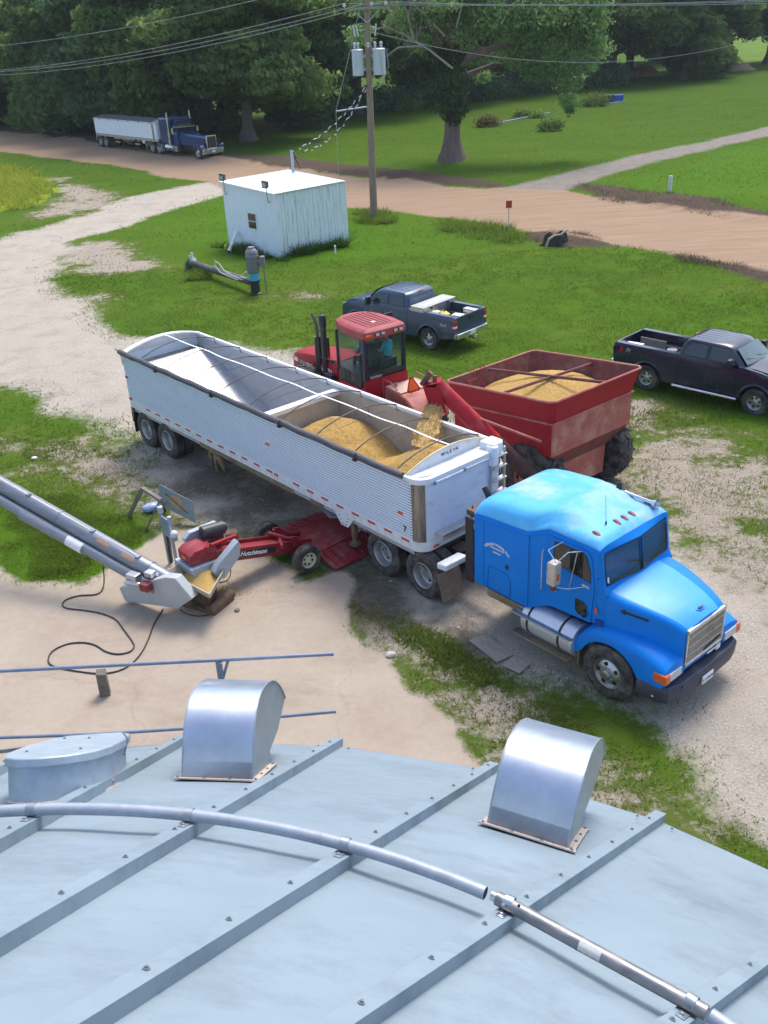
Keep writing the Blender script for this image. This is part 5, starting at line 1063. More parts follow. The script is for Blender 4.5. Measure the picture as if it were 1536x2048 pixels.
for s in (-1, 1):
    gl = MB(); gl.add([(-.60, s*.73, 1.6), (.72, s*.72, 1.6), (.72, s*.72, 3.12), (-.60, s*.73, 3.12)], [(0, 1, 2, 3)]); g2_ = gl.build('side_glass', GLASSG, tx, flat=True)
    m = MB(); m.tube([(-.58, s*.76, 1.62), (-.58, s*.76, 3.1)], .015, 6); m.tube([(.2, s*.78, 1.7), (.24, s*.80, 2.0)], .018, 6); m.build('door_frame', BLACKP, g2_)
gl = MB(); gl.add([(.95, -.5, 2.0), (.95, .5, 2.0), (.98, .5, 3.12), (.98, -.5, 3.12)], [(0, 1, 2, 3)]); gl.build('front_glass', GLASSG, tx, flat=True)
text('cab_decal', 'Goldstar', .13, WHITEP, tx, (-.765, .56, 1.90), (0, -1, 0), (0, 0, 1), shear=.35) if False else text('cab_decal', 'Goldstar', .12, WHITEP, tx, (-.765, .58, 1.93), (0, -1, 0), (0, 0, 1), shear=.3)
m = MB(); m.loft([[(-.78, -.74, 1.50), (-.78, .74, 1.50), (.6, .78, 1.50), (.6, -.78, 1.50)], [(-.80, -.78, 1.62), (-.80, .78, 1.62), (.6, .82, 1.62), (.6, -.82, 1.62)], [(-.78, -.74, 1.94), (-.78, .74, 1.94), (-.72, .74, 1.95), (-.72, -.74, 1.95)]][:2]); m.loft([[(-.82, -.76, 1.20), (-.82, .76, 1.20), (.8, .80, 1.20), (.8, -.80, 1.20)], [(-.80, -.77, 1.93), (-.80, .77, 1.93), (-.70, .80, 1.66), (-.70, -.80, 1.66)]]); m.build('cab_skirt', REDP, tx, bevel=.02)
# seat and console
m = MB(); m.box(-.15, .35, -.30, .20, 1.7, 2.2); m.box(-.28, -.12, -.28, .18, 2.1, 2.75); m.box(-.5, -.3, -.6, -.1, 1.7, 2.3, k=1); m.tube([(.55, -.05, 2.0), (.45, -.05, 2.45)], .03, 8); m.build('cab_seat', [M('seat cloth', (.05, .035, .03), .9), BLACKP], tx, bevel=.04)
# hood
m = MB(); secs = []
for u, w_, zt2 in ((1.0, .60, 2.02), (2.0, .60, 1.98), (3.0, .58, 1.84), (3.7, .54, 1.70), (3.92, .48, 1.60)):
    secs.append([(u, -w_, 1.05), (u, -w_, zt2-.16), (u, -w_+.05, zt2-.05), (u, -w_*.7, zt2), (u, 0, zt2+.03), (u, w_*.7, zt2), (u, w_-.05, zt2-.05), (u, w_, zt2-.16), (u, w_, 1.05)])
m.loft(secs); hd = m.build('hood', REDP, tx, ang=40)
HT = M('hood grey stripe', (.25, .23, .23), .5)
for s in (1,):
    text('model_number', '380', .19, WHITEP, hd, (3.70, s*.575, 1.42), (-1, .04, 0), (0, 0, 1), bold=.008)
    m = MB(); m.add([(3.3, s*.60, 1.42), (2.2, s*.615, 1.42), (2.2, s*.615, 1.56), (3.3, s*.60, 1.54)], [(0, 1, 2, 3)]); m.build('hood_stripe', HT, hd, flat=True)
    text('hood_lettering', 'CASE IH', .24, WHITEP, hd, (2.15, s*.62, 1.52), (-1, 0, 0), (0, 0, 1), bold=.01)
for (u, v, r0, z1, nm) in ((1.62, .62, .085, 3.28, 'air_intake_stack'), (2.02, .60, .10, 2.55, 'muffler')):
    m = MB(); m.tube([(u, v, 1.2), (u, v, 1.9), (u, v, 2.6), (u, v, min(z1, 2.8))], [r0*1.25, r0*1.25, r0*1.05, r0], 14)
    if nm == 'air_intake_stack': m.lathe([(r0, 0), (r0*1.35, .02), (r0*1.4, .30), (r0*1.15, .38), (.01, .39)], o=(u, v, 2.98), n=16); m.tube([(u, v, 2.6), (u, v, 3.0)], r0*1.1, 12)
    else: m.tube([(u, v, 2.5), (u+.0, v, 2.9), (u+.08, v, 3.12), (u+.22, v, 3.26)], .055, 10, k=1)
    m.build(nm, [BLACKP, M('exhaust pipe', (.10, .085, .085), .6, .3)], tx)
m = MB(); m.tube([(1.72, .45, 1.4), (1.72, .45, 2.6)], .07, 12); m.tube([(1.3, .5, 1.3), (1.3, .5, 2.0)], .10, 12); m.box(1.05, 1.5, .5, .8, 1.1, 1.6); m.build('engine_side_pipes', BLACKP, tx)
m = MB(); m.tube([(.9, .70, 3.05), (1.3, 1.0, 3.05), (1.3, 1.02, 2.2), (1.0, .72, 2.1)], .013, 6); m.build('mirror_arm', BLACKP, tx)
m = MB(); m.tube([(-.3, -.76, 3.05), (-.1, -1.05, 3.0), (-.1, -1.06, 2.2), (-.3, -.78, 2.15)], .013, 6); m.build('mirror_arm', BLACKP, tx)
m = MB(); m.box(.55, .60, -1.25, -.95, 2.95, 3.30); m.tube([(.6, -.7, 3.2), (.6, -1.0, 3.25)], .012, 6); m.build('mirror', BLACKP, tx, bevel=.02)
# rear frame with its hydraulic tank, railing and slow-vehicle triangle
m = MB(); m.prism([(-.78, .9), (-.78, 1.60), (-1.55, 1.60), (-2.0, 1.46), (-2.35, 1.20), (-2.45, .9)], 'y', -1.05, .12); rfr = m.build('rear_tank', REDD, tx, bevel=.04)
for p in rfr.data.polygons: pass
m = MB(); m.box(-1.62, -.82, -1.02, .09, 1.603, 1.612); m.build('tank_top_dust', M('pale dusty paint', (.60, .42, .33), .8, 0, .12, 4), rfr)
m = MB(); m.tube([(-.80, .16, 1.1), (-.80, .16, 1.85), (-1.2, .16, 1.85), (-1.5, .14, 1.68)], .022, 8); m.tube([(-.85, -1.05, 1.3), (-.85, -1.05, 1.8), (-1.3, -1.05, 1.75)], .018, 6); m.lathe([(.06, 0), (.06, .1), (.03, .12)], o=(-1.05, -.12, 1.62), n=12); m.tube([(-1.1, -.6, 1.6), (-1.1, -.6, 1.8)], .02, 6); m.build('tank_fittings', REDD, rfr)
def tri(k, x): return [(x, .27*k, -.15*k), (x, -.27*k, -.15*k), (x, -.24*k, -.10*k), (x, .03*k, .32*k), (x, -.03*k, .32*k), (x, .24*k, -.10*k)]
P3 = [(0, .22), (-.19, -.11), (.19, -.11)]
m = MB(); c0 = Vector((-1.72, -.25, 1.80)); 
def TR_(k, x): return [c0+Vector((x+b*k*.35, a*k, b*k)) for a, b in ((-.05, .24), (.05, .24), (.24, -.12), (.19, -.18), (-.19, -.18), (-.24, -.12))]
m.loft([TR_(1, 0), TR_(1, -.006)]); sm_ = m.build('slow_vehicle_triangle', REDL, tx, flat=True)
m = MB(); m.loft([TR_(.74, -.007), TR_(.74, -.012)]); m.build('triangle_center', M('fluorescent orange', (.95, .13, .01), .5), sm_, flat=True)
m = MB(); m.beam(c0+Vector((.02, 0, -.1)), c0+Vector((.05, 0, -.35)), .03, .01); m.build('triangle_post', REDI, sm_)
m = MB(); m.box(-2.9, 3.6, -.3, .3, .7, 1.05); m.box(-3.4, -2.4, -.15, .05, .5, .62); m.tube([(2.4, -1.0, .9), (2.4, 1.0, .9)], .14, 10); m.tube([(-1.6, -1.4, .85), (-1.6, .5, .85)], .14, 10); m.build('chassis', DKSTEEL, tx)
for (u, v) in ((2.4, -.95), (2.4, .95)): wheel(tx, u, v, .83, 1 if v > 0 else -1, R=.83, wd=.5, rr=.45, style='convex', lugs=20, rimmat=REDD)
for (u, v) in ((-1.5, -.95), (-1.5, .62)): wheel(tx, u, v, .72, 1 if v > 0 else -1, R=.72, wd=.45, rr=.4, style='convex', lugs=20, rimmat=REDD)
# ================================================================ PEOPLE AND DOG (skinned figures)
def skin(name, J, E, root, mat, parent=None, sub=2):
    me = bpy.data.meshes.new(name); ks = list(J); me.from_pydata([J[k][:3] for k in ks], [(ks.index(a), ks.index(b)) for a, b in E], []); o = bpy.data.objects.new(name, me); C.objects.link(o)
    o.modifiers.new('skin', 'SKIN'); sl = me.skin_vertices[0].data if me.skin_vertices else None
    if sl is None:
        bpy.context.view_layer.objects.active = o; bpy.context.view_layer.update(); me.attributes
    bpy.context.view_layer.update()
    if not me.skin_vertices:
        bm = bmesh.new(); bm.from_mesh(me); bm.verts.layers.skin.verify(); bm.to_mesh(me); bm.free()
    for i, k in enumerate(ks):
        r = J[k][3]; rr2 = J[k][4] if len(J[k]) > 4 else r; me.skin_vertices[0].data[i].radius = (r, rr2); me.skin_vertices[0].data[i].use_root = (k == root)
    s_ = o.modifiers.new('sub', 'SUBSURF'); s_.levels = s_.render_levels = sub
    bpy.context.view_layer.update(); ev = o.evaluated_get(bpy.context.evaluated_depsgraph_get()); m2 = bpy.data.meshes.new_from_object(ev); bpy.data.objects.remove(o)
    m2.materials.clear(); m2.name = name
    for mm in (mat if isinstance(mat, list) else [mat]): m2.materials.append(mm)
    m2.polygons.foreach_set('use_smooth', [True]*len(m2.polygons))
    o = bpy.data.objects.new(name, m2); C.objects.link(o); o.parent = parent; return o
SKINM = M('skin', (.42, .22, .14), .55, 0, .08, 10); HAIR = M('dark hair', (.03, .02, .015), .7)
def person(loc, yaw, label, shirt, trous, pose):
    J = dict(pose); t = thing('person', label, 'person', loc, yaw)
    E = [('pel', 'wai'), ('wai', 'che'), ('che', 'nec'), ('nec', 'hd0'), ('hd0', 'hd1'), ('hd1', 'hd2')]
    for s in 'lr': E += [('che', 'sh'+s), ('sh'+s, 'el'+s), ('el'+s, 'wr'+s), ('wr'+s, 'pa'+s), ('pel', 'hi'+s), ('hi'+s, 'kn'+s), ('kn'+s, 'an'+s), ('an'+s, 'to'+s)]
    for s in 'lr':
        p = Vector(J['pa'+s][:3]); d = (p-Vector(J['wr'+s][:3])).normalized(); sd_ = d.cross(Vector((0, 0, 1))).normalized()
        for i, (o_, L_) in enumerate(((-.03, .055), (-.01, .065), (.01, .062), (.03, .05))):
            a = p+sd_*o_+d*.03; J['f%d%s' % (i, s)] = (*a, .009); J['g%d%s' % (i, s)] = (*(a+d*L_*.6+Vector((0, 0, -.01))), .008); J['h%d%s' % (i, s)] = (*(a+d*L_+Vector((0, 0, -.03))), .007)
            E += [('pa'+s, 'f%d%s' % (i, s)), ('f%d%s' % (i, s), 'g%d%s' % (i, s)), ('g%d%s' % (i, s), 'h%d%s' % (i, s))]
        a = Vector(J['wr'+s][:3])+d*.03+sd_*.04; J['t0'+s] = (*a, .010); J['t1'+s] = (*(a+d*.04+sd_*.015), .009); E += [('wr'+s, 't0'+s), ('t0'+s, 't1'+s)]
    b = skin('body', J, E, 'pel', [SKINM, shirt, trous, HAIR], t)
    P = {k: Vector(v[:3]) for k, v in J.items()}
    def seg(p, a, b_):
        ab = P[b_]-P[a]; u = max(0, min(1, (p-P[a]).dot(ab)/ab.length_squared)); return (p-P[a]-ab*u).length
    for f in b.data.polygons:
        c = f.center; d = {('hip',): min(seg(c, 'pel', 'hil'), seg(c, 'pel', 'hir'), seg(c, 'hil', 'knl'), seg(c, 'hir', 'knr'), seg(c, 'knl', 'anl'), seg(c, 'knr', 'anr')), ('top',): min(seg(c, 'pel', 'wai')+.02, seg(c, 'wai', 'che'), seg(c, 'che', 'shl'), seg(c, 'che', 'shr'), seg(c, 'shl', 'ell')+.02, seg(c, 'shr', 'elr')+.02), ('sk',): min(seg(c, 'ell', 'wrl'), seg(c, 'elr', 'wrr'), seg(c, 'wrl', 'pal'), seg(c, 'wrr', 'par'), seg(c, 'hd0', 'hd1'), seg(c, 'hd1', 'hd2')+.0, seg(c, 'nec', 'hd0'))}
        k = min(d, key=d.get)[0]; f.material_index = {'hip': 2, 'top': 1, 'sk': 0}[k]
    h = P['hd1']; m = MB(); m.ball(h+Vector((-.015, 0, .035)), .105, n=12, sc=(1.0, .86, 1.0)); 
    hr = m.build('hair', HAIR, t)
    m = MB(); m.loft([[h+Vector(q) for q in ((.095, -.012, -.0), (.095, .012, 0), (.125, 0, -.025))], [h+Vector(q) for q in ((.09, -.006, .035), (.09, .006, .035), (.098, 0, .03))]]); 
    for s in (-1, 1): m.ball(h+Vector((.088, s*.033, .022)), .012, n=6, k=1); m.ball(h+Vector((0, s*.088, 0)), .022, n=6, sc=(.7, .5, 1.2))
    m.ball(h+Vector((.088, 0, -.055)), .02, n=6, sc=(.5, 1.4, .35), k=2); m.build('face', [SKINM, DARK, M('lips', (.35, .12, .10), .5)], t)
    return t
seat = {'pel': (0, 0, .0, .13, .11), 'wai': (-.01, 0, .2, .12, .10), 'che': (0, 0, .42, .15, .11), 'nec': (.02, 0, .56, .055), 'hd0': (.035, 0, .63, .06), 'hd1': (.04, 0, .72, .095, .085), 'hd2': (.04, 0, .79, .06),
        'hil': (.06, .10, -.02, .095), 'hir': (.06, -.10, -.02, .095), 'knl': (.46, .14, .02, .065), 'knr': (.46, -.14, .02, .065), 'anl': (.50, .14, -.38, .045), 'anr': (.50, -.14, -.38, .045), 'tol': (.65, .15, -.44, .04), 'tor': (.65, -.15, -.44, .04),
        'shl': (0, .19, .47, .065), 'shr': (0, -.19, .47, .065), 'ell': (.12, .26, .22, .045), 'elr': (.12, -.26, .22, .045), 'wrl': (.36, .18, .24, .03), 'wrr': (.36, -.18, .24, .03), 'pal': (.42, .17, .25, .03, .02), 'par': (.42, -.17, .25, .03, .02)}
stand = dict(seat); stand.update({'knl': (.03, .12, -.45, .062), 'knr': (.05, -.10, -.45, .062), 'hil': (0, .10, -.05, .09), 'hir': (0, -.10, -.05, .09), 'anl': (0, .13, -.86, .04), 'anr': (.0, -.11, -.86, .04), 'tol': (.14, .14, -.92, .035), 'tor': (.14, -.12, -.92, .035), 'elr': (.02, -.28, .2, .042), 'wrr': (.16, -.26, .0, .028), 'par': (.22, -.25, -.05, .028, .018), 'ell': (.1, .26, .25, .042), 'wrl': (.3, .22, .36, .028), 'pal': (.36, .21, .40, .028, .018)})
a124 = radians(124)
def TW_(u, v, z): return (-.15+cos(a124)*u-sin(a124)*v, 27.18+sin(a124)*u+cos(a124)*v, z)
person(TW_(.05, .12, 2.22), 124, 'driver in a blue shirt seated inside the red tractor cab', M('blue work shirt', (.05, .12, .38), .85), M('dark trousers', (.03, .03, .035), .9), seat)
person(TW_(-.35, -.38, 2.28), 150, 'person in a turquoise shirt and dark trousers behind the driver in the tractor cab', M('turquoise shirt', (.0, .50, .60), .8), M('black trousers', (.02, .02, .022), .9), stand)
# dog under the trailer
FUR = M('tan fur', (.36, .24, .12), .85, 0, .25, 12, .3, 60)
dg = thing('dog', 'tan dog sniffing the gravel in the shade under the white trailer', 'dog', tuple(G(436, 936, 0)), -65)
J = {'rump': (-.28, 0, .50, .095, .10), 'bel': (-.05, 0, .48, .09, .085), 'che': (.20, 0, .47, .12, .105), 'nec': (.36, 0, .46, .07), 'hea': (.50, 0, .34, .065, .06), 'muz': (.60, 0, .24, .035), 'nos': (.65, 0, .19, .022), 'ear1': (.46, .06, .40, .02), 'ear2': (.44, .08, .33, .012), 'ear3': (.46, -.06, .40, .02), 'ear4': (.44, -.08, .33, .012),
     't1': (-.40, 0, .50, .03), 't2': (-.55, .03, .40, .022), 't3': (-.64, .05, .28, .012)}
E = [('rump', 'bel'), ('bel', 'che'), ('che', 'nec'), ('nec', 'hea'), ('hea', 'muz'), ('muz', 'nos'), ('hea', 'ear1'), ('ear1', 'ear2'), ('hea', 'ear3'), ('ear3', 'ear4'), ('rump', 't1'), ('t1', 't2'), ('t2', 't3')]
for s, q in ((1, 'l'), (-1, 'r')):
    f = .06*s; J.update({'fs'+q: (.22, s*.09, .36, .06), 'fk'+q: (.22+f, s*.09, .18, .028), 'fp'+q: (.26+f, s*.09, .025, .026), 'ft'+q: (.31+f, s*.09, .02, .022), 'bs'+q: (-.30, s*.10, .38, .07), 'bk'+q: (-.22-f, s*.10, .26, .045), 'bh'+q: (-.36-f, s*.10, .15, .024), 'bp'+q: (-.33-f, s*.10, .025, .024), 'bt'+q: (-.27-f, s*.10, .02, .022)})
    E += [('che', 'fs'+q), ('fs'+q, 'fk'+q), ('fk'+q, 'fp'+q), ('fp'+q, 'ft'+q), ('rump', 'bs'+q), ('bs'+q, 'bk'+q), ('bk'+q, 'bh'+q), ('bh'+q, 'bp'+q), ('bp'+q, 'bt'+q)]
skin('body', J, E, 'bel', FUR, dg)
# ================================================================ PICKUPS
def pickup(loc, yaw, label, paint, dark=False):
    t = thing('pickup_truck', label, 'pickup truck', (loc[0], loc[1], 0), yaw)
    def arc(c, r, a0, a1, n=10): return [(c+r*cos(a), .42+r*sin(a)) for a in np.linspace(radians(a0), radians(a1), n).tolist()]
    for s in (-1, 1):
        prof = [(.06, .62), (.04, 1.36), (.10, 1.40), (2.24, 1.40), (2.30, 1.43), (4.45, 1.40), (5.0, 1.34), (5.45, 1.25), (5.72, 1.12), (5.78, .92), (5.78, .60), (5.55, .52)]+arc(4.98, .50, 10, 170)+[(4.40, .42), (1.86, .42)]+arc(1.30, .50, 10, 170)+[(.75, .50)]
        m = MB(); m.loft([[(u, s*.74, z) for u, z in prof], [(u, s*.93, z) for u, z in prof], [(u+.0, s*.985, min(z, 1.22) if z > 1.22 else z) for u, z in prof]]); m.build('body_side', paint, t, ang=30)
        for c in (4.98, 1.30):
            m = MB(); m.loft([[(u, s*.985, z) for u, z in arc(c, .50, 0, 180, 14)], [(u, s*1.01, z) for u, z in arc(c, .52, 0, 180, 14)], [(u, s*.98, z) for u, z in arc(c, .58, 0, 180, 14)]], closed=False, cap=False); m.build('wheel_arch_flare', paint, t)
            wheel(t, c, s*.86, .41, s, R=.41, wd=.27, rr=.235, style='car')
        m = MB()
        for u in (2.32, 3.30, 4.30): m.tube([(u, s*.988, .55), (u, s*.988, 1.2), (u, s*.945, 1.40)], .006, 5)
        m.build('door_seam', DARK, t)
        for u in (2.55, 3.52):
            m = MB(); m.box(u, u+.18, s*.985-.012, s*.985+.02, 1.17, 1.21); m.build('door_handle', paint, t, bevel=.008)
        m = MB(); m.box(4.08, 4.22, s*1.18-.11, s*1.18+.11, 1.36, 1.66); m.beam((4.2, s*.9, 1.45), (4.18, s*1.12, 1.48), .06, .05); m.build('door_mirror', BLACKP, t, bevel=.03)
        sp = lambda u, z, d=.0: (u, s*(.925-(z-1.42)*.36+d), z)
        for P, nm in (([(2.50, 1.44), (3.26, 1.44), (3.26, 1.80), (2.70, 1.80), (2.56, 1.70)], 'rear_door_glass'), ([(3.36, 1.44), (4.32, 1.44), (4.02, 1.72), (3.90, 1.80), (3.36, 1.80)], 'front_door_glass')):
            m = MB(); m.add([sp(*p, .012) for p in P], [tuple(range(5))]); g_ = m.build(nm, M('pickup window', (.02, .03, .03), .05, 0, .1, 3, spec=.8), t, flat=True); q = MB(); q.tube([sp(*p, .012) for p in P+[P[0]]], .008, 5); q.build('window_trim', BLACKP, g_)
        m = MB(); m.tube([(2.3, s*.99, .86), (4.35, s*.99, .86)], .010, 5); m.build('side_moulding', paint, t)
        m = MB(); m.box(.02, .12, s*.90-.07, s*.90+.095, .92, 1.28, k=0); m.box(.01, .125, s*.90-.06, s*.90+.10, 1.0, 1.08, k=1); m.build('tail_lamp', [REDL, WHITEP], t, bevel=.012)
        m = MB(); m.box(5.68, 5.80, s*.78-.16, s*.78+.18, .92, 1.12); m.build('headlamp', M('clear lamp', (.55, .58, .60), .12, .4), t, bevel=.03)
        if dark:
            m = MB(); m.tube([(2.3, s*1.08, .42), (4.45, s*1.08, .42)], .055, 12); m.build('step_bar', CHROME, t)
        # mud on the lower body
    # hood, cab, bed
    m = MB(); m.loft([[(u, v, z-.05*(v/.8)**2) for v in (-.80, -.6, -.3, 0, .3, .6, .80)] for u, z in ((4.35, 1.44), (4.8, 1.43), (5.3, 1.37), (5.62, 1.27), (5.74, 1.16), (5.78, 1.0))], closed=False, cap=False); m.build('hood', paint, t)
    m = MB(); m.box(5.74, 5.80, -.6, .6, .80, 1.10); gq = m.build('grille', CHROME, t, bevel=.02); m = MB(); m.box(5.795, 5.81, -.52, .52, .85, 1.05); m.build('grille_mesh', BLACKP, gq)
    m = MB(); m.loft([[(5.70, -.98, z), (5.88, -.8, z), (5.93, 0, z), (5.88, .8, z), (5.70, .98, z), (5.6, .9, z), (5.6, -.9, z)] for z in (.55, .78)]); m.build('front_bumper', CHROME if not dark else CHROME, t, bevel=.02)
    m = MB(); m.box(-.08, .12, -.92, .92, .58, .78); m.box(.0, .12, -.98, .98, .60, .76); rb = m.build('rear_bumper', ALU if not dark else CHROME, t, bevel=.02); m = MB(); m.box(-.09, -.075, -.16, .16, .62, .76); m.build('licence_plate', WHITEP, rb)
    m = MB(); m.box(-.22, .1, -.04, .04, .42, .50); m.ball((-.2, 0, .56), .03, n=6); m.build('tow_hitch', ALU, t)
    m = MB(); m.box(2.28, 4.45, -.75, .75, .5, 1.38, k=1); m.box(4.4, 5.6, -.72, .72, .5, 1.2, k=1); m.build('inner_body', [paint, BLACKP], t)
    # greenhouse
    def gr(z, u0, u1, h, r=.1): return [(u0+r, -h, z), (u1-r*2, -h, z), (u1-r*.5, -h*.86, z), (u1, -h*.4, z), (u1, h*.4, z), (u1-r*.5, h*.86, z), (u1-r*2, h, z), (u0+r, h, z), (u0, h-r, z), (u0, -h+r, z)]
    m = MB(); m.loft([gr(1.39, 2.28, 4.56, .93), gr(1.60, 2.34, 4.34, .86), gr(1.82, 2.42, 4.10, .78), gr(1.90, 2.50, 3.96, .72, .12), gr(1.925, 2.70, 3.75, .55, .12)]); cab_ = m.build('cab_shell', paint, t, ang=35)
    m = MB()
    for v in (-.42, -.21, 0, .21, .42): m.box(2.65, 3.75, v-.02, v+.02, 1.915, 1.932)
    m.build('roof_ribs', paint, cab_, bevel=.008)
    WSG = M('windscreen glass', (.10, .14, .14), .05, 0, .2, 2, spec=.9) if dark else M('windscreen glass blue', (.03, .04, .045), .05, 0, .2, 2, spec=.9)
    m = MB(); m.add([(4.565, -.40, 1.44), (4.565, .40, 1.44), (4.52, .78, 1.44), (4.10, .66, 1.84), (4.135, .34, 1.84), (4.135, -.34, 1.84), (4.10, -.66, 1.84), (4.52, -.78, 1.44)], [(0, 1, 4, 5), (1, 2, 3, 4), (0, 5, 6, 7)]); m.v = [(x+.012, y, z+.012) for x, y, z in m.v]; m.build('windscreen', WSG, t)
    m = MB(); m.add([(2.305, -.78, 1.45), (2.305, .78, 1.45), (2.42, .68, 1.80), (2.42, -.68, 1.80)], [(0, 1, 2, 3)]); m.v = [(x-.01, y, z+.004) for x, y, z in m.v]; m.build('rear_window', M('pickup window', (.02, .03, .03), .05), t, flat=True)
    m = MB(); m.box(2.44, 2.47, -.13, .13, 1.855, 1.885); m.build('brake_lamp', REDL, t)
    m = MB(); m.tube([(4.55, -.1, 1.47), (4.42, -.62, 1.60)], .008, 5); m.tube([(4.55, .5, 1.47), (4.46, -.02, 1.57)], .008, 5); m.build('wiper', BLACKP, t)
    BED = M('scuffed bed liner', (.03, .03, .033), .7, 0, .3, 5, dirt=(.12, .10, .09), damt=.3)
    m = MB(); m.box(.1, 2.24, -.76, .76, .84, .88); m.box(2.20, 2.27, -.78, .78, .85, 1.40)
    for s in (-1, 1):
        m.box(.95, 1.68, s*.62-.14, s*.62+.14, .86, 1.08); m.box(.1, 2.24, s*.765-.012, s*.765+.012, .85, 1.385)
    m.build('bed', BED, t)
    m = MB(); m.box(.04, .10, -.80, .80, .80, 1.39); tg = m.build('tailgate', paint, t, bevel=.015); m = MB(); m.box(.025, .042, -.12, .12, 1.16, 1.26); m.build('tailgate_handle', BLACKP, tg)
    m = MB(); m.box(.6, 5.4, -.45, .45, .38, .55); m.tube([(1.30, -.8, .41), (1.30, .8, .41)], .06, 8); m.tube([(4.98, -.8, .41), (4.98, .8, .41)], .05, 8); m.build('chassis', DKSTEEL, t)
    return t
NAVY = M('dusty blue-grey pickup paint', (.035, .065, .12), .32, .25, .08, 2, dirt=(.20, .19, .16), damt=.28, dscale=1.6, coat=.4)
INK = M('blue-black pickup paint', (.006, .010, .032), .25, .0, .1, 2, dirt=(.03, .032, .036), damt=.12, dscale=1.8, coat=.35)
bp = pickup((3.632, 34.371), 136.709, 'blue-grey four-door pickup with silver toolbox, parked behind the red tractor', NAVY)
kp = pickup((8.574, 30.815), -45.14, 'blue-black four-door pickup with chrome step bars, at the right edge', INK, dark=True)
GREYT = M('grey decal', (.45, .46, .48), .5)
text('badge', '4x4', .20, GREYT, bp, (.72, .992, 1.00), (-1, 0, 0), (0, 0, 1), bold=.004)
text('badge', '71', .17, GREYT, kp, (.50, -.99, 1.16), (1, 0, 0), (0, 0, 1), bold=.006, shear=.3); text('badge', 'Z', .19, REDL, kp, (.26, -.99, 1.14), (1, 0, 0), (0, 0, 1), bold=.012, shear=.3)
def inbed(base, u, v, z):
    a = base.rotation_euler.z; return (base.location.x+cos(a)*u-sin(a)*v, base.location.y+sin(a)*u+cos(a)*v, z)
tb = thing('toolbox', 'silver tread-plate toolbox across the bed of the blue-grey pickup', 'toolbox', inbed(bp, 0, 0, 0), 136.709)
m = MB(); m.prism([(-.72, 1.05), (.72, 1.05), (.72, 1.36), (.96, 1.36), (.96, 1.52), (-.96, 1.52), (-.96, 1.36), (-.72, 1.36)], 'x', 1.52, 2.14); m.build('box_body', ALU, tb, bevel=.01)
m = MB(); m.box(1.50, 2.16, -.98, .98, 1.52, 1.55); l_ = m.build('box_lid', M('dull lid', (.42, .42, .42), .5, .5, .1, 8), tb, bevel=.008); m = MB(); m.box(1.62, 2.04, -.8, .8, 1.55, 1.558); m.build('lid_panel', ALU, l_)
for v in (-.5, .5):
    m = MB(); m.box(1.49, 1.52, v-.05, v+.05, 1.42, 1.48); m.build('latch', BLACKP, tb)
def jug(base, u, v, z, label, mat, s=1, cap_=True, name='plastic_jug', cat='jug'):
    t = thing(name, label, cat, inbed(base, u, v, z), random.uniform(0, 90)); m = MB(); m.loft([[(x*.16*s, y*.13*s, zz*s) for x, y in ((-1, -.8), (-.8, -1), (.8, -1), (1, -.8), (1, .8), (.8, 1), (-.8, 1), (-1, .8))] for zz in (0, .30)]+[[(x*.05*s, y*.05*s, .38*s) for x, y in ((-1, -.8), (-.8, -1), (.8, -1), (1, -.8), (1, .8), (.8, 1), (-.8, 1), (-1, .8))]]); m.build('jug_body', mat, t, bevel=.015)
    if cap_: m = MB(); m.lathe([(.035*s, 0), (.035*s, .04), (.005, .045)], o=(0, 0, .38*s), n=10); m.build('jug_cap', BLACKP, t)
jug(bp, 1.05, .30, .88, 'yellow jug in the bed of the blue-grey pickup', YELLOW, 1.25); jug(bp, 1.2, .62, 1.08, 'pale jug against the near bed wall of the blue-grey pickup', M('pale plastic', (.65, .63, .5), .5), 1); jug(bp, 1.38, .05, .88, 'olive jug beside the toolbox in the blue-grey pickup bed', M('olive cloth', (.16, .17, .11), .8), 1.1)
def bxthing(name, label, cat, base, u, v, z, dims, yaw, mat, lid=None):
    t = thing(name, label, cat, inbed(base, u, v, z), math.degrees(base.rotation_euler.z)+yaw); a, b, c = dims; m = MB(); m.box(-a/2, a/2, -b/2, b/2, 0, c); m.build('box_body', mat, t, bevel=.015)
    if lid: m = MB(); m.box(-a/2-.01, a/2+.01, -b/2-.01, b/2+.01, c+.002, c+.05); m.build('box_lid', lid, t, bevel=.012)
    return t
bxthing('cool_box', 'black box with a white lid near the tailgate of the blue-grey pickup', 'cool box', bp, .70, -.10, .88, (.42, .32, .26), 8, BLACKP, WHITEP)
bxthing('aluminium_case', 'grey metal case in the far rear corner of the blue-grey pickup bed', 'case', bp, .45, -.55, .88, (.55, .25, .42), 0, ALU, ALU)
bxthing('cool_box', 'white box by the tailgate in the blue-black pickup bed', 'cool box', kp, .42, -.35, .88, (.55, .42, .30), 5, WHITEP, WHITEP)
bxthing('storage_box', 'white lidded box against the near bed wall of the blue-black pickup', 'box', kp, 1.18, -.50, .88, (.50, .32, .28), -4, WHITEP, WHITEP)
bxthing('lumber_plank', 'grey board standing on edge in the blue-black pickup bed', 'board', kp, .75, .35, .88, (.95, .05, .40), 0, WOODG)
bk = thing('bucket', 'white plastic bucket behind the cab of the blue-black pickup', 'bucket', inbed(kp, 1.75, -.22, .88), 0)
m = MB(); m.lathe([(.001, 0), (.125, 0), (.15, .36), (.158, .365), (.158, .38), (.148, .38), (.12, .02), (.001, .02)], n=24); m.build('pail', WHITEP, bk)
m = MB(); m.tube([(.155*cos(a), .155*sin(a), .33+.0*a) for a in np.linspace(0, pi, 12).tolist()], .004, 5); m.build('bail_handle', ALU, bk)
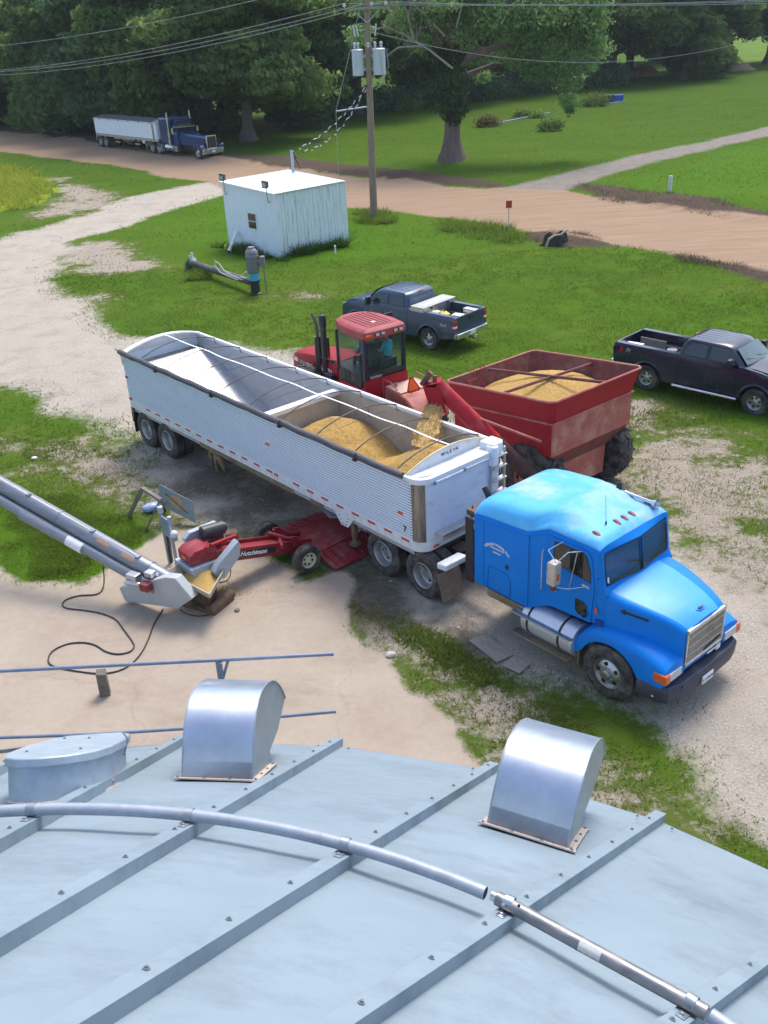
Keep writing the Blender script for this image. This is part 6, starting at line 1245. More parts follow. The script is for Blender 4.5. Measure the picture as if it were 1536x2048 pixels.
# ================================================================ SHED
sh_ = thing('shed', 'small white metal shed with green-streaked wall, two floodlights and a window', 'shed', (-4.773, 51.183, 0), 40.449)
SW, SD, SH1, SH2 = 4.70, 5.03, 3.34, 3.52
WALL = M('white shed sheet', (.80, .86, .92), .55, 0, .04, 2, dirt=(.5, .54, .56), damt=.12, stretch=(3, 3, .4))
MOLD = M('algae streaked sheet', (.74, .79, .82), .6, 0, .05, 2, dirt=(.24, .30, .20), damt=.42, dscale=1.5, stretch=(4.5, 4.5, .4))
def corr(m, u0, u1, v, z0, z1a, z1b, ax='u', step=.23):
    n = int((u1-u0)/step); P = []
    for i in range(n+1):
        a = u0+(u1-u0)*i/n
        for da, d in ((0, 0), (.03, .0), (.045, -.018), (.07, -.018), (.085, 0)):
            if a+da <= u1: P.append((a+da, d))
    rows = []
    for k in (0, 1):
        rows.append([((p, v+d, (z0 if k == 0 else z1a+(z1b-z1a)*(p-u0)/(u1-u0))) if ax == 'u' else (v+d, p, (z0 if k == 0 else z1a+(z1b-z1a)*(p-u0)/(u1-u0)))) for p, d in P])
    m.loft(rows, closed=False, cap=False)
m = MB(); corr(m, 0, SW, 0, 0, SH1, SH1); m.build('streaked_wall', MOLD, sh_, ang=15)
m = MB(); corr(m, 0, SD, 0, 0, SH1, SH2, ax='v'); m.build('front_wall', WALL, sh_, ang=15)
m = MB(); m.box(0, SW, SD-.03, SD, 0, SH2); m.box(SW-.03, SW, 0, SD, 0, SH1); m.build('back_wall', WALL, sh_)
m = MB(); m.box(-.025, .045, -.025, .045, 0, SH1); m.box(SW-.05, SW+.02, -.022, .02, 0, SH1); m.build('corner_trim', WHITEP, sh_)
m = MB(); P = []
rows = []
for k in (0, 1):
    v = -.10 if k == 0 else SD+.10; z = SH1+.0 if k == 0 else SH2+.02; r_ = []
    for i in range(int((SW+.2)/.23)):
        a = -.10+.23*i
        for da, d in ((0, 0), (.09, 0), (.105, .022), (.13, .022), (.145, 0)): r_.append((a+da, v, z+d))
    rows.append(r_)
m.loft(rows, closed=False, cap=False); m.loft([[(x, y, z-.05) for x, y, z in r_] for r_ in rows], closed=False, cap=False); m.build('roof', M('white roof sheet', (.85, .86, .86), .5, 0, .03, 2), sh_, ang=15)
m = MB(); m.prism([(-.1, SH1-.10), (-.1, SH1+.0), (SD+.1, SH2+.02), (SD+.1, SH2-.09)], 'x', -.13, -.10); m.build('fascia', WHITEP, sh_)
m = MB(); m.box(-.05, -.02, 1.95, 2.74, 1.26, 2.12); wn_ = m.build('window', WHITEP, sh_)
m = MB(); m.box(-.056, -.05, 1.99, 2.70, 1.70, 2.08); m.box(-.056, -.05, 1.99, 2.70, 1.30, 1.66); m.build('pane', M('dusky pane', (.035, .02, .02), .1, spec=.7), wn_)
for v, zz in ((4.52, 3.30), (.50, 3.26)):
    m = MB(); m.tube([(-.04, v, zz-.35), (-.16, v-.02, zz-.42), (-.2, v-.05, zz-.3), (-.2, v, zz+.30)], .022, 8); fb = m.build('floodlight', GALVD, sh_)
    m = MB(); m.loft([[(-.28, v-.20, zz+.36), (-.28, v+.20, zz+.36), (-.28, v+.20, zz+.66), (-.28, v-.20, zz+.66)], [(-.12, v-.15, zz+.36), (-.12, v+.15, zz+.36), (-.12, v+.15, zz+.66), (-.12, v-.15, zz+.66)]]); m.box(-.31, -.28, v-.22, v+.22, zz+.33, zz+.70); m.build('lamp_housing', M('bronze green housing', (.05, .06, .055), .5), fb, bevel=.01)
    m = MB(); m.box(-.315, -.308, v-.15, v+.15, zz+.40, zz+.60); m.build('lamp_lens', M('lens glass', (.40, .46, .42), .15), fb)
m = MB()
for d in (0, .13): m.tube([(SW-.35, SD-.9+d, 2.6), (SW-.35, SD-.9+d, 4.55), (SW-.32, SD-.84+d, 4.66), (SW-.22, SD-.8+d, 4.62)], .045, 10)
mh = m.build('service_mast', GALV, sh_)
m = MB(); random.seed(5)
for i in range(7): m.tube([(SW-.22, SD-.8, 4.6), (SW-.05+.03*i, SD-.6-.05*i, 4.3-.12*i), (SW+.15-.04*i, SD-.7+.03*i, 4.2+.05*i)], .012, 5)
m.build('mast_wires', BLACKP, mh)
pv = thing('pvc_pipe', 'white plastic pipe leaning against the left wall of the shed', 'pipe', tuple(G(458, 507, 0)), 0)
top_ = Vector((-4.773, 51.183, 0))+Matrix.Rotation(radians(40.449), 3, 'Z') @ Vector((-.12, 3.9, .95))
m = MB(); m.tube([Vector((0, 0, .09)), top_-G(458, 507, 0)], .10, 16, cap=False); m.tube([Vector((0, 0, .09)), top_-G(458, 507, 0)], .09, 16, k=1); m.build('pipe_shell', [WHITEP, DARK], pv)
pb_ = thing('yellow_container', 'small yellow container in the weeds behind the leaning white pipe', 'container', tuple(G(452, 498, 0)), 20); m = MB(); m.lathe([(.001, 0), (.10, 0), (.10, .2), (.04, .26), (.04, .3), (.001, .3)], n=12); m.build('container_body', YELLOW, pb_)
sk_ = thing('marker_stake', 'short pale stake at the weedy right corner of the shed', 'stake', tuple(G(671, 508, 0)), 0); m = MB(); m.box(-.04, .04, -.04, .04, 0, .42); m.box(-.05, .05, -.05, .05, .36, .45); m.build('post', WHITEP, sk_, bevel=.01)
# ================================================================ IRRIGATION PUMP
PB = G(512, 588, 0); pm = thing('irrigation_pump', 'grey vertical pump motor on a black base with a long rusty pipe', 'pump', tuple(PB), 0)
GREYM = M('grey motor paint', (.20, .20, .215), .5, .2, .12, 5, dirt=(.28, .26, .23), damt=.3); PIPE = M('dark pipe', (.085, .08, .085), .7, .2, .3, 3, dirt=(.30, .27, .22), damt=.45, dscale=1.2)
m = MB(); m.lathe([(.30, 0), (.30, .06), (.22, .10), (.22, .55), (.27, .58), (.27, .66)], n=20); m.build('pump_base', M('oily black base', (.02, .02, .022), .5), pm)
m = MB(); m.lathe([(.24, .66), (.24, .98)], n=20); m.build('blue_band', M('light blue paint', (.05, .38, .58), .5, 0, .15, 6), pm)
m = MB(); m.lathe([(.25, .98), (.29, 1.04), (.29, 1.72), (.31, 1.74), (.31, 1.80), (.29, 1.84), (.30, 1.88), (.28, 1.98), (.20, 2.08), (.17, 2.10), (.15, 2.18), (.01, 2.20)], n=24)
for i in range(14): a = 2*pi*i/14; m.box(.285*cos(a)-.012, .285*cos(a)+.012, .285*sin(a)-.012, .285*sin(a)+.012, 1.1, 1.7)
m.build('motor', GREYM, pm)
m = MB(); m.box(.36, .58, -.2, .05, 1.28, 1.75); m.box(.25, .36, -.12, .0, 1.4, 1.55); m.build('junction_box', GREYM, pm, bevel=.02)
m = MB(); m.tube([(.50, -.1, 1.3), (.52, -.12, .02)], .03, 8); m.build('conduit', GREYM, pm)
pe = G(380, 540, 0)-PB; pd_ = Vector((pe.x, pe.y, 0)).normalized()
m = MB(); m.tube([pd_*.2+Vector((0, 0, .52)), pe*.48+Vector((0, 0, .46)), pe*.97+Vector((0, 0, .42))], .16, 16); m.lathe([(.23, 0), (.23, .08)], o=pd_*.25+Vector((0, 0, .52)), ax=pd_, n=16); m.lathe([(.21, 0), (.21, .05)], o=pe*.5+Vector((0, 0, .46)), ax=pd_, n=16)
m.tube([pe*.97+Vector((0, 0, .42)), pe*1.01+Vector((0, 0, .30)), pe*1.02+Vector((0, 0, .0))], .20, 14); m.build('discharge_pipe', PIPE, pm)
m = MB(); m.tube([pe*.93+Vector((0, 0, .5)), pe*.93+Vector((0, 0, .95))], .07, 10); m.tube([pe*.97+Vector((0, 0, .5)), pe*.97+Vector((0, 0, .78))], .05, 8); m.tube([pe*.93+Vector((0, 0, .55)), pe*.90+Vector((0, 0, .66))], .12, 8); m.build('air_valve', M('white valve', (.55, .56, .55), .5), pm)
hs = thing('hose', 'pale hose draped over the rusty pump pipe', 'hose', tuple(PB+Vector((0, 0, 0))), 0)
def pl_(px, py, y=None):
    return GY(px, py, PB.y+1.1*(512-px)/132*1.6)-PB
m = MB(); m.tube([pl_(505, 545), pl_(490, 544), pl_(480, 552), pl_(492, 556), pl_(478, 556), pl_(462, 549), pl_(448, 541), pl_(438, 527), pl_(430, 522), pl_(429, 530), pl_(440, 544), pl_(455, 552), pl_(475, 560)], .022, 6); m.tube([pl_(450, 546), pl_(465, 553), pl_(485, 560)], .02, 6); m.build('hose_line', M('pale hose', (.62, .62, .58), .5), hs)
# ================================================================ UTILITY POLE AND WIRES
PO = Vector((.34, 61.2, 0)); po = thing('utility_pole', 'leaning wooden utility pole with two transformers and a guy strut', 'utility pole', tuple(PO), 0)
lean = Vector((.015, 0, 1)); POLE = M('brown pole wood', (.26, .195, .14), .9, 0, .3, 3, .5, 12, stretch=(6, 6, .5))
def pz(z): return Vector((.016*z, 0, z))
m = MB(); m.tube([pz(0), pz(4), pz(9), pz(13.6)], [.235, .21, .18, .15], 16); m.build('pole', POLE, po)
m = MB(); m.beam(pz(11.62)+Vector((-1.35, -.2, .02)), pz(11.62)+Vector((1.2, -.2, -.0)), .10, .13); ca_ = m.build('crossarm', M('crossarm wood', (.30, .27, .19), .85, 0, .2, 4, stretch=(.4, 3, 3)), po)
m = MB(); m.tube([pz(10.9)+Vector((0, -.2, 0)), pz(11.5)+Vector((-.75, -.25, 0))], .025, 6); m.tube([pz(10.9)+Vector((0, -.2, 0)), pz(11.5)+Vector((.7, -.25, 0))], .025, 6); m.build('arm_brace', GALV, po)
PORC = M('pale insulator', (.55, .56, .58), .25)
ins = []
for x in (-1.28, .28, 1.08):
    m = MB(); b0 = pz(11.70)+Vector((x, -.2, 0)); m.lathe([(.03, 0), (.03, .05), (.09, .06), (.10, .12), (.06, .15), (.075, .18), (.05, .22), (.01, .23)], o=b0, n=12); m.build('insulator', PORC, ca_); ins.append(PO+b0+Vector((0, 0, .23)))
TRF = M('pale grey transformer', (.50, .55, .58), .4, .1, .05, 3, dirt=(.3, .27, .22), damt=.12)
for s in (-1, 1):
    c = pz(8.15)+Vector((s*(.62 if s < 0 else .62), -.08, 0)); R_ = .33 if s < 0 else .37
    m = MB(); m.lathe([(.01, -.02), (R_, 0), (R_, 1.28), (R_+.02, 1.30), (R_+.02, 1.36), (R_*.9, 1.40), (.01, 1.42)], o=c, n=24); t_ = m.build('transformer', TRF, po, ang=25)
    for dx in (-.15, .06) if s < 0 else (-.2, .15):
        m = MB(); m.lathe([(.05, 0), (.05, .08), (.085, .10), (.05, .14), (.09, .18), (.05, .22), (.10, .27), (.08, .36), (.01, .38)], o=c+Vector((dx, 0, 1.38)), n=12); m.build('bushing', PORC, t_)
    m = MB(); m.box(c.x-(.35 if s > 0 else -.15), c.x+(.35 if s < 0 else -.15)+.0, -.05, .05, 8.35, 8.55) if False else m.beam(pz(8.45), c+Vector((0, 0, .3)), .10, .12); m.beam(pz(9.15), c+Vector((0, 0, 1.0)), .10, .12); m.build('mount_bracket', GALV, t_)
m = MB(); m.lathe([(.05, 0), (.10, .08), (.05, .14), (.09, .2), (.05, .3)], o=pz(9.6)+Vector((0, -.22, 0)), n=10); m.build('bushing', PORC, po)
for s in (-1, 1):
    m = MB(); m.beam(pz(10.55), pz(10.55)+Vector((s*.62, -.15, 0)), .05, .05); cf = m.build('cutout_arm', GALV, po)
    for x in ((.78, .6) if s < 0 else (.45,)):
        m = MB(); b0 = pz(10.5)+Vector((s*x, -.2, 0)); m.tube([b0+Vector((s*.06, 0, .32)), b0+Vector((-s*.05, -.1, -.28))], .04, 8); m.build('fuse_cutout', PORC, cf)
m = MB(); m.tube([pz(6.45), pz(6.3)+Vector((-2.05, -.3, 0))], .045, 8); stt = m.build('guy_strut', GALV, po)
se = pz(6.3)+Vector((-2.05, -.3, 0))
m = MB(); m.tube([pz(12.6)+Vector((-.1, 0, 0)), se, Vector((-2.1, -.6, .0))], .014, 5); m.build('guy_wire', M('guy wire', (.42, .42, .36), .5, .3), po)
m = MB(); m.tube([pz(9.4)+Vector((1.05, -.45, .1)), pz(8.6)+Vector((1.15, -.5, 0)), pz(7.6)+Vector((.75, -.4, 0)), pz(7.55)+Vector((.2, -.3, 0)), pz(7.63)+Vector((-.05, -.2, 0))], .022, 6); m.tube([pz(9.3)+Vector((.65, -.5, 0)), pz(8.3)+Vector((.78, -.5, 0)), pz(7.9)+Vector((.8, -.45, 0))], .014, 5); m.tube([pz(9.5)+Vector((-.8, -.1, .0)), pz(9.1)+Vector((-.75, -.4, 0)), pz(8.5)+Vector((-.7, -.42, 0))], .01, 5); m.build('secondary_leads', GALVD, po)
WIRE = M('conductor', (.34, .36, .38), .45, .5, .1, 5)
def sagline(a, b, sag, r, n=40): return [a.lerp(b, i/n)+Vector((0, 0, -sag*4*(i/n)*(1-i/n))) for i in range(n+1)]
far_l = Vector((-.681*130, .732*130, 0)); far_r = Vector((.70*62, -.71*62, 0))
WL = [('conductor from the left crossarm insulator running far left', ins[0], ins[0]+far_l, 3.9), ('conductor from the middle crossarm insulator running far left', ins[1], ins[1]+far_l, 4.0), ('conductor from the right crossarm insulator running far left', ins[2], ins[2]+far_l, 4.3), ('topmost wire running left from the pole top above the others', PO+pz(13.4), PO+pz(13.4)+far_l, 3.3),
      ('upper wire from the left insulator crossing to the right edge', ins[0], ins[0]+far_r+Vector((0, 0, .1)), .9), ('middle wire from the centre insulator crossing to the right edge', ins[1], ins[1]+far_r, .95), ('lower wire from the right insulator crossing to the right edge', ins[2], ins[2]+far_r, 1.05)]
for lb_, a, b, sg in WL:
    m = MB(); m.tube(sagline(a, b, sg, .01), .018 if b.y > 60 else .012, 5); tag(m.build('power_line', WIRE), lb_, 'power line', 'overhead conductors on the pole')
a = PO+pz(10.4)+Vector((.3, -.1, 0)); b = GY(1536, 58, 72)+Vector((3, 1, .2)); m = MB(); m.tube(sagline(a, b, 2.0, .01), .012, 5); tag(m.build('service_line', WIRE), 'thin low wire sagging from the pole across the dark trees', 'power line')
mt = Vector((-4.773, 51.183, 0))+Matrix.Rotation(radians(40.449), 3, 'Z') @ Vector((SW-.25, SD-.8, 4.62)); a = PO+pz(7.65)+Vector((-.1, -.25, 0))
for k_ in (0, 1):
    m = MB(); P = [a.lerp(mt+Vector((.2*k_, 0, -.05*k_)), i/60)+Vector((.05*cos(i*.9+k_*pi)+.25*k_*(i/60), 0, .05*sin(i*.9+k_*pi)-(.5+.35*k_)*4*(i/60)*(1-i/60))) for i in range(61)]
    m.tube(P, .022, 5, k=0)
    for i in range(2, 58, 4): m.tube(P[i:i+3], .026, 5, k=1)
    tag(m.build('service_cable', [BLACKP, M('bare neutral', (.6, .6, .6), .4)]), ['twisted black and silver cable from the pole to the shed mast, upper one', 'twisted black and silver cable sagging lowest between pole and shed'][k_], 'cable')
# ================================================================ ROADSIDE BITS
mk = thing('road_marker', 'small red marker sign on a thin pole beside the dirt road', 'marker sign', tuple(G(1017, 462, 0)), 0)
m = MB(); m.box(-.02, .02, -.02, .02, 0, 1.55); m.build('post', GALV, mk); m = MB(); m.box(-.17, .17, -.035, -.02, 1.28, 1.68); m.build('sign_panel', M('red orange sign', (.50, .06, .03), .5), mk); m = MB(); m.box(-.02, .02, -.04, -.035, 1.30, 1.66); m.build('sign_stripe', M('dark red stripe', (.16, .02, .02), .5), mk)
wp = thing('white_post', 'short white post in the bright grass beyond the dirt road', 'post', tuple(G(1339, 383, 0)), 0); m = MB(); m.lathe([(.13, 0), (.13, .95), (.11, 1.0), (.01, 1.0)], n=14); m.build('post_body', M('chalky white', (.62, .62, .55), .7, 0, .1, 5, dirt=(.3, .3, .25), damt=.3), wp)
stp = thing('tree_stump', 'dark rotten tree stump with a pale root on the near road edge', 'stump', tuple(G(1112, 490, 0)), 10)
m = MB(); m.loft([[(r*(.75+.25*sin(a*5)+.1*sin(a*11))*cos(a)*1.3, r*(.75+.2*sin(a*4))*sin(a), z*(1+.35*sin(a*3)*(z > .3))) for a in [2*pi*i/28 for i in range(28)]] for r, z in ((.75, 0), (.55, .15), (.48, .45), (.38, .52), (.2, .3))]); m.build('stump_wood', M('rotten wood', (.05, .038, .035), .9, 0, .4, 5, .6, 15), stp)
m = MB(); m.tube([(-.75, -.5, .05), (-.6, -.5, .45), (-.3, -.45, .6), (.1, -.4, .62), (.35, -.35, .78), (.55, -.3, .8)], [.06, .075, .06, .05, .06, .03], 8); m.build('pale_root', M('bleached root', (.40, .33, .26), .8, 0, .2, 6), stp)
# ================================================================ AUGER CONVEYOR, INTAKE HOPPER, DRIVE-OVER UNLOADER
RDK_ = M('dull red casting', (.20, .015, .02), .6, 0, .2, 6, dirt=(.25, .14, .11), damt=.4); AG0 = G(345, 1165, .72); AG1 = GY(0, 968, AG0.y+2.45); adir = (AG1-AG0).normalized()
ag = thing('grain_auger', 'long galvanised tube auger rising to the left edge from a steel intake hopper', 'auger', (AG0.x, AG0.y, 0), math.degrees(atan2(adir.y, adir.x)))
hx = hypot(adir.x, adir.y); sl_ = adir.z/hx
def AL(P):
    a = -ag.rotation_euler.z; d = Vector(P)-Vector((AG0.x, AG0.y, 0)); return Vector((cos(a)*d.x-sin(a)*d.y, sin(a)*d.x+cos(a)*d.y, d.z))
AGT = M('galvanised auger tube', (.25, .27, .30), .45, .5, .12, 4, dirt=(.42, .40, .38), damt=.25, stretch=(.5, 3, 3))
e0 = Vector((0, 0, .72)); ex = Vector((1, 0, sl_)).normalized()
m = MB(); m.tube([e0-ex*.1, e0+ex*9.5], .185, 24)
for L_ in (.6, 3.2, 6.2): m.lathe([(.197, 0), (.197, .06)], o=e0+ex*L_, ax=ex, n=24)
tb_ = m.build('auger_tube', AGT, ag)
lo = Vector((.0, .21, -.20)); m = MB(); m.tube([e0+lo+ex*.3, e0+lo*1.15+ex*9.5], .125, 16); m.tube([e0+lo*1.1+ex*2.3, e0+lo*1.2+ex*4.2], .135, 16); m.build('drive_shaft_guard', AGT, ag)
m = MB()
for L_ in (.9, 2.2, 4.1, 6.5): m.beam(e0+ex*L_, e0+ex*L_+lo*1.2, .12, .02); m.box(*[q for k in range(3) for q in ((e0+ex*L_+Vector((0, .02, .17)))[k]-.05, (e0+ex*L_+Vector((0, .02, .17)))[k]+.05)])
m.tube([e0+ex*.9+Vector((0, .02, .2)), e0+ex*9.5+Vector((0, .02, .35))], .008, 5); m.build('truss_bracket', GALVD, ag)
OD = M('faded orange decal', (.58, .24, .10), .6, 0, .15, 8)
for L_, w2, mt_ in ((.95, .34, OD), (1.65, .34, OD), (.25, .20, WHITEP)):
    m = MB(); cpt = e0+ex*L_; S = []
    for q in (0, w2): S.append([cpt+ex*q+(Vector((0, cos(a), sin(a)))*.189) for a in np.linspace(radians(35), radians(78), 6).tolist()])
    m.loft(S, closed=False, cap=False); m.build('tube_decal', mt_, tb_)
m = MB(); m.tube([e0+lo*1.12+ex*2.35+Vector((0, .0, .004)), e0+lo*1.12+ex*2.8], .138, 16); m.build('white_label', WHITEP, ag); 
# intake hopper
HP = [AL(G(*p, .86)) for p in ((332, 1141), (408, 1108), (456, 1122), (418, 1186))]
hc = sum(HP, Vector())/4; lowr = [Vector((hc.x+(p.x-hc.x)*.38, hc.y+(p.y-hc.y)*.38, .38)) for p in HP]
m = MB(); m.loft([HP, lowr], cap=False); m.loft([[p+Vector((0, 0, .0)) for p in HP], [Vector((hc.x+(p.x-hc.x)*1.06, hc.y+(p.y-hc.y)*1.06, .86)) for p in HP], [Vector((hc.x+(p.x-hc.x)*1.06, hc.y+(p.y-hc.y)*1.06, .76)) for p in HP]], cap=False); m.build('intake_hopper', M('dusty hopper steel', (.38, .34, .26), .6, .2, .15, 4, dirt=(.45, .36, .2), damt=.5), ag)
m = MB(); m.loft([[Vector((hc.x+(p.x-hc.x)*.45, hc.y+(p.y-hc.y)*.45, .42)) for p in HP], [Vector((hc.x+(p.x-hc.x)*.42, hc.y+(p.y-hc.y)*.42, .04)) for p in HP]]); m.box(hc.x-.5, hc.x+.45, hc.y-.35, hc.y+.35, .0, .10); m.tube([(hc.x-.4, hc.y-.4, .12), (hc.x-.4, hc.y+.4, .12)], .11, 12); m.build('boot', RUST, ag, bevel=.01)
def vplane(px, py, P0, dirv):
    n = Vector((-dirv.y, dirv.x, 0)); d = ray(px, py); o = Vector((0, 0, H)); return o+d*((Vector(P0)-o).dot(n)/d.dot(n))
dv_ = Vector((adir.x, adir.y, 0)).normalized(); sideN = Vector((-dv_.y, dv_.x, 0)); 
if sideN.y > 0: sideN = -sideN
GP = Vector((AG0.x, AG0.y, 0))+sideN*.30
gp = [AL(vplane(*p, GP, dv_)) for p in ((238, 1176), (330, 1155), (350, 1157), (384, 1198), (356, 1217), (250, 1203))]
th_ = AL(Vector((AG0.x, AG0.y, 0))-sideN*.22)-AL(Vector((AG0.x, AG0.y, 0)))
m = MB(); m.loft([gp, [p+th_ for p in gp]]); m.build('drive_guard', M('pale guard panel', (.46, .48, .48), .55, .2, .08, 3, dirt=(.40, .38, .34), damt=.3), ag, bevel=.012)
m = MB(); m.box(.28, .50, .32, .50, .66, .84, k=0); m.box(.62, .9, .25, .45, .75, .95, k=1); m.box(.3, .5, .12, .3, .9, 1.02, k=1); m.tube([(.55, .4, .75), (.9, .5, .78)], .05, 8, k=1); m.build('gearbox', [RDK_, ALU], ag, bevel=.012)
gcol = M('spilling grain', (.50, .33, .10), .9, 0, .3, 40, .8, 60)
gh = thing('hopper_grain', 'golden grain heaped inside the auger intake hopper', 'grain', (AG0.x, AG0.y, 0), math.degrees(ag.rotation_euler.z)); m = MB(); R0 = []
def bil(P, s, t): return (P[0].lerp(P[1], s)).lerp(P[3].lerp(P[2], s), t)
P4 = [Vector((hc.x+(p.x-hc.x)*.86, hc.y+(p.y-hc.y)*.86, .74)) for p in HP]
m.loft([[bil(P4, i/12, j/12)+Vector((0, 0, .22*sin(pi*i/12)*sin(pi*j/12)-.10+.02*wnoise(i*.6, j*.6))) for i in range(13)] for j in range(13)], closed=False, cap=False); m.build('grain_surface', gcol, gh, ang=60)
sp_ = thing('spilled_grain', 'thin fan of spilled golden grain on the concrete beside the hopper', 'grain', tuple(G(440, 1185, 0)), 0); m = MB(); rs = random.Random(4)
for i in range(900):
    r = abs(rs.gauss(0, .33)); a = rs.uniform(0, 2*pi); x, y = r*cos(a)*1.3, r*sin(a)*.8; s_ = rs.uniform(.008, .016); m.add([(x-s_, y-s_, .004), (x+s_, y-s_, .004), (x, y+s_, .004), (x, y, .018)], [(0, 1, 3), (1, 2, 3), (2, 0, 3)])
o = m.build('grain_scatter', gcol, sp_); o['kind'] = 'stuff'
# control stand
cs_ = thing('control_stand', 'galvanised two-post stand with a grey panel beside the red unloader head', 'stand', tuple(G(340, 1128, 0)), math.degrees(atan2(-.45, .33)))
m = MB(); m.beam((0, 0, 0), (-.02, 0, 1.42), .07, .05); m.beam((.42, 0, 0), (.40, 0, 1.40), .07, .05); m.lathe([(.07, 0), (.07, .16), (.02, .18)], o=(-.02, 0, 1.38), n=12); m.tube([(.45, 0, 1.30), (.45, 0, 1.46)], .05, 10); m.beam((.12, .0, .1), (.14, .02, 1.0), .11, .05, k=1); m.build('posts', [GALV, BLACKP], cs_)
m = MB(); m.box(.0, .40, -.05, -.02, .88, 1.36); m.build('panel', M('blue grey panel', (.28, .35, .45), .4, .3, .1, 6), cs_, bevel=.006); m = MB(); m.ball((.56, 0, 1.05), .09, n=8); m.box(.44, .56, -.08, .08, .85, .98, k=1); m.build('switch_box', [WHITEP, GALV], cs_, bevel=.01)
# drive-over unloader
CVO = Vector((-2.35, 19.43, 0)); cv = thing('drive_over_unloader', 'red low wheeled drive-over conveyor between the trailer and the auger hopper', 'conveyor', tuple(CVO), 39.5)
RDK = M('dark red deck paint', (.26, .012, .022), .5, 0, .12, 4, dirt=(.30, .15, .12), damt=.4)
m = MB(); m.prism([(.25, .16), (.35, .20), (1.95, .26), (2.0, .05), (.3, .05)], 'y', -.58, .62); m.build('deck', RDK, cv, bevel=.01)
for s in (-1, 1):
    m = MB(); m.loft([[(.45, s*.62, .20), (1.9, s*.64, .25), (1.9, s*.64, .05), (.45, s*.62, .05)], [(.45, s*1.28, .06), (1.9, s*1.28, .06), (1.9, s*1.28, .02), (.45, s*1.28, .02)]])
    for i in range(7): u = .58+.2*i; m.beam((u, s*.66, .245), (u, s*1.26, .075), .035, .03)
    m.build('side_ramp', RDK, cv)
m = MB(); m.box(1.85, 1.95, -.75, .75, .25, .75); m.build('back_plate', GALV, cv, bevel=.01)
A = Vector((.55, 0, .22)); B = Vector((-2.15, -.02, .98))
m = MB(); m.beam(A, B, .40, .22); m.beam(A+Vector((0, .23, .05)), B+Vector((0, .23, .05)), .03, .30); m.beam(A+Vector((0, -.23, .05)), B+Vector((0, -.23, .05)), .03, .30); arm = m.build('conveyor_arm', RDK, cv, bevel=.008)
def rt(p): return Vector(p)
dA = (B-A).normalized()
m = MB(); c1 = A+dA*1.05+Vector((0, -.247, .05)); m.beam(c1, c1+dA*1.0, .004, .15); m.build('name_strip', BLACKP, arm)
text('maker_name', 'Hutchinson', .155, WHITEP, arm, A+dA*2.04+Vector((0, -.251, .00)), (-dA.x, 0, -dA.z), (dA.z, 0, -dA.x), bold=.004, shear=.2)
m = MB(); m.tube([(.35, -.82, .33), (.35, .82, .33)], .04, 8); m.tube([(-.05, .40, .66), (.0, .5, .36), (.1, .72, .34)], .035, 8); m.tube([(-.35, -.35, .62), (.1, .5, .5)], .05, 8); m.tube([(.5, -.3, .3), (-.3, .25, .72)], .05, 8); m.prism([(.3, .25), (.0, .45), (-.1, .75), (.05, .72), (.4, .35)], 'y', .30, .34); m.prism([(.3, .25), (.0, .45), (-.1, .75), (.05, .72), (.4, .35)], 'y', -.34, -.30); m.build('wheel_frame', RDK, cv, bevel=.006)
CREAM = M('cream rim paint', (.62, .58, .40), .5, 0, .08, 5)
for s in (-1, 1): wheel(cv, .0, s*.80, .33, -s if False else (1 if s > 0 else -1), R=.34, wd=.24, rr=.19, style='car', rimmat=CREAM)
m = MB(); m.prism([(-2.0, .84), (-1.95, 1.10), (-2.15, 1.20), (-2.50, 1.20), (-2.62, 1.12), (-2.62, .90)], 'y', -.25, .28); m.v = [(x, y, z+.12) for x, y, z in m.v]; hdb = m.build('head_box', RDK, cv, bevel=.012)
m = MB(); m.box(-2.632, -2.622, -.05, .12, 1.09, 1.17); m.build('orange_label', M('fluorescent orange', (.95, .13, .01), .5), hdb)
m = MB(); m.prism([(-2.70, .99), (-2.62, .74), (-2.05, .70), (-2.0, .96)], 'y', -.34, .36); m.build('outlet_hood', GALV, cv, bevel=.01)
m = MB(); m.prism([(-1.55, 1.26), (-1.60, 1.38), (-2.15, 1.02), (-2.28, .86), (-2.20, .66), (-2.05, .62), (-1.60, 1.0)], 'y', -.60, -.42); m.build('belt_guard', M('grey guard', (.40, .44, .48), .5, .2, .06, 4), cv, bevel=.015)
m = MB(); m.prism([(-1.4, 1.30), (-1.5, 1.50), (-2.2, 1.50), (-2.35, 1.38), (-2.30, 1.2), (-1.6, 1.22)], 'y', .42, .56); m.v = [(x, y, z-.08) for x, y, z in m.v]; m.build('belt_guard', M('grey guard', (.40, .44, .48), .5, .2, .06, 4), cv, bevel=.015)
m = MB(); m.tube([(-2.0, .25, 1.40), (-1.48, .22, 1.36)], .155, 20); m.tube([(-1.48, .22, 1.36), (-1.42, .22, 1.355)], .10, 16); m.box(-1.9, -1.55, .1, .35, 1.08, 1.28); m.build('motor', M('charcoal motor', (.045, .047, .05), .45, .2, .1, 6, dirt=(.2, .16, .11), damt=.3), cv)
m = MB(); m.tube([(-2.1, -.25, 1.33), (-1.35, -.1, 1.22)], .045, 10); m.tube([(-2.3, -.4, 1.4), (-2.1, -.1, 1.35)], .03, 8); m.box(-1.8, -1.7, .1, .2, 1.25, 1.35); m.build('tension_rod', REDP, cv)
CVW = lambda u, v, z: (CVO.x+cos(radians(39.5))*u-sin(radians(39.5))*v, CVO.y+sin(radians(39.5))*u+cos(radians(39.5))*v, z)
stream('falling_grain', 'short stream of grain falling from the red unloader head into the hopper', CVW(-2.42, .05, .80), CVW(-2.45, .12, .62) if False else Vector((AG0.x, AG0.y, 0))+Matrix.Rotation(ag.rotation_euler.z, 3, 'Z') @ Vector((hc.x, hc.y, .68)), .14, .24, 900, 5)
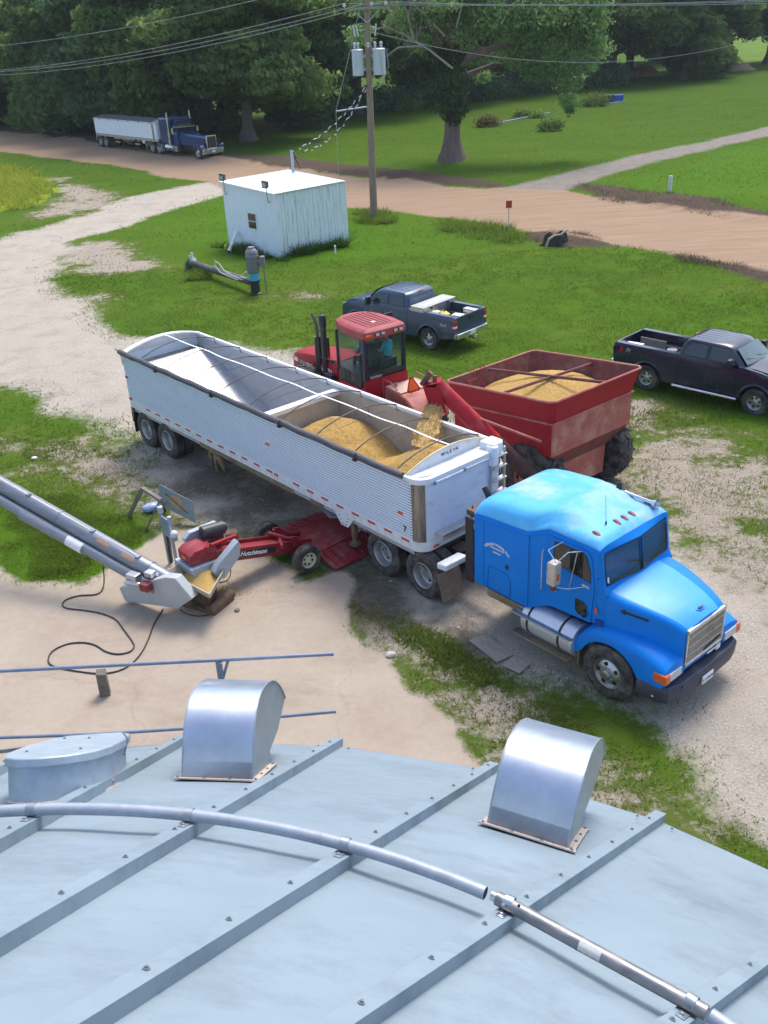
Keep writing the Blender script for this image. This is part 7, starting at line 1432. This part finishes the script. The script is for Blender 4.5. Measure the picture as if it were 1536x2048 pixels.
# wooden stand with a dusty steel plate, block, boards, cables and litter
ws_ = thing('sawhorse', 'weathered wooden trestle standing in the grass left of the steel plate', 'trestle', tuple(G(258, 1033, 0)), 0)
O = G(258, 1033, 0); g3 = lambda px, py, z: G(px, py, z)-O
m = MB(); tA, tB = g3(285, 976, .92), g3(322, 1000, .86); m.beam(tA, tB, .10, .06); m.beam(Vector((0, 0, 0)), tA, .06, .09); m.beam(g3(292, 1060, 0), tB+Vector((-.02, 0, 0)), .09, .05); m.beam(g3(330, 1020, 0), tB, .06, .05); m.beam(tA+Vector((.1, .0, -.1)), tA+Vector((.28, .02, -.12)), .05, .04); m.build('timber_frame', WOODG, ws_)
pt = thing('steel_plate', 'dusty steel plate with a wire handle leaning on the trestle', 'steel plate', tuple(G(388, 1047, 0)), 0); O = G(388, 1047, 0)
q4 = [g3_(p) for p in ()] if False else [G(318, 968, .98)-O, G(387, 1004, .62)-O, G(391, 1046, .06)-O, G(321, 1010, .42)-O]
m = quad(q4, .012); m.build('plate_sheet', M('dusty plate', (.27, .34, .37), .55, .4, .1, 4, dirt=(.50, .38, .24), damt=.35, dscale=1.6), pt, flat=True)
nn2 = (q4[1]-q4[0]).cross(q4[3]-q4[0]).normalized(); nn2 = nn2 if nn2.z > 0 else -nn2
L2 = lambda s, t_, h: bil(q4, s, t_)+nn2*h
m = MB(); m.tube([L2(.22, .28, .01), L2(.2, .30, .05), L2(.32, .30, .06), L2(.7, .60, .05), L2(.78, .66, .03), L2(.78, .72, .01)], .008, 6); m.build('wire_handle', BLACKP, pt)
m = MB(); m.loft([[L2(.5+.26*k*cos(a)*(1+.2*sin(a*3)), .46+.30*k*sin(a)*(1+.15*cos(a*4)), .009) for a in [2*pi*i/24 for i in range(24)]] for k in (1, .6, .01)], cap=False); m.build('dust_patch', M('tan dust', (.46, .34, .21), .9, 0, .15, 8), pt)
bgt = thing('plastic_bag', 'pale blue plastic bag on the grass under the steel plate', 'bag', tuple(G(305, 1022, 0)), 30); m = MB(); m.ball((0, 0, .12), .2, n=12, sc=(1.3, .8, .6)); m.v = [(x*(1+.2*wnoise(x*9, y*9, z*9)), y*(1+.25*wnoise(x*7, y*7, z*7)), z) for x, y, z in m.v]; m.build('bag_film', M('blue film', (.35, .45, .70), .35), bgt)
blk = thing('wood_block', 'square timber block on the gravel behind the red unloader', 'block', tuple(G(464, 1078, 0)), 15); m = MB(); m.box(-.16, .16, -.14, .14, 0, .22); m.build('timber', M('brown block wood', (.22, .155, .10), .85, 0, .3, 5, .4, 20), blk, bevel=.01)
pst = thing('timber_post', 'short rotten timber post standing on the concrete below the rail', 'post', tuple(G(211, 1388, 0)), 12); m = MB(); m.loft([[(-.10, -.08, 0), (.10, -.08, 0), (.10, .08, 0), (-.10, .08, 0)], [(-.09, -.07, .52), (.09, -.08, .50), (.10, .07, .55), (-.08, .08, .56)]]); m.build('timber', M('grey post wood', (.17, .145, .12), .9, 0, .3, 6, .5, 20), pst, bevel=.01)
for i_, (pa_, pb2, wd_) in enumerate((((955, 1275), (1010, 1318), .42), ((1015, 1322), (1050, 1338), .38))):
    a_, b_2 = G(*pa_, .02), G(*pb2, .02); pk = thing('wood_board', ['weathered board lying on the gravel left of the blue truck fuel tank', 'short board lying on the gravel by the front end of another'][i_], 'board', tuple(a_-Vector((0, 0, .02))), math.degrees(atan2(b_2.y-a_.y, b_2.x-a_.x))); m = MB(); L_ = (b_2-a_).length; m.box(0, L_, -wd_/2, wd_/2, .01, .04); m.build('plank', M('grey board', (.30, .26, .215), .85, 0, .2, 4, .3, 14, stretch=(.6, 4, 4)), pk)
CAB = M('black cable', (.03, .028, .026), .6)
def gline(name, label, pts, r, mat=CAB, cat='cable'):
    P = [G(x, y, z) for x, y, z in pts]; Q = []
    for i in range(len(P)-1):
        p0, p1, p2, p3 = P[max(i-1, 0)], P[i], P[i+1], P[min(i+2, len(P)-1)]
        for k in range(8):
            t_ = k/8; Q.append(.5*((2*p1)+(p2-p0)*t_+(2*p0-5*p1+4*p2-p3)*t_*t_+(3*p1-p0-3*p2+p3)*t_**3))
    m = MB(); m.tube(Q+[P[-1]], r, 6); return tag(m.build(name, mat), label, cat)
gline('power_cable', 'black cable hanging from the auger and looping over the concrete', [(203, 1115, .75), (207, 1140, .4), (208, 1165, .1), (203, 1182, .02), (190, 1189, .02), (160, 1191, .02), (135, 1198, .02), (125, 1208, .02), (133, 1216, .02), (165, 1220, .02), (200, 1226, .02), (230, 1238, .02), (248, 1260, .02), (264, 1282, .02), (268, 1294, .02), (258, 1304, .02), (235, 1308, .02), (212, 1303, .02), (190, 1290, .02), (165, 1285, .02), (135, 1288, .02), (108, 1300, .02), (97, 1315, .02), (100, 1328, .02), (120, 1336, .02), (160, 1343, .02), (200, 1347, .02), (235, 1342, .02), (262, 1328, .02), (283, 1305, .02), (298, 1275, .02), (308, 1248, .02), (326, 1218, .02)], .016)
gline('electric_lead', 'thin dark lead curving from the unloader arm to the hopper base', [(461, 1130, .7), (461, 1148, .3), (455, 1160, .03), (438, 1165, .03), (425, 1160, .1)], .012)
gline('electric_lead', 'coiled dark lead on the concrete around the hopper foot', [(418, 1192, .4), (430, 1202, .05), (434, 1215, .02), (425, 1226, .02), (400, 1232, .02), (375, 1228, .02), (360, 1218, .02)], .012)
for i_, (px, py, s_, lb_) in enumerate(((783, 1312, .11, 'pale broken lump of concrete at the edge of the tan pad'), (69, 918, .09, 'white scrap of litter on the grass above the auger'), (474, 1222, .07, 'small dark stone on the concrete right of the hopper'))):
    t = thing('rubble' if i_ != 1 else 'litter', lb_, 'stone' if i_ != 1 else 'litter', tuple(G(px, py, 0)), 20*i_); m = MB(); m.ball((0, 0, s_*.35), s_, n=7, sc=(1, .8, .5)); m.v = [(x*(1+.35*wnoise(x*14+i_, y*14, z*14)), y*(1+.35*wnoise(x*12, y*12+i_, z*9)), z) for x, y, z in m.v]; m.build('lump', (M('pale broken concrete', (.50, .47, .42), .9), WHITEP)[i_] if i_ < 2 else WOODG, t, ang=20)
# ================================================================ FAR TRUCK
def G2(px, py): return G(px, py, 0)
fa, fb_ = G2(205, 293), G2(397, 318)
fyaw = math.degrees(atan2((fb_-fa).y, (fb_-fa).x)); fd = (fb_-fa).normalized(); fn = Vector((-fd.y, fd.x, 0))
ft0 = fa-fd*.70+fn*1.15
ft = make_trailer((ft0.x, ft0.y), fyaw, 'distant white trailer with a grey tarp, parked on the dirt road', main=False)
DBL = M('dark blue truck paint', (.010, .045, .16), .25, .1, .08, 2, coat=.4); DBR = M('very dark blue paint', (.008, .014, .05), .3)
fs = ft0+fd*12.35
f2 = thing('semi_tractor', 'dark blue conventional semi tractor with tall sleeper, chrome bumper, on the dirt road', 'semi tractor', (fs.x, fs.y, 0), fyaw)
S_ = (fb_-fs).dot(fd)+.15
m = MB(); m.loft([[(u, v, z) for v, z in ((-1.18, 1.05), (-1.2, 3.25), (-1.05, 3.42), (1.05, 3.42), (1.2, 3.25), (1.18, 1.05))] for u in (1.2, 3.1)]); m.build('sleeper', DBL, f2, bevel=.05)
m = MB(); m.loft([[(3.1, -1.0, 1.0), (3.1, -1.0, 2.75), (3.1, 1.0, 2.75), (3.1, 1.0, 1.0)], [(4.15, -1.0, 1.0), (3.95, -.96, 2.75), (3.95, .96, 2.75), (4.15, 1.0, 1.0)]]); m.build('cab', DBL, f2, bevel=.03)
m = MB(); m.box(2.9, 3.9, -.9, .9, 2.75, 3.2); m.build('roof_fairing', DBR, f2, bevel=.06)
m = MB(); m.prism([(3.85, 2.72), (4.25, 2.55), (4.25, 2.60), (3.85, 2.80)], 'y', -1.02, 1.02); m.build('sun_visor', CHROME, f2)
m = MB(); m.add([(4.10, -.9, 2.12), (4.10, .9, 2.12), (4.0, .88, 2.62), (4.0, -.88, 2.62)], [(0, 1, 2, 3)]); m.build('windscreen', DARK, f2)
for s in (-1, 1):
    m = MB(); m.box(3.2, 3.85, s*1.0-.012, s*1.0+.012, 2.05, 2.62); m.build('door_window', DARK, f2)
    m = MB(); m.tube([(3.02, s*1.26, .9), (3.02, s*1.26, 3.9)], .08, 12); m.tube([(3.02, s*1.26, .9), (3.02, s*1.26, 2.1)], .13, 12); m.build('exhaust_stack', CHROME, f2)
    m = MB(); m.tube([(2.0, s*1.0, .72), (3.4, s*1.0, .72)], .32, 20); m.build('fuel_tank', CHROME, f2)
    m = MB(); m.box(3.45, 4.1, s*.8, s*1.15, .4, .95); m.build('step_box', DBL if s > 0 else CHROME, f2)
    m = MB(); m.tube([(3.95, s*1.0, 2.6), (3.95, s*1.4, 2.55), (3.95, s*1.4, 2.0), (3.95, s*1.0, 2.1)], .025, 6); m.box(3.9, 3.96, s*1.4-.1, s*1.4+.1, 2.05, 2.5); m.build('mirror', CHROME, f2)
    wheel(f2, S_, s*1.08, .55, s, style='convex', rimmat=CHROME)
    for u in (-.66, .66): wheel(f2, u, s*1.1, .55, s, style='dish', rimmat=CHROME)
    P = [(S_+.68*cos(a), .5+.62*sin(a)) for a in np.linspace(radians(5), radians(175), 12).tolist()]; Q = [(S_+.80*cos(a), .55+.74*sin(a)) for a in np.linspace(radians(175), radians(5), 12).tolist()]
    m = MB(); m.prism(P+Q, 'y', s*.72, s*1.24); m.build('fender', DBL, f2, bevel=.03)
    m = MB(); m.box(S_+.55, S_+.78, s*1.1-.14, s*1.1+.12, 1.05, 1.22); m.build('headlamp', CHROME, f2, bevel=.03)
    m = MB(); m.box(1.15, 1.4, s*.95-.3, s*.95+.3, .3, .95); m.build('mudflap', GALVD, f2)
m = MB(); m.loft([[(u, -w_, 1.0), (u, -w_, z-.15), (u, -w_+.15, z), (u, w_-.15, z), (u, w_, z-.15), (u, w_, 1.0)] for u, w_, z in ((4.1, .82, 2.15), (5.2, .64, 2.0), (S_+.55, .50, 1.9))]); m.build('hood', DBL, f2, ang=40)
m = MB(); m.box(S_+.55, S_+.66, -.55, .55, .85, 2.0); g_ = m.build('grille', CHROME, f2, bevel=.03); m = MB(); m.box(S_+.66, S_+.67, -.46, .46, .95, 1.88)
for i in range(5): m.box(S_+.67, S_+.69, -.46+.23*i-.012, -.46+.23*i+.012, .95, 1.88, k=1)
m.build('grille_mesh', [DARK, CHROME], g_)
m = MB(); m.loft([[(S_+.65, -1.22, z), (S_+.85, -1.1, z), (S_+.9, 0, z), (S_+.85, 1.1, z), (S_+.65, 1.22, z), (S_+.6, 0, z)] for z in (.42, .86)]); bq = m.build('bumper', CHROME, f2, bevel=.02); m = MB(); m.box(S_+.9, S_+.91, -.2, .15, .55, .72); m.build('licence_plate', WHITEP, bq)
m = MB(); m.box(-1, S_, -.45, .45, .6, .95); m.box(3.2, S_+.4, -.5, .5, .6, 1.3); m.build('chassis', DKSTEEL, f2)
# ================================================================ TREES
LEAF = [leafmat('dark oak leaves', (.080, .150, .045), (.26, .37, .11), .6), leafmat('mid green leaves', (.105, .20, .05), (.32, .46, .13), .6), leafmat('blue green leaves', (.075, .155, .075), (.26, .39, .17), .6), leafmat('fresh green leaves', (.11, .21, .07), (.31, .46, .18), .6)]
BARK = M('grey brown bark', (.13, .10, .085), .9, 0, .3, 1.2, .8, 6, stretch=(3, 3, .4)); IVY = leafmat('ivy leaves', (.025, .055, .018), (.07, .13, .04), .25)
def crown(name, blobs, nper, size, mat, seed, hollow=.55):
    rg = np.random.default_rng(seed); P = []; Nn = []; T = []
    for (cx_, cy_, cz_, rx, ry, rz) in blobs:
        n = int(nper*(rx*ry*rz)**(2/3)); d = rg.normal(size=(n, 3)); d /= np.linalg.norm(d, axis=1)[:, None]; rad = hollow+(1-hollow)*rg.random(n)**.6
        lump = 1+.22*np.sin(d[:, 0]*5+cx_)*np.sin(d[:, 1]*6+cy_)+.15*np.sin(d[:, 2]*9+cz_); rad = rad*lump
        P.append(np.stack([cx_+d[:, 0]*rx*rad, cy_+d[:, 1]*ry*rad, cz_+d[:, 2]*rz*rad], -1)); Nn.append(d+rg.normal(0, .55, (n, 3))); T.append(np.full(n, rg.random()*.55)+rg.random(n)*.45)
    P = np.concatenate(P); Nn = np.concatenate(Nn); T = np.concatenate(T); n = len(P); Nn /= np.linalg.norm(Nn, axis=1)[:, None]
    a = np.cross(Nn, rg.normal(size=(n, 3))); a /= np.linalg.norm(a, axis=1)[:, None]; b = np.cross(Nn, a); s_ = (size*(.5+rg.random(n)))[:, None]
    V = np.stack([P+a*s_, P+b*s_*.55, P-a*s_*.9, P-b*s_*.6], 1); tint = np.stack([T, (rg.random(n) < .03)*.5, np.zeros(n), np.ones(n)], -1).repeat(4, 0)
    return npmesh(name, V.reshape(-1, 3), np.arange(4*n).reshape(-1, 4), mat, [('tint', tint)], smooth=False)
def trunk_mb(h, r0, seed, limbs=6, spread=4, up=.6, flare=1.9):
    rd_ = random.Random(seed); m = MB(); n = 10; pts = []; rr0 = []
    for i in range(n+1):
        t_ = i/n; pts.append(Vector((.25*sin(t_*3+seed), .25*cos(t_*2.3+seed)-.25, h*t_))); rr0.append(r0*(1-.62*t_)*(1+(flare-1)*max(0, 1-t_*9)**1.6))
    m.tube(pts, rr0, 16)
    for k in range(limbs):
        t_ = rd_.uniform(.35, .95); b = pts[int(t_*n)]; a = rd_.uniform(0, 2*pi); L_ = spread*rd_.uniform(.6, 1.1); P = [b]
        for j in range(1, 6): P.append(b+Vector((cos(a+.15*j)*L_*j/5, sin(a+.15*j)*L_*j/5, up*L_*(j/5)**.8))+Vector((rd_.uniform(-.2, .2), rd_.uniform(-.2, .2), rd_.uniform(-.2, .2))))
        m.tube(P, [r0*.42, r0*.34, r0*.26, r0*.2, r0*.13, r0*.05], 8)
    return m
def blobset(seed, R, z0, z1, n, droop=0):
    rd_ = random.Random(seed); B = []
    for i in range(n):
        t_ = rd_.random(); z = z0+(z1-z0)*t_; env = R*(1-.75*abs(t_-.42)**1.5*1.4); a = rd_.uniform(0, 2*pi); q = env*rd_.uniform(.35, 1.0)
        s_ = R*rd_.uniform(.20, .36); B.append((cos(a)*q, sin(a)*q, z, s_*1.15, s_*1.15, s_*rd_.uniform(.65, .95)))
    B.append((0, 0, (z0+z1)/2, R*.55, R*.55, (z1-z0)*.42)); return B
PROTO = {}
for i, (R, z0, z1, n, mt) in enumerate(((7.5, 1.2, 17, 46, 0), (6.5, 2.5, 18, 40, 2), (6.0, .8, 13, 36, 1), (8.5, 4.5, 19, 50, 0))):
    c = crown('crown', blobset(10+i, R, z0, z1, n), 330, .27, LEAF[mt], 20+i); t_ = trunk_mb(z1*.7, .45+.04*i, i, 7, R*.7).build('trunk', BARK); PROTO[i] = (c.data, t_.data); bpy.data.objects.remove(c); bpy.data.objects.remove(t_)
def tree(px, py, kind, sc, label, group='trees along the dirt road and lawn', world=None, szz=1):
    p = Vector(world) if world else G(px, py, 0); t = thing('tree', label, 'tree', (p.x, p.y, 0), random.uniform(0, 360), group)
    for nm, d in zip(('crown', 'trunk'), PROTO[kind]):
        o = bpy.data.objects.new(nm, d); C.objects.link(o); o.parent = t
    t.scale = (sc, sc, sc*szz); return t
random.seed(11)
TREES = [((-62, 150, 0), 2, .95, 'pale green tree at the far left end of the dirt road'), ((-53, 141, 0), 0, 1.0, 'dense dark tree over the far left bend of the road'), ((-46, 141, 0), 1, 1.05, 'bluish tree left of and behind the distant trailer rear'), ((-40, 134, 0), 2, 1.1, 'mid green tree standing right behind the distant trailer rear wheels'),
         ((-34, 128, 0), 0, 1.1, 'dark spreading tree behind the middle of the distant trailer'), ((-27, 121, 0), 1, 1.1, 'blue-green tree behind the front of the distant trailer'), ((-20, 114, 0), 0, 1.15, 'dark tree above the sleeper of the distant dark blue tractor'),
         ((-12.2, 106.5, 0), 3, 1.05, 'dark thick-trunked tree just right of the distant dark blue tractor'), ((-8, 122, 0), 0, 1.1, 'dark tree at the back of the lawn left of the utility pole'), ((0, 130, 0), 3, 1.15, 'dark tree at the back of the lawn behind the utility pole'), ((10, 140, 0), 0, 1.2, 'dark tree at the back of the lawn behind the big ivy-clad tree'), ((22, 152, 0), 3, 1.1, 'dark tree at the back of the lawn right of the big ivy-clad tree'),
         ((38, 158, 0), 3, 1.2, 'large dark tree with thick trunk behind the garden beds'), ((50, 160, 0), 0, .95, 'dark tree overhanging the brown mound on the lawn'), ((74, 186, 0), 3, 1.25, 'large dark tree at the right edge beside the pale mound'),
         ((-70, 165, 0), 1, 1.1, 'hazy tree behind the far left bend of the road'), ((-56, 160, 0), 2, 1.35, 'tall pale tree rising behind the far left roadside trees'), ((-44, 152, 0), 0, 1.35, 'tall tree rising behind the distant trailer rear'), ((-30, 142, 0), 2, 1.4, 'tall pale tree rising behind the middle of the distant trailer'), ((-18, 134, 0), 1, 1.35, 'tall bluish tree rising behind the distant tractor'), ((44, 172, 0), 3, 1.25, 'dark tree behind the large thick-trunked tree by the garden'), ((57, 176, 0), 0, 1.15, 'dark low-crowned tree left of the bright field gap'), ((30, 190, 0), 0, 1.5, 'tall far tree between the two largest dark lawn trees'), ((58, 205, 0), 1, 1.5, 'far tree left of the bright field gap')]
for w_, k, s_, lb_ in TREES: tree(0, 0, k, s_, lb_, world=w_)
bl_ = []
for i in range(14):
    x = 60+i*20+random.uniform(-5, 5); y = 430+random.uniform(-20, 20)
    for k in range(7): bl_.append((x+random.uniform(-9, 9), y+random.uniform(-5, 5), random.uniform(3, 22), 7, 6, 5))
o = crown('far_wood', bl_, 40, 1.2, LEAF[0], 91); tag(o, 'far dark wood along the horizon beyond the bright field', 'wood', kind='stuff')
# the big ivy-clad tree by the road
BT = G(903, 322, 0); bt = thing('tree', 'big ivy-clad tree with flared trunk and bare dead branches beside the road', 'tree', tuple(BT), 0)
rd_ = random.Random(3); m = MB(); fl = []
for i in range(15):
    z = 11*i/14; t_ = z/11; r = .68*(1-.25*t_)+1.05*max(0, 1-z/2.4)**2.0*.48; cxx = .25*sin(t_*2); fl.append([(cxx+r*(1+(.13*sin(a*7)+.08*sin(a*3+1))*max(.15, 1-z/2.8))*cos(a), r*(1+.12*sin(a*5+2)*max(.15, 1-z/2.8))*sin(a), z) for a in [2*pi*j/36 for j in range(36)]])
m.loft(fl); BARK2 = M('reddish grey bark', (.17, .115, .10), .9, 0, .35, 1.5, .9, 5, stretch=(3, 3, .35)); m.build('trunk', BARK2, bt, ang=60)
def limb(m, P, r0, r1, n=8): m.tube(P, [r0+(r1-r0)*i/(len(P)-1) for i in range(len(P))], n)
lims = [[(0, 0, 6.5), (1.5, -.5, 8.0), (4, -1, 8.6), (6, -1.2, 8.2), (7.5, -1.4, 7.2)], [(0, 0, 7.5), (-1.5, .2, 9.8), (-3.2, .4, 11.5), (-4.5, .5, 14)], [(0, 0, 9.5), (1.0, .3, 12), (2.5, .3, 15)], [(.3, .1, 8), (3, -.3, 10.5), (6, -.2, 12.5), (9, 0, 13.5)], [(0, 0, 10), (-.8, 0, 13), (-1.5, 0, 17)], [(.2, .2, 6.2), (1.8, .8, 6.6), (3.8, 1.0, 7.2), (5.5, 1.2, 7.0)]]
m = MB()
for P in lims: limb(m, [Vector(p) for p in P], .34, .10)
m.build('limbs', BARK2, bt)
DEADM = M('bleached dead branch', (.36, .31, .28), .8, 0, .2, 4)
m = MB()
for P in ([(0, -2.0, 7.2), (-1.8, -1.6, 8.6), (-3.8, -1.8, 9.8), (-4.9, -1.9, 11.5), (-5.1, -2, 13.2)], [(-.5, -1, 9.5), (-2, -1.6, 11), (-3.6, -1.8, 12.4), (-5.2, -2, 14.5)], [(-3.8, -1.8, 9.8), (-5.2, -2, 10.4), (-6.2, -2, 10.2)], [(-2.2, -1.6, 8.9), (-4.2, -2, 8.9), (-5.4, -2.2, 8.2)], [(-1.5, -1.7, 11.5), (-2.0, -1.8, 13), (-1.6, -1.9, 15)], [(.4, -1.2, 10), (.9, -1.7, 12.0), (.6, -1.9, 14.5)], [(-3, -1.8, 9.3), (-3.4, -2, 11), (-3.0, -2, 12.2)]):
    limb(m, [Vector(p) for p in P], .10, .025, 6)
for i in range(36):
    x = rd_.uniform(-5.5, -1.5); z = 7.8+(-x-1)*.6+rd_.uniform(0, 4); a = rd_.uniform(-.8, 2.4); L_ = rd_.uniform(.6, 1.6); b = Vector((x, -2+rd_.uniform(-.3, .3), z)); m.tube([b, b+Vector((-cos(a)*L_*.5, -.1, sin(a)*L_*.5)), b+Vector((-cos(a)*L_, .1, sin(a)*L_*1.1))], [.03, .022, .01], 5)
m.build('dead_branches', DEADM, bt)
bl = []
rd_ = random.Random(9)
def bb_(x, y, z, s, q=.8): bl.append((x, y, z, s*1.1, s*1.05, s*q))
for i in range(34):
    a = rd_.uniform(0, 2*pi); q = rd_.uniform(0, 1)**.6; bb_(cos(a)*7.5*q+1.0, sin(a)*5.5*q, rd_.uniform(10.2, 18), rd_.uniform(.9, 1.9))
for x, y, z, s in ((8, -1, 11, 2.2), (10, -.6, 11.2, 1.9), (9.4, -1.2, 9.6, 1.7), (7.8, -1.4, 8.6, 1.7), (10.6, -1, 8.8, 1.3), (9.0, -1.5, 7.2, 1.3), (7.0, -1.3, 7.2, 1.2), (9.4, -1.8, 5.8, 1.3), (9.3, -1.8, 4.5, 1.0), (9.5, -1.8, 3.7, .6), (6.0, -1.8, 8.6, 1.5), (5.4, -1.9, 10.4, 1.5), (7.4, -2.0, 10.4, 1.8), (9.8, -2, 10.2, 1.6), (11.0, -1.8, 9.2, 1.3), (11.8, -1.6, 8.0, 1.0), (10.6, -1.9, 7.2, 1.2), (8.2, -2, 6.6, 1.2), (6.4, -1.9, 6.6, 1.0), (5.0, -1.6, 7.4, .9), (11.3, -1.4, 11.6, 1.4), (5.2, -.8, 9.2, 1.4), (4.2, -.6, 8.0, 1.0), (-6.5, 0, 12, 1.5), (-7.2, .5, 9.8, 1.3), (-6.6, .3, 8.0, 1.0), (6.5, 0, 13, 2.2), (3.2, -1, 11, 1.7), (-1, -1, 12, 1.4), (11.6, -.8, 10.2, 1.2), (2.6, -.4, 6.3, .7), (-2.6, -.6, 9.2, 1.2), (.8, -1.4, 9.4, 1.2)): bb_(x, y, z, s)
cr = crown('crown', bl, 300, .15, LEAF[3], 77, .2); cr.parent = bt
iv = crown('ivy', [(0, -.2, 5.0, 1.15, 1.1, 1.1), (.2, -.3, 6.3, 1.25, 1.1, 1.1), (-.4, -.3, 4.2, 1.0, .95, .7), (.8, -.2, 4.2, .7, .8, .8), (0, 0, 7.8, 1.3, 1.2, 1.2), (.2, -.4, 3.4, .7, .8, .6)], 900, .12, IVY, 5, .7); iv.parent = bt
# undergrowth at the foot of the far trees and garden plants
def shrub(name, label, cat, p, blobs, mat, seed, size=.13, n=420, group=None):
    t = thing(name, label, cat, (p[0], p[1], 0), 0, group); c = crown('foliage', blobs, n, size, mat, seed, .3); c.parent = t; m = MB()
    for k in range(4): m.tube([(0, 0, 0), (.15*cos(k*1.7), .15*sin(k*1.7), blobs[0][2])], .03, 5)
    m.build('stem', BARK, t); return t
rs = random.Random(2); side_w = ['left of the distant trailer', 'behind the distant trailer', 'between the trailer and the thick-trunked tree']
bl_ = []
for i in range(34):
    f = i/33; x = -68+f*52; y = 154-(x+66)*.80+rs.uniform(2, 5); s = rs.uniform(1.2, 2.6); bl_ += [(x, y, s*.7, s*1.5, s, s*.9), (x+s, y+.4, s*.5, s, s*.9, s*.7)]
tag(crown('undergrowth', bl_, 260, .20, LEAF[1], 41, .3), 'dark undergrowth at the foot of the roadside trees behind the distant trailer', 'undergrowth', kind='stuff')
bl_ = []
for i in range(16):
    x = -6+i*2.8+rs.uniform(-1, 1); y = 128+i*1.85; s = rs.uniform(1.3, 2.6); bl_ += [(x, y, s*.7, s*1.8, s, s*.9), (x+s*1.2, y+.4, s*.5, s*1.2, s*.9, s*.7)]
tag(crown('undergrowth', bl_, 240, .22, LEAF[2], 42, .3), 'dark undergrowth along the back edge of the lawn', 'undergrowth', kind='stuff')
GPLANT = leafmat('garden leaves', (.06, .12, .03), (.20, .28, .08), .4); REDPL = leafmat('reddish stems', (.10, .05, .03), (.24, .17, .07), .3)
for px, py, s, mt, lb_ in ((975, 254, 1.0, REDPL, 'low reddish brown bush at the left end of the garden bed'), (1045, 236, .8, GPLANT, 'tall leafy garden plant near the reddish bush'), (1100, 262, 1.0, GPLANT, 'light green clump on the lawn below the hanging branch'), (1145, 213, .9, LEAF[1], 'dark green garden bush left of the flowering one'), (1190, 213, 1.3, GPLANT, 'wide flowering garden bush left of the blue tub'), (1075, 236, .7, LEAF[1], 'small round dark bush beside the garden edging'), (818, 222, 1.3, LEAF[1], 'low dark bush right of the utility pole on the lawn'), (1420, 130, 2.2, LEAF[1], 'bright bush in front of the far field gap')):
    p = G(px, py, 0); shrub('garden_plant', lb_, 'plant', (p.x, p.y), [(0, 0, s*.6, s*1.3, s*.8, s*.7), (s*.8, .1, s*.45, s*.8, s*.6, s*.5), (-s*.8, 0, s*.4, s*.7, s*.6, s*.45)], mt, int(px), .11, 500)
ed = thing('garden_edging', 'grey garden edging running diagonally behind the ivy-clad tree', 'edging', tuple(G(990, 250, 0)), 0); O = G(990, 250, 0); m = MB(); m.beam(Vector((0, 0, .1)), G(1100, 228, 0)-O+Vector((0, 0, .1)), .3, .2); m.beam(G(1200, 212, 0)-O+Vector((0, 0, .1)), G(1250, 204, 0)-O+Vector((0, 0, .1)), .2, .2); m.build('edging_board', GALVD, ed)
bt2 = thing('blue_tub', 'blue plastic tub at the right end of the garden bed', 'tub', tuple(G(1235, 205, 0)), 0); m = MB(); m.loft([[(-.6, -.3, 0), (.6, -.3, 0), (.6, .3, 0), (-.6, .3, 0)], [(-.7, -.35, .9), (.7, -.35, .9), (.7, .35, .9), (-.7, .35, .9)]]); m.build('tub_shell', M('blue plastic', (.02, .12, .45), .4), bt2, bevel=.05)
b3 = thing('black_tub', 'black tub left of the blue tub in the garden', 'tub', tuple(G(1217, 207, 0)), 0); m = MB(); m.loft([[(-.5, -.3, 0), (.5, -.3, 0), (.5, .3, 0), (-.5, .3, 0)], [(-.6, -.35, 1.0), (.6, -.35, 1.0), (.6, .35, 1.0), (-.6, .35, 1.0)]]); m.build('tub_shell', BLACKP, b3, bevel=.05)
for px, py, s, lb_ in ((1286, 152, 2.1, 'brown brush heap on the lawn under the dark trees'), (1482, 141, 1.5, 'pale dirt heap at the far right below the dark tree')):
    t = thing('debris_heap', lb_, 'heap', tuple(G(px, py, 0)), 0); m = MB(); m.loft([[((i/16-.5)*2*s*1.5, (j/10-.5)*2*s*.8, max(0, s*.75*(1-((i/16-.5)*2)**2)*(1-((j/10-.5)*2)**2)*(1+.5*wnoise(i*.7, j*.7, px)))) for i in range(17)] for j in range(11)], closed=False, cap=False); m.build('heap_surface', M('straw brown debris', (.30, .20, .12), .9, 0, .35, 2, .8, 8), t, ang=60)
wt = thing('white_pipe', 'small white pipe end sticking up on the shaded lawn', 'pipe', tuple(G(1243, 156, 0)), 40); m = MB(); m.tube([(-.5, 0, .05), (.5, 0, .9)], .10, 8); m.build('pipe_shell', WHITEP, wt)
